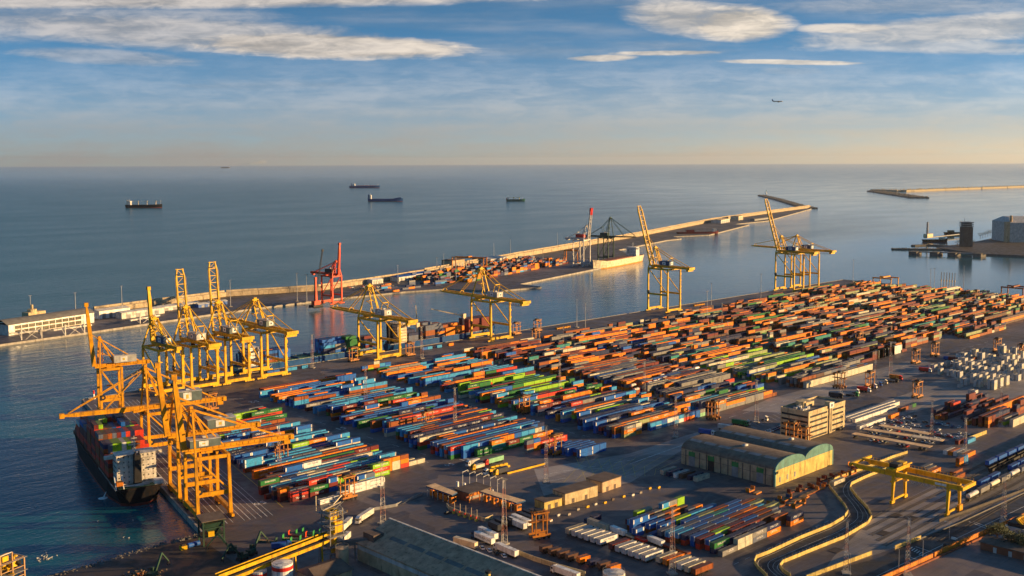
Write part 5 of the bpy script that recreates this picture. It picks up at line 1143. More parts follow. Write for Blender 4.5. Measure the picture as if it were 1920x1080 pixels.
mb = MB(); mb.box(0, 15, -3, 6, 0, 5.0, 'brick'); mb.box(2, 15.1, -3.2, -3.0, .6, 2, 'concrete'); mb.build('wall', t); mb = MB(); mb.box(-1, 16, -6.5, 6.6, 5.0, 5.5, 'roofbrown'); mb.build('roof', t)
windows('window', t, [(3 + k * 2.6, 4.6 + k * 2.6, -3.25, -3.21, 2.2, 3.6) for k in range(4)], 'orangepaint'); mb = MB()
for x in (-.6, 7, 15): mb.tube((x, -6, 0), (x, -6, 5), .25, 'orangepaint', 8)
mb.build('column', t)
mb = MB(); mb.wall([at(836, 950), at(841, 956), at(870, 968), at(908, 978), at(922, 972)], .3, 2.0, 'wallcream'); tag(mb.build('barrier_wall'), 'low cream wall in front of the checkpoint lanes', 'wall')
for k in range(5):
    p = at(849 + k * 10.5, 963 + k * 3.6); t = thing('barrier_post', '%s yellow and red barrier post from the left along the checkpoint wall' % od(k), 'barrier', (p[0], p[1], 0), 0, 'barrier posts at the checkpoint')
    mb = MB(); mb.box(-.7, .7, -.5, .5, 0, 1.3, 'paintyellow'); mb.box(-.25, .25, -.3, .3, 1.3, 2.3, 'red'); mb.build('base', t); mb = MB(); mb.tube((.9, .3, 0), (.9, .3, 6), .14, 'hullcream', 6); mb.build('pole', t)
for k in range(6):
    p = at(866 + k * 13, 913 + k * 3); t = thing('portal_camera_frame', '%s camera frame from the left in the lanes behind the checkpoint' % od(k), 'camera frame', (p[0], p[1], 0), 0, 'camera frames behind the checkpoint')
    mb = MB(); mb.tube((0, 0, 0), (0, 0, 9), .2, 'lightgrey', 6); mb.beam((0, 0, 8.6), (4, 0, 9.2), .25, .3, 'lightgrey'); mb.box(3.4, 4.4, -.4, .4, 8.2, 9, 'steel'); mb.build('mast_arm', t); mb = MB(); mb.tube((-3, 1, 0), (-3, 1, 3.6), .8, 'white', 10); mb.build('bollard', t)
# yellow long sheds
for (a, b, dp, h, m, lb) in (((1019, 957), (1052, 948), 8, 4.2, 'yellowwall', 'low sunlit yellow cabin with brown roof, first of three in line'), ((1058, 947), (1119, 930), 10, 6.0, 'wallcream', 'long tan shed with sunlit wall, middle of three in line'), ((1128, 924), (1163, 912), 12, 5.8, 'tan', 'brown roofed tan shed, last of three in line')):
    A_ = Vector(at(*a)); B_ = Vector(at(*b)); d = B_ - A_; t = thing('long_shed', lb, 'shed', (A_.x, A_.y, 0), math.atan2(d.y, d.x), 'sheds in line above the low yard'); L_ = d.length
    mb = MB(); mb.box(0, L_, 0, dp, 0, h, m); mb.build('wall', t); mb = MB(); mb.prism([(-.3, -.3), (L_ + .3, -.3), (L_ + .3, dp + .3), (-.3, dp + .3)], h, lambda x, y: h + .4 + .7 * (1 - abs(y - dp / 2) / (dp / 2)), 'roofbrown'); mb.build('roof', t)
    windows('door', t, [(L_ * .2, L_ * .2 + 2, -.08, -.02, .1, 2.6), (L_ * .6, L_ * .6 + 2, -.08, -.02, .1, 2.6)], 'roofbrown')
for k in range(26):
    p = at(1030 + k * 8.5 + rnd.uniform(-2, 2), 975 - k * 2.6 + rnd.uniform(-3, 3))
    if k % 2: continue
    mb = MB(); mb.box(-1, 1, -.5, .5, 0, 1.0, rnd.choice(('concrete', 'roofbrown', 'yellow', 'offwhite'))); mb.box(-.8, .8, -.35, .35, 1.0, 1.25, 'roofbrown'); o = mb.build('concrete_block'); o.location = (*p, 0); tag(o, '%s loose block from the left along the line before the yellow sheds' % od(k // 2), 'block', 'loose blocks before the yellow sheds')
# big brown roofed shed at the bottom
R0 = at(728, 973, 15); ru, rv = R0; E0 = at(681, 1020, 8.5); eu = E0[0] - 1
t = thing('brown_shed', 'large brown roofed storage shed at the bottom with a lit ridge line', 'shed', (eu, 290, 0)); wd = ru - eu; ln = rv - 290
mb = MB(); mb.hexa([(0, -20, 0), (1.22 * wd, -20, 0), (1.22 * wd, ln - .4, 0), (0, ln - .4, 0), (0, -20, 8.4), (1.22 * wd, -20, 8.4), (1.22 * wd, ln - .4, 8.4), (0, ln - .4, 8.4)], 'tan'); mb.face([(0, ln - .4, 8.4), (wd, ln - .4, 14.8), (1.22 * wd, ln - .4, 8.4)], 'tan'); mb.box(-.12, -.01, -20, ln - .5, 5.6, 7.4, 'lightgrey')
mb.build('wall', t)
mb = MB()
for s in (0, 1):
    xa, xb = (-.6, wd) if s == 0 else (wd * 1.22 + .6, wd)
    mb.hexa([(xa, -20, 8.2), (xb, -20, 15.0), (xb, ln, 15.0), (xa, ln, 8.2), (xa, -20, 8.5), (xb, -20, 15.3), (xb, ln, 15.3), (xa, ln, 8.5)], 'shedroof')
for k in range(8): y = ln - 14 - k * 13; f1, f2 = .38, .54; mb.face([(wd * f1, y, 8.5 + 6.8 * f1 + .12), (wd * f2, y, 8.5 + 6.8 * f2 + .12), (wd * f2, y - 11, 8.5 + 6.8 * f2 + .12), (wd * f1, y - 11, 8.5 + 6.8 * f1 + .12)], 'roofgrey')
mb.box(wd - .5, wd + .5, -20, ln, 15.2, 15.6, 'offwhite'); mb.box(3, 9, ln - 9, ln - 1, 8.6, 13.0, 'roofbrown'); mb.build('roof', t)
mb = MB(); mb.tube((7, 26, 9), (7, 26, 15), 1.0, 'yellowwall', 10); mb.tube((7, 26, 15), (7, 26, 16), 1.3, 'dark', 10); mb.tube((-3, 45, 0), (-3, 45, 8), .6, 'dark', 8); mb.build('chimney', t)
mb = MB(); mb.box(-2.2, -.2, 50, 53, 6, 8.5, 'dark'); mb.build('vent_box', t)
# conveyor, transfer tower, silos
T = atv(622, 1050); t = thing('transfer_tower', 'yellow lit steel transfer tower of the conveyor beside the brown shed', 'tower', tuple(T))
mb = MB()
for sx in (-1, 1):
    for sy in (-1, 1): mb.beam((sx * 4, sy * 4, 0), (sx * 3.4, sy * 3.4, 25), .45, .45, 'steel')
for k in range(6):
    z = 4 + k * 4
    for a, b in (((-3.8, -3.8), (3.8, -3.8)), ((3.8, -3.8), (3.8, 3.8)), ((3.8, 3.8), (-3.8, 3.8)), ((-3.8, 3.8), (-3.8, -3.8))):
        mb.beam((*a, z), (*b, z), .3, .3, 'steel'); mb.beam((*a, z), (*b, z + 4), .22, .22, 'steel')
mb.build('frame', t)
mb = MB(); mb.tube((0, -1, 4), (0, -1, 24), 1.5, 'yellow', 12); mb.box(-2.5, 2.5, -2, 2, 20, 24, 'yellow'); mb.box(-1.2, 3, -4, -1.6, 14, 19, 'yellow'); mb.tube((2, 2, 8), (2, 2, 19), .8, 'lightgrey', 8); mb.build('chute', t)
mb = MB()
for k in range(4): mb.box(-5, 5, -5, 5, 7.7 + k * 5, 7.9 + k * 5, 'steel')
for k in range(5): mb.beam((-5 + k * 2.5, -5, 22.9), (-5 + k * 2.5, -5, 24), .1, .1, 'yellow')
mb.beam((-7, -3, 26), (1, -6, 29), .5, .5, 'hullcream'); mb.beam((-2, -3, 27), (7, 2, 29), .4, .4, 'hullcream'); mb.beam((-6, 4, 24), (-6, 4, 31), .3, .3, 'hullcream'); mb.build('platform', t)
a = atv(405, 1094, 6); b = Vector((T.x - 2, T.y, 10)); t = thing('conveyor_gallery', 'long yellow lit conveyor gallery rising to the transfer tower', 'conveyor', tuple(a)); d = b - a
mb = MB(); up_ = Vector((0, 0, 1))
for s, zz in ((0, 2.6), (1, -.6)):
    o_ = Vector((0, 0, zz)); mb.beam(o_, d + o_, 2.6, .4, 'yellow')
    for q in (-1, 1): n_ = d.cross(up_).normalized() * q * 1.4; mb.beam(o_ + n_ + up_ * .8, d + o_ + n_ + up_ * .8, .16, 1.3, 'yellow')
mb.beam(Vector((0, 0, 1)), d + Vector((0, 0, 1)), 1.6, .6, 'dark'); mb.build('gallery', t)
mb = MB()
for s in (.12, .4, .68, .93): q = d * s; mb.beam((q.x, q.y, q.z), (q.x + .5, q.y, -a.z), .6, .6, 'yellow'); mb.beam((q.x - 1, q.y, q.z), (q.x - 2, q.y, -a.z), .4, .4, 'steel')
mb.build('support', t)
a2 = Vector((T.x + 3, T.y, 7)); b2 = Vector((eu + 5, rv - 5, 10)); t = thing('conveyor_gallery', 'grey covered conveyor between the transfer tower and the brown shed', 'conveyor', tuple(a2)); d = b2 - a2
mb = MB(); mb.beam((0, 0, 0), d, 2.4, 2.2, 'roofgrey'); mb.beam((0, 0, -1.3), d + Vector((0, 0, -1.3)), 2.8, .3, 'steel'); mb.build('gallery', t); mb = MB(); q = d * .5; mb.beam(q, (q.x, q.y, -9), .5, .5, 'steel'); mb.build('support', t)
def tank(label, c, r, h, m='white', band=None, conical=False, name='storage_tank'):
    t = thing(name, label, 'tank', (c[0], c[1], 0), 0, None); mb = MB(); mb.lathe([(r, 0), (r, h), (r * .97, h), (.01, h + (r * .35 if conical else r * .12))], m, 24); mb.build('shell', t, False)
    if band: mb = MB(); mb.lathe([(r + .05, h - 2.6), (r + .06, h - 2.6), (r + .06, h - .9), (r + .05, h - .9)], band, 24); mb.build('band', t)
    mb = MB()
    for k in range(12): q = 2 * math.pi * k / 12; mb.beam((r * math.cos(q), r * math.sin(q), h), (r * math.cos(q), r * math.sin(q), h + 1.1), .08, .08, 'steel')
    for k in range(12): q = 2 * math.pi * k / 12; q2 = q + math.pi / 6; mb.beam((r * math.cos(q), r * math.sin(q), h + 1.1), (r * math.cos(q2), r * math.sin(q2), h + 1.1), .08, .08, 'steel')
    mb.build('railing', t); return t
c = at(528, 1092); tank('white tank with red band behind the conveyor, larger of two', c, 4.6, 9, 'white', 'red'); c = at(484, 1096); tank('white tank with red band under the conveyor, smaller of two', c, 3.4, 6.5, 'white', 'red')
c = at(640, 1062); tank('tan cylindrical silo in a dark cage beside the transfer tower', c, 3.0, 9, 'tan'); c = at(1149, 1083); tank('round white roofed tank at the bottom edge by the truck', c, 5, 2.6, 'offwhite')
c = at(600, 1082); t = thing('low_shed', 'low brown pitched roof hut under the transfer tower', 'shed', (c[0], c[1], 0)); mb = MB(); mb.box(-9, 9, -11, 5, 0, 4, 'tan'); mb.build('wall', t); mb = MB(); mb.prism([(-9.6, -11.6), (9.6, -11.6), (9.6, 5.6), (-9.6, 5.6)], 4, lambda x, y: 4.3 if abs(y + 3) > 5 else 7, 'roofbrown'); mb.hexa([(-9.6, -11.6, 4.3), (9.6, -11.6, 4.3), (9.6, 5.6, 4.3), (-9.6, 5.6, 4.3), (-8.6, -3.2, 7.2), (8.6, -3.2, 7.2), (8.6, -2.8, 7.2), (-8.6, -2.8, 7.2)], 'roofbrown'); mb.build('roof', t)
# red brick shed, pines, yellow plant at lower right
c = at(1836, 1030); t = thing('brick_shed', 'long red brick shed with brown roof in the lower right corner', 'shed', (c[0], c[1], 0), rad(-90)); mb = MB(); mb.box(0, 46, 0, 8, 0, 3.6, 'brick'); mb.build('wall', t); mb = MB(); mb.prism([(-.6, -.7), (46.6, -.7), (46.6, 8.7), (-.6, 8.7)], 3.6, lambda x, y: 4.0 if y < 8 else 4.8, 'roofbrown'); mb.build('roof', t); windows('door', t, [(6 + k * 7, 7.6 + k * 7, -.08, -.02, 0, 2.6) for k in range(6)], 'lightgrey')
LEAF = mat('foliage', (0.035, 0.055, 0.018), .8, .5, .8); LEAF2 = mat('foliage_light', (0.07, 0.085, 0.03), .8, .5, .8)
def tree(label, x, y, h, r, flat=.6, n=900, group='trees in the port', name='pine_tree'):
    t = thing(name, label, 'tree', (x, y, 0), rnd.uniform(0, 6), group); mb = MB(); mb.tube((0, 0, 0), (.2, .1, h * .6), r * .07, 'bark', 8, r * .045)
    for k in range(6): q = k * 1.05; mb.tube((.2, .1, h * .5), (math.cos(q) * r * .6, math.sin(q) * r * .6, h * .85), r * .035, 'bark', 5, .04)
    mb.build('trunk', t); mb = MB(); cl = [(rnd.uniform(-1, 1), rnd.uniform(-1, 1), rnd.uniform(-.5, .8)) for _ in range(13)]
    for k in range(n):
        c_ = rnd.choice(cl); d = Vector((rnd.gauss(0, 1), rnd.gauss(0, 1), rnd.gauss(0, 1))).normalized() * rnd.uniform(.25, .48) * r
        p = Vector((c_[0] * r * .62, c_[1] * r * .62, h * .82 + c_[2] * r * flat * .6)) + Vector((d.x, d.y, d.z * flat)); s = rnd.uniform(.16, .34) * max(.6, r / 4); e = Vector((rnd.gauss(0, 1), rnd.gauss(0, 1), rnd.gauss(0, 1))).normalized(); f_ = e.orthogonal().normalized()
        mb.face([p + e * s, p + f_ * s * .6, p - e * s, p - f_ * s * .6], LEAF if rnd.random() < .7 else LEAF2)
    mb.build('crown', t); return t
for x, y, r, lb in ((1868, 1018, 6.5, 'leftmost of three dark pines behind the brick shed'), (1898, 1030, 6, 'middle of three dark pines behind the brick shed'), (1922, 1038, 5.5, 'rightmost dark pine, cut by the picture edge')): p = at(x, y); tree(lb, p[0], p[1], 7.5, r, .75, 1500)
for k, (x, y) in enumerate(((1527, 812), (1538, 808), (1546, 802), (1556, 801), (1566, 799), (1570, 796))): p = at(x, y); tree('%s small garden tree from the left at the foot of the office wall' % od(k), p[0], p[1] - 1, 4.2, 1.8, .9, 260, 'small trees by the office', 'garden_tree')
c = at(1908, 1000); t = thing('yellow_plant', 'yellow lit industrial plant frame at the right edge by the pines', 'plant', (c[0], c[1], 0)); mb = MB(); mb.box(-5, 14, -5, 5, 0, 4, 'lightgrey'); mb.box(-4, 12, -4, 4, 4, 6, 'dark'); mb.build('base', t); mb = MB()
for k in range(7): mb.tube((-3 + k * 2, -4, 4.5), (-3 + k * 2, 0, 8), .7, 'yellow', 8)
mb.box(-4, 12, -1, 0, 8, 8.4, 'yellow'); mb.build('pipes', t)

# ------------------------------------------------------------------ roads with walls at lower right
wl = [(1436, 1083), (1420, 1068), (1412, 1057), (1416, 1047), (1440, 1038), (1500, 1010), (1555, 988), (1580, 973), (1588, 962), (1582, 950), (1566, 930), (1553, 914), (1556, 905), (1570, 898), (1595, 889), (1630, 876), (1672, 859), (1700, 850)]
wr = [(1480, 1082), (1466, 1073), (1460, 1064), (1466, 1056), (1515, 1036), (1580, 1010), (1625, 983), (1633, 971), (1625, 955), (1606, 935), (1592, 917), (1595, 909), (1620, 897), (1642, 888), (1680, 874)]
WLm = [at(*p) for p in wl]; WRm = [at(*p) for p in wr]
def resample(pts, n):
    P = [Vector(p) for p in pts]; L = [0]
    for a, b in zip(P[:-1], P[1:]): L.append(L[-1] + (b - a).length)
    out = []
    for k in range(n):
        s = L[-1] * k / (n - 1); i = max(j for j in range(len(L)) if L[j] <= s + 1e-6); i = min(i, len(P) - 2); f_ = (s - L[i]) / max(1e-6, L[i + 1] - L[i]); out.append(P[i].lerp(P[i + 1], min(1, f_)))
    return out
l_, r_ = resample(WLm, 60), resample(WRm, 60); mb = MB()
for k in range(59): mb.face([(*l_[k], .012), (*r_[k], .012), (*r_[k + 1], .012), (*l_[k + 1], .012)], ROAD)
struct(mb.build('curved_road')); mb = MB()
def polyline(mb, pts, w, z, m):
    for a, b in zip(pts[:-1], pts[1:]):
        d = (b - a); n_ = Vector((-d.y, d.x)).normalized() * w / 2; mb.face([(*(a - n_), z), (*(b - n_), z), (*(b + n_), z), (*(a + n_), z)], m)
for f_, w in ((.12, .18), (.5, .16), (.88, .18)): polyline(mb, [a.lerp(b, f_) for a, b in zip(l_, r_)], w, .018, 'paintwhite')
polyline(mb, [a.lerp(b, .7) for a, b in zip(l_, r_)], .12, .018, 'paintwhite')
struct(mb.build('road_marking'))
for pts, lb in ((WLm, 'cream wall along the outer left side of the curved road'), (WRm, 'cream wall along the inner right side of the curved road')):
    mb = MB(); mb.wall(pts, .3, 1.7, 'yellowwall'); 
    rs = resample(pts, 80)
    for a in rs: mb.box(a.x - .06, a.x + .06, a.y - .06, a.y + .06, 1.7, 2.7, 'steel')
    tag(mb.build('road_wall'), lb, 'wall', 'walls of the curved road')
N0, N1, N2 = at(1510, 1086), at(1632, 1040), at(1656, 1036); N3, N4, N5 = at(1676, 1030), at(1724, 1011), at(1930, 920)
S0, S1 = at(1640, 1096), at(1940, 962)
mb = MB(); mb.face([(*at(1500, 1105), .014), (*at(1560, 1068), .014), (*at(1640, 1048), .014), (*N4, .014), (*N5, .014), (*S1, .014), (*at(1690, 1075), .014), (*at(1600, 1120), .014)], ROAD); struct(mb.build('main_road'))
mb = MB(); s0, s1 = Vector(at(1600, 1100)), Vector(at(1935, 942)); polyline(mb, [s0, s1], .25, .022, 'paintwhite')
for k in range(9): a = Vector(at(1703 + k * 4.6, 1030 + k * 2.4)); polyline(mb, [a, a + Vector((4, .3))], .5, .022, 'paintwhite')
polyline(mb, [Vector(at(1715, 1025)), Vector(at(1748, 1036))], .4, .022, 'paintwhite'); polyline(mb, [Vector(at(1705, 1045)), Vector(at(1740, 1056))], .4, .022, 'paintwhite')
polyline(mb, [Vector(at(1815, 978)), Vector(at(1850, 992))], .5, .022, 'paintwhite'); polyline(mb, [Vector(at(1823, 978)), Vector(at(1858, 991))], .5, .022, 'paintwhite'); struct(mb.build('road_marking'))
mb = MB(); mb.wall([N0, N1], .45, 1.9, 'yellowwall'); tag(mb.build('road_wall'), 'low yellow lit wall at the bottom edge left of the main road', 'wall')
mb = MB(); mb.wall([N3, N4], .45, 1.9, 'yellowwall'); mb.wall([N4, at(1800, 980), N5], .3, .6, 'roofgrey'); tag(mb.build('road_wall'), 'wall between the railway yard and the main road', 'wall')
mb = MB(); fl = resample([at(1765, 980), at(1800, 968), N5], 60)
for a, b in zip(fl[:-1], fl[1:]): mb.box(a.x - .1, a.x + .1, a.y + 1.4, a.y + 1.6, 0, 1.8, 'rail')
mb.wall([(p.x, p.y + 1.5) for p in fl], .12, 1.5, 'rail'); tag(mb.build('panel_fence'), 'grey panel fence beside the railway at the right', 'fence')
mb = MB(); mb.wall([S0, at(1746, 1048)], .5, 2.6, 'orangepaint'); mb.wall([at(1750, 1046), at(1762, 1040)], .5, 2.6, 'orangepaint'); mb.wall([at(1764, 1038), at(1800, 1022), S1], .5, 2.6, 'orangepaint'); mb.wall([(p[0], p[1] - 1.0) for p in (S0, at(1746, 1048), S1)], .6, .8, 'brick'); tag(mb.build('orange_wall'), 'long orange wall along the lower side of the main road', 'wall')
# railway
mb = MB()
for y in (258.5, 252.5, 246.5, 240.5, 235, 229, 223.5, 218.5):
    x0 = 585 - (258 - y) * .8 if y > 230 else 500; x0 = max(440, x0 - 90 if y > 233 else x0)
    for s in (-.75, .75): mb.box(x0, 1050, y + s - .05, y + s + .05, .05, .2, 'rail')
    x = x0
    while x < 900: mb.box(x, x + .28, y - 1.3, y + 1.3, .01, .09, 'rail'); x += 1.3
for y0, y1 in ((246.5, 262), (240.5, 256), (235, 250)):
    pts = [Vector((430 + k * 6, y1 + 3 + (y0 - y1 - 3) * (k / 16) ** 1.3)) for k in range(17)]
    for s in (-.75, .75): polyline(mb, [p + Vector((0, s)) for p in pts], .1, .03, 'rail')
struct(mb.build('railway_track'))
for x, y in ((1678, 967), (1708, 972), (1655, 1000), (1566, 1032)):
    p = at(x, y); mb = MB(); mb.box(-3.5, 3.5, -2.2, 2.2, 0.02, .14, 'rail'); 
    for k in range(6): mb.box(-3.4 + k * 1.2, -3.0 + k * 1.2, -2.4, 2.4, .14, .2, 'bark')
    o = mb.build('level_crossing'); o.location = (*p, 0); struct(o)
def wagon(label, x, y, load, col):
    t = thing('rail_wagon', label, 'wagon', (x, y, .2), 0, 'rail wagons on the sidings')
    mb = MB(); mb.box(-6.8, 6.8, -1.25, 1.25, .95, 1.25, 'dark'); mb.box(-7.3, -6.8, -.3, .3, .9, 1.3, 'dark'); mb.build('chassis', t)
    for s in (-1, 1):
        mb = MB(); mb.box(s * 4.8 - 1.5, s * 4.8 + 1.5, -1.0, 1.0, .45, .9, 'dark')
        for q in (-.9, .9):
            for r in (-.75, .75): mb.tube((s * 4.8 + q, r - .1, .45), (s * 4.8 + q, r + .1, .45), .45, 'rail', 10)
        mb.build('bogie', t)
    mb = MB()
    if load == 'box': mb.box(-6.1, 6.1, -1.2, 1.2, 1.27, 3.85, 'c:' + col)
    elif load == 'tank':
        mb.tube((-5.6, 0, 2.6), (5.6, 0, 2.6), 1.25, col, 14); mb.tube((-6.0, 0, 2.6), (-5.6, 0, 2.6), .7, col, 14, 1.25); mb.tube((5.6, 0, 2.6), (6.0, 0, 2.6), 1.25, col, 14, .7); mb.box(-1, 1, -.5, .5, 3.8, 4.2, 'steel')
    elif load == 'open':
        for s in (-1, 1): mb.box(-6.4, 6.4, s * 1.2 - .06, s * 1.2 + .06, 1.25, 2.8, col); mb.box(s * 6.4 - .06, s * 6.4 + .06, -1.2, 1.2, 1.25, 2.8, col)
    if mb.f: mb.build('wagon_body', t)
for k in range(11): wagon('blue box wagon, %s from the left in the long blue train' % od(k), 651 + k * 14.6, 254 - k * .2, 'box', 'blue')
for k in range(12): wagon('%s wagon from the left in the mixed train by the rail gantry' % od(k), 578 + k * 14.6, 235, ('tank', 'box', 'tank', 'box', 'tank', 'box')[k % 6], ('silver', 'grey', 'tankcream', 'grey', 'silver', 'slate')[k % 6])
for k in range(9): wagon('%s low blue wagon from the left on the middle siding' % od(k), 592 + k * 14.6, 240.5, 'box' if k % 3 else 'none', 'blue')
for k in range(12): wagon('%s empty dark wagon from the left on the rear siding' % od(k), 640 + k * 14.6, 247.5, 'open', 'dark')

# ------------------------------------------------------------------ vehicles
def truck2(label, cab_px, tail_px, *a, **k):
    A_, B_ = Vector(at(*cab_px)), Vector(at(*tail_px)); d = A_ - B_; k.setdefault('L', max(6.0, min(13.6, d.length)))
    o = truck(label, 0, 0, math.atan2(d.y, d.x), *a, **k); c_ = (A_ + B_) / 2; o.location = (c_.x, c_.y, 0); return o
def truck(label, px, py, hd, cab='white', load=None, word=None, L=12.5, group='trucks and trailers in the port', hl=2.75, name='truck', cabbed=True):
    """heading hd: direction the cab faces"""
    p = at(px, py); t = thing(name, label, 'truck' if cabbed else 'trailer', (p[0], p[1], 0), hd, group)
    def wheels(xs):
        for x in xs:
            for s in (-1, 1): mb = MB(); mb.tube((x, s * 1.2 - .18, .5), (x, s * 1.2 + .18, .5), .5, 'tyre', 10); mb.build('wheel', t)
    if cabbed:
        mb = MB(); x0 = L / 2 + .4 if load or word else 0
        mb.hexa([(x0, -1.22, .55), (x0 + 2.3, -1.22, .55), (x0 + 2.3, 1.22, .55), (x0, 1.22, .55), (x0, -1.2, 3.3), (x0 + 2.0, -1.2, 3.2), (x0 + 2.0, 1.2, 3.2), (x0, 1.2, 3.3)], cab)
        mb.hexa([(x0, -1.1, 3.3), (x0 + 1.6, -1.1, 3.25), (x0 + 1.6, 1.1, 3.25), (x0, 1.1, 3.3), (x0, -1.0, 3.85), (x0 + .5, -1.0, 3.85), (x0 + .5, 1.0, 3.85), (x0, 1.0, 3.85)], cab); mb.box(x0 - 3.5, x0 + 2.2, -.5, .5, .55, .9, 'dark')
        c_ = mb.build('cab', t); mb = MB(); mb.hexa([(x0 + 2.22, -1.05, 1.95), (x0 + 2.26, -1.05, 1.95), (x0 + 2.26, 1.05, 1.95), (x0 + 2.22, 1.05, 1.95), (x0 + 2.1, -1.05, 2.95), (x0 + 2.14, -1.05, 2.95), (x0 + 2.14, 1.05, 2.95), (x0 + 2.1, 1.05, 2.95)], 'glass')
        for s in (-1, 1): mb.box(x0 + .7, x0 + 1.7, s * 1.23 - .02, s * 1.23 + .02, 2.0, 2.9, 'glass')
        mb.build('windscreen', c_); wheels([x0 + 1.4, x0 - 1.6])
    if load:
        mb = MB(); mb.box(-L / 2, L / 2, -1.0, 1.0, .85, 1.1, 'dark'); mb.box(L / 2 - 3, L / 2 - 2.6, -.9, .9, .1, .85, 'dark'); mb.build('chassis', t); wheels([-L / 2 + 1.6, -L / 2 + 2.9, -L / 2 + 4.2])
        if load != 'flat':
            mb = MB(); mb.box(-L / 2, L / 2, -1.25, 1.25, 1.12, 1.12 + hl, load if load in PAL else 'c:' + load)
            if word:
                for s in (-1, 1): put_text(mb, word, (0, s * 1.26, 1.15 + hl / 2), (-s, 0, 0), (0, 0, 1), 1.1, 'dark')
            mb.build('trailer_box', t)
    return t
R0_, R90 = 0.0, rad(90)
truck2('white articulated truck with lettering driving past the lattice mast', (667, 984), (701, 962), 'white', 'offwhite', 'T.. Trans')
truck2('white articulated truck behind the yellow transfer tower', (636, 1001), (657, 981), 'white', 'offwhite', None)
truck2('white trailer half hidden behind the conveyor tower', (637, 1024), (652, 1010), 'white', 'offwhite', None, cabbed=False, name='trailer')
truck2('white truck with web address lettering near the shed ridge', (889, 1009), (925, 1025), 'houseblue', 'white', 'WWW.ALM.COM')
truck2('white trailer parked right behind the lettered truck', (898, 1001), (929, 1015), 'white', 'white', None, cabbed=False, name='trailer')
truck2('white articulated truck beside the boundary wall under the mast', (932, 1032), (968, 1048), 'white', 'white', None)
truck2('white articulated truck at the bottom centre edge', (1038, 1074), (1086, 1092), 'white', 'white', None)
truck2('white curtain trailer lying along the shed roof edge', (850, 1020), (892, 1032), 'white', 'hullcream', None, cabbed=False, name='trailer')
for k, (x, y, c_) in enumerate(((967, 988, 'white'), (976, 982, 'white'), (985, 977, 'darkfab'), (996, 973, 'darkfab'), (1008, 972, 'brown'))): truck2('%s trailer from the left in the row right of the checkpoint' % od(k), (x - 17, y - 6), (x + 17, y + 8), 'white', c_, None, cabbed=False, name='trailer')
for k, (x, y) in enumerate(((926, 994), (938, 989), (949, 984))): truck2('%s dark topped trailer from the left below the checkpoint' % od(k), (x - 9, y - 4), (x + 9, y + 4), 'white', 'darkfab', None, L=8, cabbed=False, name='trailer')
truck('yellow cabbed truck with a dark box behind the checkpoint', 940, 888, math.pi + .05, 'yellow', 'darkfab', None, 8); truck('white truck beside the yellow one behind the checkpoint', 912, 890, math.pi, 'white', None)
truck('red trailer with a bright green box on the open asphalt', 927, 868, math.pi, 'red', 'mint', None, 12.5); truck('yellow and white tanker truck left of the green box trailer', 897, 879, math.pi, 'yellow', 'tankcream', None, 7, hl=1.8); truck('red and white truck by the painted road numbers', 888, 872, math.pi, 'white', 'offwhite', None, 7)
for k, (x, y, c_, l_2) in enumerate(((1321, 815, 'white', 'blue'), (1343, 815, 'white', 'flat'), (1357, 806, 'white', 'silver'), (1383, 797, 'green', 'green'), (1400, 797, 'offwhite', None), (1433, 789, 'offwhite', None))): truck('%s truck from the left parked above the arched warehouse' % od(k), x, y, rad(-80), c_, l_2, None, 9)
for k, (x, y, c_, l_2) in enumerate(((1563, 745, 'dark', 'darkfab'), (1593, 742, 'green', 'flat'), (1605, 738, 'white', None), (1616, 734, 'white', 'red'), (1638, 728, 'white', None), (1648, 724, 'blue', None), (1658, 720, 'hullcream', None), (1668, 716, 'dark', 'flat'), (1676, 711, 'red', 'orangepaint'))): truck('%s truck from the left in the diagonal row under the dark carrier' % od(k), x, y, rad(-78), c_, l_2, None, 8)
for k, (x, y, c_, l_2) in enumerate(((1731, 697, 'white', 'red'), (1752, 690, 'white', 'flat'), (1764, 687, 'blue', None), (1772, 683, 'white', 'flat'), (1777, 676, 'white', 'blue'), (1786, 677, 'white', 'maroon'), (1800, 672, 'white', 'white'), (1812, 669, 'white', None), (1792, 688, 'white', 'rust'), (1828, 664, 'white', 'maroon'), (1826, 677, 'white', 'rust'), (1840, 660, 'blue', None))): truck('%s truck from the left in the slanting queue before the white stacks' % od(k), x, y, rad(-78) if k < 8 else 0, c_, l_2, None, 8)
truck('dark truck with white cab on the main road behind the orange wall', 1778, 1027, R0_ + .05, 'white', 'dark', None, 9, hl=1.6)
truck2('white cab truck with red and cream boxes beside the low yard', (1098, 983), (1142, 1000), 'houseblue', 'cream', None) 
t = truck('blue dump truck among green racks left of the conveyor', 521, 1030, rad(-25), 'blue', 'blue', None, 7, hl=2.2)
for k, (x, y, m) in enumerate(((1158, 1003, 'white'), (1176, 1008, 'cream'), (1196, 1015, 'red'), (1228, 1022, 'white'), (1252, 1030, 'maroon'), (1276, 1038, 'rust'))): truck2('%s parked trailer from the left in the lane between the near reefer rows' % od(k), (x - 12, y - 5), (x + 12, y + 5), 'white', m, None, L=10, cabbed=False, name='trailer', hl=2.4 if k in (0, 3) else 1.0)
for n_, (x_, y_, dy_, nm) in enumerate(((384, 351, 4.1, 'upper'), (383, 322, 4.0, 'middle'), (386, 296, 4.0, 'lowest'))):
    for k in range(6):
        o = truck('low trailer chassis under the %s reefer of the %s near row' % (od(k), nm), 0, 0, rad(-3), 'white', 'flat', None, 12.2, cabbed=False, name='trailer'); o.location = (x_, y_ - k * dy_, 0)
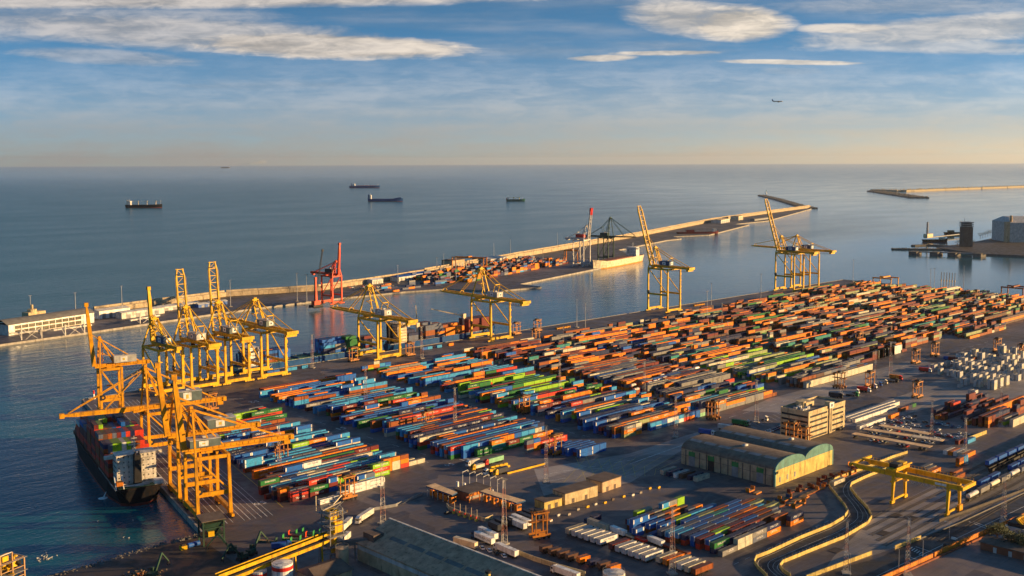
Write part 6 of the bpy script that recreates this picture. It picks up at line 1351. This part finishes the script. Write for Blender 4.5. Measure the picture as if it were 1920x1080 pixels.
for k in range(4): truck('low trailer chassis under the %s dark box below the straddle carrier' % od(k), 1022 + k * 16, 1036 + k * 5, rad(-8), 'white', 'flat', None, 6.2, cabbed=False, name='trailer'); truck('low trailer chassis under the %s box above the storage tank' % od(k), 1092 + k * 19, 1056 + k * 5.5, rad(-8), 'white', 'flat', None, 6.2, cabbed=False, name='trailer')
def car(m):
    mb = MB(); mb.hexa([(-2.15, -.86, .3), (2.1, -.86, .3), (2.1, .86, .3), (-2.15, .86, .3), (-2.1, -.85, .92), (2.0, -.82, .82), (2.0, .82, .82), (-2.1, .85, .92)], m)
    mb.hexa([(-1.7, -.8, .92), (1.05, -.8, .88), (1.05, .8, .88), (-1.7, .8, .92), (-1.3, -.62, 1.42), (.35, -.62, 1.45), (.35, .62, 1.45), (-1.3, .62, 1.42)], 'glass'); mb.box(-1.25, .3, -.6, .6, 1.43, 1.49, m)
    for x in (-1.35, 1.35):
        for s in (-1, 1): mb.tube((x, s * .72, .32), (x, s * .9, .32), .32, 'tyre', 8)
    return mb.build('car')
CARS = {}
def put_car(x, y, a, m, label):
    if m not in CARS: o = car(m); CARS[m] = o
    else: o = CARS[m].copy(); COL.objects.link(o)
    o.location = (x, y, .016); o.rotation_euler = (0, 0, a); tag(o, label, 'car', 'cars parked in the port')
CN = {'carwhite': 'white', 'carsilver': 'silver', 'carblack': 'black', 'carred': 'red', 'carblue': 'dark blue', 'cargrey': 'grey'}
def rc(): return rnd.choice(('carwhite', 'carwhite', 'carwhite', 'carsilver', 'carsilver', 'cargrey', 'carblack', 'carblue', 'carred'))
LOT = [(760, 448), (705, 455), (618, 478), (595, 492), (566, 484), (695, 487), (664, 498), (722, 517), (760, 497), (822, 430), (820, 472), (790, 523), (925, 492), (853, 537), (958, 534), (1022, 500), (1055, 512), (1095, 503), (1128, 524), (1152, 510), (1197, 538), (1268, 546), (620, 532), (585, 530), (690, 540), (752, 555), (655, 553), (790, 577), (826, 582), (857, 588), (920, 602), (992, 592), (990, 612), (1062, 570), (1058, 606), (1055, 626), (1095, 632), (1150, 626), (1168, 640), (1240, 656), (1275, 640), (1268, 606), (1342, 616), (1360, 505), (1022, 656), (1062, 662), (1097, 694), (495, 504), (490, 522), (452, 514), (440, 570), (378, 545), (408, 570), (345, 556)]
for k, (x, y) in enumerate(LOT):
    p = at(1560 + x / 5.333, 700 + y / 5.333); m = rc(); put_car(p[0], p[1], rad(rnd.choice((8, -82, 5, 98))), m, '%s car in open car park, %s counted from upper left' % (CN[m], od(k)))
CP = [((1645, 805), (1738, 822), 'rear'), ((1616, 812), (1765, 835), 'middle'), ((1595, 821), (1741, 847), 'front')]
for a, b, nm in CP:
    A_, B_ = Vector(at(*a)), Vector(at(*b)); d = B_ - A_; e = d.normalized(); n_ = Vector((-e.y, e.x)); n_ = n_ if n_.dot(Vector((FX, FY))) > 0 else -n_
    t = thing('carport', '%s of three long tan carport roofs in the car park' % nm, 'carport', (A_.x, A_.y, 0), math.atan2(d.y, d.x), 'carports'); L_ = d.length; sg_ = 1 if n_.dot(Vector((-e.y, e.x))) > 0 else -1
    mb = MB(); mb.prism([(0, 0), (L_, 0), (L_, sg_ * 6), (0, sg_ * 6)], 2.5, 2.66, 'canopytan'); mb.build('roof', t)
    if nm == 'middle': mb = MB(); mb.box(L_ * .62, L_ * .98, min(0, sg_ * 6), max(0, sg_ * 6), 2.68, 2.74, 'hullcream'); mb.build('roof_panel', t)
    mb = MB()
    for k in range(int(L_ / 7)): mb.box(3 + k * 7, 3.2 + k * 7, sg_ * 3 - .1, sg_ * 3 + .1, 0, 2.5, 'steel')
    mb.build('post', t); k = 0; s = 2.0; j = 0
    while s < L_ - 2:
        if rnd.random() < .68: m = rc(); q = A_ + e * s + n_ * 1.6; put_car(q.x, q.y, math.atan2(n_.y, n_.x) + math.pi, m, '%s car under the %s carport, %s from the left' % (CN[m], nm, od(j))); j += 1
        s += 2.9
for k in range(9): p = at(1430 + k * 4.6, 814 - k * 1.7); m = rc(); put_car(p[0], p[1], rad(-70), m, '%s car left of the office block, %s from the left' % (CN[m], od(k)))
for k, (x, y) in enumerate(((1572, 784), (1577, 786), (1594, 786), (1562, 800), (1574, 806))): p = at(x, y); m = rc(); put_car(p[0], p[1], 0, m, '%s car right of the office block, %s from the left' % (CN[m], od(k)))
for k in range(4): p = at(902 + k * 13.5, 1029 + k * 5); put_car(p[0], p[1], rad(62), ('carwhite', 'carwhite', 'carblack', 'carwhite')[k], '%s car in the short row by the shed roof, %s from left' % (('white', 'white', 'black', 'white')[k], od(k)))
p = at(1016, 945); put_car(p[0], p[1], 0, 'carwhite', 'white car alone beside the yellow cabin'); p = at(838, 963); put_car(p[0], p[1], 0, 'carblack', 'black car at the left end of the checkpoint wall')
for k in range(34):
    p = at(640 + rnd.uniform(0, 95), 545 - rnd.uniform(0, 7)); p = (p[0] + rnd.uniform(-20, 40), p[1] + rnd.uniform(0, 40)); m = rc(); put_car(p[0], p[1], rad(5), m, '%s car behind the red crane on the far dock, %s of that field' % (CN[m], od(k)))
    CARS[m].data and None
# ------------------------------------------------------------------ flat racks, scrap yard, far structures, air
def flat_rack(label, x, y, m, a=0.0, L=12, ends=True, lie=False, grp='empty flat racks'):
    t = thing('flat_rack', label, 'flat rack', (x, y, 0), a, grp); mb = MB(); mb.box(-L / 2, L / 2, -1.2, 1.2, .05, .6, m)
    for k in range(10): mb.box(-L / 2 + .4 + k * L / 10, -L / 2 + .9 + k * L / 10, -1.1, 1.1, .6, .68, 'wood')
    mb.build('platform', t)
    if ends:
        for s in (-1, 1): mb = MB(); mb.box(s * L / 2 - .15, s * L / 2 + .15, -1.2, 1.2, .6, 2.5, m); mb.build('end_panel', t)
    return t
for k, (x, y, m, n_) in enumerate(((545, 1012, 'green', 'green'), (556, 1005, 'crred', 'orange'), (570, 1003, 'green', 'green'), (582, 1000, 'green', 'green'), (560, 1018, 'green', 'green'), (500, 1016, 'darkgreen', 'dark green'), (540, 1028, 'houseblue', 'blue'))): p = at(x, y); flat_rack('%s flat rack, %s from the left in the group by the painted number' % (n_, od(k)), p[0], p[1], m, rad(-55), 9, grp='flat racks by the quay road')
for k in range(22):
    p = at(1448 + (k % 11) * 15 + rnd.uniform(-5, 5), 945 - (k % 11) * 7 + (k // 11) * 11 + rnd.uniform(-4, 4)); m = rnd.choice(('orangepaint', 'rust', 'orangepaint', 'houseblue', 'maroon')); flat_rack('%s flat rack in field below the yellow wall, %s of upper left group' % ({'orangepaint': 'orange', 'rust': 'rusty', 'houseblue': 'blue', 'maroon': 'dark red'}[m], od(k)), p[0], p[1], m, rad(rnd.choice((0, 3, 90, -4))), rnd.choice((6, 6, 12)), rnd.random() < .6, grp='flat racks below the warehouse')
for k, (x, y) in enumerate(((1470, 938), (1503, 936), (1496, 948), (1508, 930), (1405, 921), (1418, 925))): p = at(x, y); flat_rack('orange flat rack lying in the open, %s of the lower group near the road bend' % od(k), p[0], p[1], 'orangepaint', rad(5), 12 if k < 4 else 6, k % 2 == 0, grp='flat racks below the warehouse')
for k in range(9): p = at(918 + k * 8 - (k // 5) * 36, 884 - k * 2 + (k // 5) * 4); mb = MB(); mb.box(-1.6, 1.6, -.7, .7, 0, 1.1, 'yellow'); mb.box(-1.3, 1.3, -.5, .5, 1.1, 1.3, 'yellow'); o = mb.build('road_block'); o.location = (*p, 0); tag(o, '%s yellow concrete road block from the left behind the checkpoint' % od(k), 'road block', 'road blocks behind the checkpoint')
mb = MB(); mb.wall([at(950, 889), at(1020, 871)], .6, 1.0, 'yellow'); tag(mb.build('kerb_wall'), 'long low yellow barrier ending at the lattice mast', 'barrier')
mb = MB(); mb.wall([at(700, 957), at(740, 950), at(790, 928)], .3, 1.6, 'grey'); tag(mb.build('boundary_wall'), 'grey boundary wall between left block and checkpoint', 'wall')
mb = MB(); mb.wall([at(970, 1040), at(1000, 1052), at(1045, 1066), at(1095, 1080)], .4, 2.2, 'wallcream'); tag(mb.build('boundary_wall'), 'cream boundary wall below the dark boxes at the bottom', 'wall')
mb = MB(); mb.wall([at(1815, 826), at(1848, 813)], .5, 2.4, 'yellowwall'); tag(mb.build('boundary_wall'), 'short sunlit wall right of the carports', 'wall')
# hopper on the quay end
p = at(395, 1016); t = thing('ship_hopper', 'dark green bulk hopper with red brown roof at the end of the near quay', 'hopper', (p[0], p[1], 0), rad(-12)); mb = MB()
for x in (-5, 5):
    for y in (-4, 4): mb.box(x - .4, x + .4, y - .4, y + .4, 0, 12, 'darkgreen')
for z in (4, 8): mb.box(-5.4, 5.4, -4.4, 4.4, z, z + .4, 'darkgreen')
mb.build('frame', t); mb = MB(); mb.hexa([(-1.5, -1.5, 4), (1.5, -1.5, 4), (1.5, 1.5, 4), (-1.5, 1.5, 4), (-5, -4, 10.5), (5, -4, 10.5), (5, 4, 10.5), (-5, 4, 10.5)], 'darkgreen'); mb.box(-3, 0, -5.2, -4.2, 4.5, 7, 'yellow'); mb.build('funnel_hopper', t); mb = MB(); mb.prism([(-6, -5), (6, -5), (6, 5), (-6, 5)], 11.9, lambda x, y: 12.3 if y < 0 else 13.2, 'roofbrown'); mb.build('roof', t)
def loader(label, x, y, a, m='darkgreen'):
    t = thing('material_handler', label, 'excavator', (x, y, 0), a, 'material handlers at the scrap yard'); mb = MB(); mb.box(-2.4, 2.4, -1.6, 1.6, .3, 1.3, 'dark')
    for s in (-1, 1):
        for q in (-1.6, 1.6): mb.tube((q, s * 1.3, .6), (q, s * 1.9, .6), .6, 'tyre', 10)
    mb.build('undercarriage', t); mb = MB(); mb.box(-2.6, 1.6, -1.5, 1.5, 1.4, 3.0, m); mb.box(.4, 2.0, .2, 1.6, 2.6, 4.6, m); mb.box(2.0, 2.05, .35, 1.45, 3.2, 4.5, 'glass'); mb.build('upper_body', t)
    mb = MB(); mb.beam((1, -.6, 2.6), (6, -.6, 9.5), .7, .9, m); mb.beam((6, -.6, 9.5), (11, -.6, 4), .5, .6, m); mb.build('arm', t); mb = MB()
    for k in range(4): q = k * 1.57; mb.beam((11, -.6, 4), (11 + math.cos(q) * .8, -.6 + math.sin(q) * .8, 2.2), .25, .4, 'dark')
    mb.build('grab', t)
for x, y, a, lb in ((470, 1040, 20, 'green material handler with raised arm nearest the flat racks'), (452, 1050, 190, 'dark material handler in shade left of the flat racks'), (432, 1036, 150, 'material handler close behind the dark hopper'), (285, 1084, 30, 'dark material handler with a folded arm over the scrap heap at bottom left')): p = at(x, y); loader(lb, p[0], p[1], rad(a))
p = at(345, 1024); t = thing('work_barge', 'small heap of blue and yellow gear at the shore end of the basin', 'equipment', (p[0] + 3, p[1] - 3, 0)); mb = MB(); mb.tube((-3, 0, 1), (3, 0, 1), 1.2, 'blue', 10); mb.build('blue_drum', t); mb = MB(); mb.box(-7, -4, -1.5, 1, 0, 1.8, 'yellow'); mb.box(-6.6, -5, -1, .5, 1.8, 2.6, 'dark'); mb.build('yellow_machine', t)
mb = MB(); c = Vector((*at(262, 1086), 0))
for k in range(420): q = rnd.uniform(0, 6.28); r = abs(rnd.gauss(0, 5)); z = max(.1, 4.2 - r * .5) * rnd.random(); s = rnd.uniform(.2, .7); x, y = c.x + math.cos(q) * r, c.y + math.sin(q) * r; mb.beam((x, y, z), (x + rnd.uniform(-1, 1), y + rnd.uniform(-1, 1), z + rnd.uniform(-.3, .7)), s, s * .6, rnd.choice(('scrap', 'scrap', 'rust', 'wood')))
tag(mb.build('scrap_heap'), None, None, kind='stuff')
# ship loader at the lower left corner
p = at(8, 1098); t = thing('ship_loader', 'yellow and black bulk handling machine in the lower left corner', 'machine', (p[0], p[1], 0), rad(20)); mb = MB()
for x in (-6, 0, 6):
    for y in (-5, 5): mb.box(x - .3, x + .3, y - .3, y + .3, WL, 12 if x > 0 else 16, 'wood')
for z in (4, 8, 12):
    for y in (-5, 5): mb.beam((-6, y, z), (6, y, z), .3, .3, 'wood')
    for x in (-6, 6): mb.beam((x, -5, z), (x, 5, z), .3, .3, 'wood')
mb.beam((-6, -5, 16), (0, -5, 16), .3, .3, 'offwhite'); mb.beam((-6, 5, 16), (0, 5, 16), .3, .3, 'offwhite'); mb.build('frame', t); mb = MB()
for k in range(60): x, y, z = rnd.uniform(-5.5, 5), rnd.uniform(-4.5, 4.5), rnd.uniform(1, 11); mb.tube((x, y, z), (x + rnd.uniform(-2, 2), y + rnd.uniform(-2, 2), z + rnd.uniform(.2, 2)), rnd.uniform(.4, 1), 'yellow' if rnd.random() < .75 else 'dark', 8)
mb.build('drive_unit', t); mb = MB(); mb.box(1, 4, -4, -1, 8.5, 11, 'yellow'); mb.build('motor_cabin', t); mb = MB(); mb.box(-4, -1, -4, -1, 12.4, 14.6, 'yellow'); mb.build('motor_cabin', t); mb = MB()
for z in (6, 11.8): mb.box(-6, 7, -6, 5, z, z + .2, 'steel')
mb.build('walkway', t)
# gulls on the basin
gm = MB(); gm.lathe([(.02, -.12), (.16, -.06), (.2, .08), (.1, .2), (.02, .24)], 'white', 8); gm.tube((.18, 0, .15), (.34, 0, .3), .07, 'white', 6, .09); gm.tube((.42, 0, .3), (.5, 0, .29), .03, 'paintyellow', 5, .01); gm.hexa([(-.5, -.08, .1), (0, -.2, .1), (0, .2, .1), (-.5, .08, .1), (-.5, -.05, .16), (0, -.15, .24), (0, .15, .24), (-.5, .05, .16)], 'grey'); g0 = gm.build('gull'); g0.scale = (1.4,) * 3
for k in range(30):
    o = g0 if k == 0 else g0.copy()
    if k: COL.objects.link(o)
    p = at(60 + rnd.gauss(22, 9), 1036 + rnd.gauss(10, 6.5), WL) if k < 25 else at(rnd.uniform(60, 300), rnd.uniform(950, 1035), WL)
    o.location = (p[0], p[1], WL + .1); o.rotation_euler = (0, 0, rnd.uniform(0, 6)); tag(o, 'white gull floating on the dark water of the near basin', 'gull', 'gulls floating on the basin')
# terminal and footbridges on the far dock
A_, B_ = Vector(at(16, 629)), Vector(at(176, 604)); d = B_ - A_; t = thing('passenger_terminal', 'long white glazed terminal with dark roof at the left edge', 'terminal', (A_.x, A_.y, -.28), math.atan2(d.y, d.x)); L_ = d.length
mb = MB(); mb.box(0, L_, .2, 26, 0, 11, 'offwhite'); mb.box(-.2, L_ + .2, -.2, .2, 10, 11.4, 'white'); mb.box(-.2, L_ + .2, -.2, .2, 5.0, 5.8, 'white'); mb.box(0, 7, -.15, .2, 0, 10, 'white'); mb.box(L_ - 14, L_, -.15, .2, 0, 10, 'white'); mb.build('wall', t)
mb = MB(); n = 10
for k in range(n):
    y0, y1 = -1 + 28 * k / n, -1 + 28 * (k + 1) / n; z0, z1 = 11.4 + 5 * math.sin(math.pi * k / n), 11.4 + 5 * math.sin(math.pi * (k + 1) / n); mb.face([(-2, y0, z0), (L_ + 1, y0, z0), (L_ + 1, y1, z1), (-2, y1, z1)], 'roofgrey')
mb.build('roof', t); w_ = []
for k in range(int(L_ / 8.5) - 2): w_ += [(8 + k * 8.5, 15.2 + k * 8.5, .0, .15, 6.2, 9.6), (8 + k * 8.5, 15.2 + k * 8.5, .0, .15, .8, 4.6)]
for i, o in enumerate(windows('window', t, w_, 'glass')):
    r = w_[i]; mb = MB(); mb.box(r[0], r[1], -.06, .0, r[4] - .25, r[4], 'wallcream')
    for q in range(4): mb.box(r[0] + 1.5 + q * 1.4, r[0] + 1.7 + q * 1.4, -.05, .0, r[4], r[5], 'wallcream')
    mb.build('window_frame', o)
mb = MB(); mb.tube((L_ * .5, 36, 0), (L_ * .5, 36, 20), 5, 'wallcream', 14); mb.tube((L_ * .5, 36, 20), (L_ * .5, 36, 25), 1.5, 'wallcream', 10); mb.box(L_ * .42, L_ * .62, 30, 42, 0, 17, 'wallcream'); mb.build('turret', t)
for k, (a, b, lb) in enumerate((((40, 637), (78, 633), 'left white footbridge frame before the terminal'), ((122, 629), (158, 624), 'right white footbridge frame before the terminal'), ((262, 606), (290, 601), 'small white gangway frame right of the terminal'))):
    A_, B_ = Vector(at(*a)), Vector(at(*b)); d = B_ - A_; L_ = d.length; t = thing('boarding_bridge', lb, 'footbridge', (A_.x, A_.y, -.28), math.atan2(d.y, d.x), 'boarding bridges of the terminal'); h = 12 if k < 2 else 8
    for x in (0, L_):
        mb = MB(); mb.box(x - .5, x + .5, -.5, .5, 0, h, 'offwhite'); mb.beam((x, 0, 0), (x, 8, h * .6), .5, .5, 'offwhite'); mb.build('column', t)
    mb = MB(); mb.beam((-12, 3, h * .62), (L_ + 10, 3, h * .62), 2.6, 1.6, 'offwhite'); mb.beam((0, 0, h), (L_ / 2, 0, h * .4), .4, .4, 'offwhite'); mb.beam((L_, 0, h), (L_ / 2, 0, h * .4), .4, .4, 'offwhite'); mb.beam((L_ / 2, 0, h * .4), (L_ * .2, 0, 0), .4, .4, 'offwhite'); mb.beam((L_ / 2, 0, h * .4), (L_ * .8, 0, 0), .4, .4, 'offwhite'); mb.build('walkway', t)
def shed(label, x, y, L, D, h, a, wall='offwhite', roof='roofgrey', grp='sheds on the far dock', pit=2.0):
    p = at(x, y); t = thing('dock_shed', label, 'shed', (p[0], p[1], -.28), a, grp); mb = MB(); mb.box(0, L, 0, D, 0, h, wall); mb.build('wall', t); mb = MB(); mb.prism([(-.5, -.5), (L + .5, -.5), (L + .5, D + .5), (-.5, D + .5)], h, h + .4, roof); mb.hexa([(-.5, -.5, h + .4), (L + .5, -.5, h + .4), (L + .5, D + .5, h + .4), (-.5, D + .5, h + .4), (-.5, D / 2 - .1, h + pit), (L + .5, D / 2 - .1, h + pit), (L + .5, D / 2 + .1, h + pit), (-.5, D / 2 + .1, h + pit)], roof); mb.build('roof', t); windows('door', t, [(L * (.1 + k * .22), L * (.1 + k * .22) + L * .1, -.1, -.02, 0, h * .7) for k in range(4)], 'grey'); return t
dd = rad(10)
shed('white gabled shed right of the terminal', 186, 598, 42, 20, 9, dd, 'white', 'offwhite'); shed('row of low white stores behind the raised orange boom', 228, 598, 60, 12, 7, dd, 'offwhite', 'lightgrey'); shed('low white canopy building left of the blue crane', 300, 584, 60, 12, 5, dd, 'offwhite', 'lightgrey'); shed('low blue sided store behind the second yellow crane', 372, 577, 46, 8, 4, dd, 'blue', 'lightgrey')
shed('pale building with blue roof left of the brown sheds', 748, 528, 40, 18, 7, dd, 'offwhite', 'blue'); shed('blue roofed building right of its twin on the far dock', 774, 524, 44, 20, 8, dd, 'lightgrey', 'blue'); shed('brown unfinished looking shed beside the orange gantry', 848, 506, 34, 24, 16, dd, 'tan', 'roofbrown'); shed('flat dark canopy shed before the sea wall', 800, 515, 60, 30, 5, dd, 'grey', 'roofbrown'); shed('long pale roofed shed behind the stacks of the far dock', 920, 497, 60, 40, 10, rad(16), 'offwhite', 'lightgrey')
shed('white roofed hut by parked cars behind wide yellow crane', 698, 533, 24, 14, 6, dd, 'offwhite', 'white'); shed('cluster hut on the bank far out by the sea wall', 1352, 419, 90, 30, 10, rad(18), 'offwhite', 'wallcream'); shed('small white hut farther out on the bank', 1385, 413, 50, 26, 12, rad(18), 'hullcream', 'wallcream'); shed('long hut by the jetty at the end of the bank', 1415, 414, 120, 14, 5, rad(12), 'grey', 'rock')
# right pier: silo tower, tank building, loading arms, trees
p = at(1811, 463); t = thing('silo_tower', 'tall dark silo tower standing on the right-hand pier', 'tower', (p[0], p[1], .6), AL); mb = MB(); mb.box(-10, 10, -10, 10, 0, 42, 'roofbrown'); mb.build('shaft', t); mb = MB()
for k in range(3): mb.box(-11, 11, -11, 11, 43 + k * 4, 45 + k * 4, 'grey')
mb.box(-8, 8, -8, 8, 42, 53, 'dark'); mb.build('top_floors', t); mb = MB(); mb.tube((3, 3, 53), (3, 3, 62), .4, 'steel', 6); mb.build('antenna', t)
p = at(1893, 455); t = thing('tank_building', 'huge pale storage building cut by the right edge of the picture', 'building', (p[0], p[1], .6), rad(-44)); mb = MB(); mb.box(0, 160, 0, 90, 0, 44, 'lightgrey')
for k in range(20): mb.box(3 + k * 8, 3.8 + k * 8, -.5, 0, 0, 44, 'offwhite')
mb.box(-8, 0, 0, 12, 0, 46, 'tan'); mb.build('wall', t); mb = MB(); mb.hexa([(-1, -1, 44), (161, -1, 44), (161, 91, 44), (-1, 91, 44), (10, 30, 56), (150, 30, 56), (150, 60, 56), (10, 60, 56)], 'lightgrey'); mb.build('roof', t); mb = MB(); mb.tube((4, 5, 46), (4, 5, 60), 3, 'tan', 10); mb.build('stack', t)
for k in range(6):
    p = at(1764 + k * 5.1, 541 + k * .4); t = thing('loading_arm', 'marine loading arm, %s of six from the left' % od(k), 'loading arm', (p[0], p[1], 0), 0, 'marine loading arms'); mb = MB(); mb.tube((0, 0, 0), (0, 0, 12), .7, 'lightgrey', 8); mb.tube((0, 0, 11), (0, 0, 13), 1.1, 'hullcream', 8); mb.build('riser', t); mb = MB(); mb.tube((0, 0, 12), (.3, 0, 24), .5, 'steel', 8); mb.tube((.3, 0, 24), (.9, 0, 10), .35, 'steel', 8); mb.build('arm', t)
p = at(1778, 545); t = thing('pipe_platform', 'cream pipe platform under the marine loading arms', 'platform', (p[0], p[1], 0)); mb = MB(); mb.box(-24, 26, -6, 4, 2, 4, 'hullcream'); mb.box(-18, 20, -5, 3, 4, 5, 'lightgrey'); mb.build('platform_deck', t); mb = MB()
for k in range(8): mb.box(-22 + k * 6, -21 + k * 6, -5, -4, 0, 2, 'steel')
mb.build('support', t)
mb = MB(); a, b = atv(1716, 472, 3), atv(1850, 476, 3); mb.beam(a, b, 6, 2, 'grey')
for s in (0, .3, .55, .9): q = a.lerp(b, s); mb.box(q.x - 12, q.x + 12, q.y - 8, q.y + 8, WL - 1, 4, 'rock')
tag(mb.build('jetty'), 'pipe jetty on stone pads along the front of the right pier', 'jetty')
mb = MB(); a, b = atv(1735, 446, 3), atv(1800, 439, 3); mb.beam(a, b, 6, 2, 'grey'); mb.tube((a.x + 10, a.y, 2), (a.x + 10, a.y, 40), 3, 'grey', 8, 2); mb.box(a.x, a.x + 30, a.y - 5, a.y + 5, 3, 12, 'hullcream'); tag(mb.build('jetty'), 'tanker jetty with a slim tower left of the dark silo', 'jetty')
for k in range(14): p = at(1838 + k * 4.6, 448 - k * 1.4); tree('%s tree from the left in the row behind the silo tower' % od(k), p[0], p[1], 13, 8, .8, 120, 'trees on the right pier', 'pier_tree')
for k in range(7): p = at(1795 + k * 5, 460 + rnd.uniform(-1, 2)); tree('%s dark tree from the left at the foot of the silo tower' % od(k), p[0], p[1], 11, 9, .7, 120, 'trees on the right pier', 'pier_tree')
# small beacons
p = at(175, 748); t = thing('harbour_light', 'small red and white light beacon at the far corner of the near quay', 'beacon', (p[0], p[1], 0)); mb = MB(); mb.lathe([(1.4, 0), (1.1, 1.5), (.7, 2.0), (.6, 4)], 'white', 12); mb.build('base', t); mb = MB(); mb.lathe([(.65, 4), (.65, 6.4), (.2, 7)], 'red', 12); mb.build('lantern', t)
p = at(1437, 365); t = thing('harbour_light', 'tiny beacon on the tip of the dark rock mole', 'beacon', (p[0], p[1], 3)); mb = MB(); mb.lathe([(5, 0), (4, 6), (2, 7), (2, 16)], 'white', 10); mb.build('base', t); mb = MB(); mb.lathe([(2.2, 16), (2.2, 20), (.5, 22)], 'green', 10); mb.build('lantern', t)
# street lamps on the main road
for k, (x, y) in enumerate(((1592, 1079), (1683, 1070), (1728, 1052), (1778, 1018))):
    p = at(x, y); t = thing('street_lamp', '%s street lamp from the left over the main road at lower right' % od(k), 'street lamp', (p[0], p[1], 0), rad(120), 'street lamps of the main road'); mb = MB(); mb.tube((0, 0, 0), (0, 0, 10), .14, 'lightgrey', 6, .08); mb.beam((0, 0, 10), (1.8, 0, 10.6), .1, .1, 'lightgrey'); mb.build('pole', t); mb = MB(); mb.box(1.6, 2.5, -.15, .15, 10.5, 10.7, 'lampglass'); mb.build('lamp_head', t)
# yellow spreaders left on the quay
for k, (x, y) in enumerate(((1055, 616), (1310, 573), (1600, 533))):
    p = at(x, y); t = thing('spreader_frame', '%s yellow spreader frame from the left lying on the long quay' % od(k), 'spreader', (p[0], p[1], 0), 0, 'spreader frames on the quay'); mb = MB(); mb.box(-11, 11, -1.3, -.7, .8, 1.6, 'amber'); mb.box(-11, 11, .7, 1.3, .8, 1.6, 'amber')
    for q in range(6): mb.box(-10.5 + q * 4.1, -10 + q * 4.1, -1.5, 1.5, 0, 2.4, 'amber')
    mb.build('frame', t)
# tank containers in the orange block
for k, (x, y, c_) in enumerate(TANKS):
    p = (x, y); t = thing('tank_container', '%s tank container, %s from the left on top of the tank rows' % ({'offwhite': 'white', 'silver': 'silver', 'tankcream': 'cream'}[c_], od(k)), 'tank container', (p[0], p[1], 5.2), 0, 'tank containers'); mb = MB(); mb.tube((-2.8, 0, 1.3), (2.8, 0, 1.3), 1.15, c_, 14); mb.build('tank', t); mb = MB()
    for sx in (-1, 1):
        for sy in (-1, 1): mb.box(sx * 3 - .08, sx * 3 + .08, sy * 1.15 - .08, sy * 1.15 + .08, 0, 2.6, 'crred')
        for z in (.08, 2.5): mb.box(sx * 3 - .07, sx * 3 + .07, -1.1, 1.1, z - .07, z + .07, 'crred')
    for sy in (-1, 1): mb.box(-2.9, 2.9, sy * 1.15 - .07, sy * 1.15 + .07, .0, .15, 'crred')
    mb.build('frame', t)
# aeroplane
zc = 3700.0; pos = Vector((FX, FY, 0)) * zc + Vector((RX, RY, 0)) * (zc * (1455 - 960) / F) + Vector((0, 0, CAMH + zc * (HZ - 193) / F))
t = thing('aeroplane', 'white passenger aeroplane flying low over the sea at the right', 'aeroplane', tuple(pos), CAMR); mb = MB()
mb.tube((-12, 0, 0), (14, 0, 0), 2.0, 'offwhite', 14); mb.tube((14, 0, 0), (18.5, 0, -.5), 2.0, 'offwhite', 14, .5); mb.tube((-19, 0, .9), (-12, 0, 0), .4, 'offwhite', 14, 2.0); mb.build('fuselage', t)
for s in (-1, 1):
    mb = MB(); mb.hexa([(1.5, s * 1.5, -1.2), (7, s * 1.5, -1.2), (-1, s * 17, .4), (-3, s * 17, .4), (1.5, s * 1.5, -.6), (7, s * 1.5, -.6), (-1, s * 17, .6), (-3, s * 17, .6)], 'lightgrey'); mb.build('wing', t)
    mb = MB(); mb.tube((2.2, s * 5.8, -2.0), (6.0, s * 5.8, -2.0), 1.1, 'dark', 12); mb.build('engine', t)
    mb = MB(); mb.hexa([(-18, s * .3, 1.2), (-14.5, s * .3, 1.2), (-17, s * 6, 1.7), (-18.5, s * 6, 1.7), (-18, s * .3, 1.5), (-14.5, s * .3, 1.5), (-17, s * 6, 1.9), (-18.5, s * 6, 1.9)], 'lightgrey'); mb.build('tailplane', t)
mb = MB(); mb.hexa([(-18.5, -.2, 1), (-13, -.2, 1.4), (-13, .2, 1.4), (-18.5, .2, 1), (-20, -.15, 8), (-17.8, -.15, 8), (-17.8, .15, 8), (-20, .15, 8)], 'hullblue'); mb.build('tail_fin', t)
# smoke of the horizon ship
mb = MB(); q0 = Vector((*at(430, 315), 0)) * .99
for k in range(9):
    c = q0 + Vector((RX, RY, 0)) * (120 + k * 130); r = 22 + k * 11; z = 62 + k * 17
    mb.lathe([(r * .1, z - r * .6), (r * .8, z - r * .45), (r * 1.3, z), (r * .9, z + r * .5), (r * .1, z + r * .65)], 'white', 10, (c.x, c.y))
o = mb.build('smoke'); o.data.materials.clear(); m = bpy.data.materials.new('smoke_air'); m.use_nodes = True; nt_ = m.node_tree; nt_.nodes.clear()
pv = nt_.nodes.new('ShaderNodeVolumePrincipled'); pv.inputs['Color'].default_value = (0.9, 0.88, 0.82, 1); pv.inputs['Density'].default_value = 0.0016
oo = nt_.nodes.new('ShaderNodeOutputMaterial'); nt_.links.new(pv.outputs[0], oo.inputs['Volume']); o.data.materials.append(m); o['kind'] = 'stuff'
# haze over land and sea
hz = MB(); hz.box(-64000, 64000, -64000, 64000, -12, 470, 'white'); o = hz.build('haze'); o.data.materials.clear(); m = bpy.data.materials.new('haze_air'); m.use_nodes = True; nt_ = m.node_tree; nt_.nodes.clear()
pv = nt_.nodes.new('ShaderNodeVolumePrincipled'); pv.inputs['Color'].default_value = (0.80, 0.86, 0.95, 1); pv.inputs['Density'].default_value = HAZE; pv.inputs['Anisotropy'].default_value = 0.45
oo = nt_.nodes.new('ShaderNodeOutputMaterial'); nt_.links.new(pv.outputs[0], oo.inputs['Volume']); o.data.materials.append(m); o['kind'] = 'stuff'; o.display_type = 'WIRE'
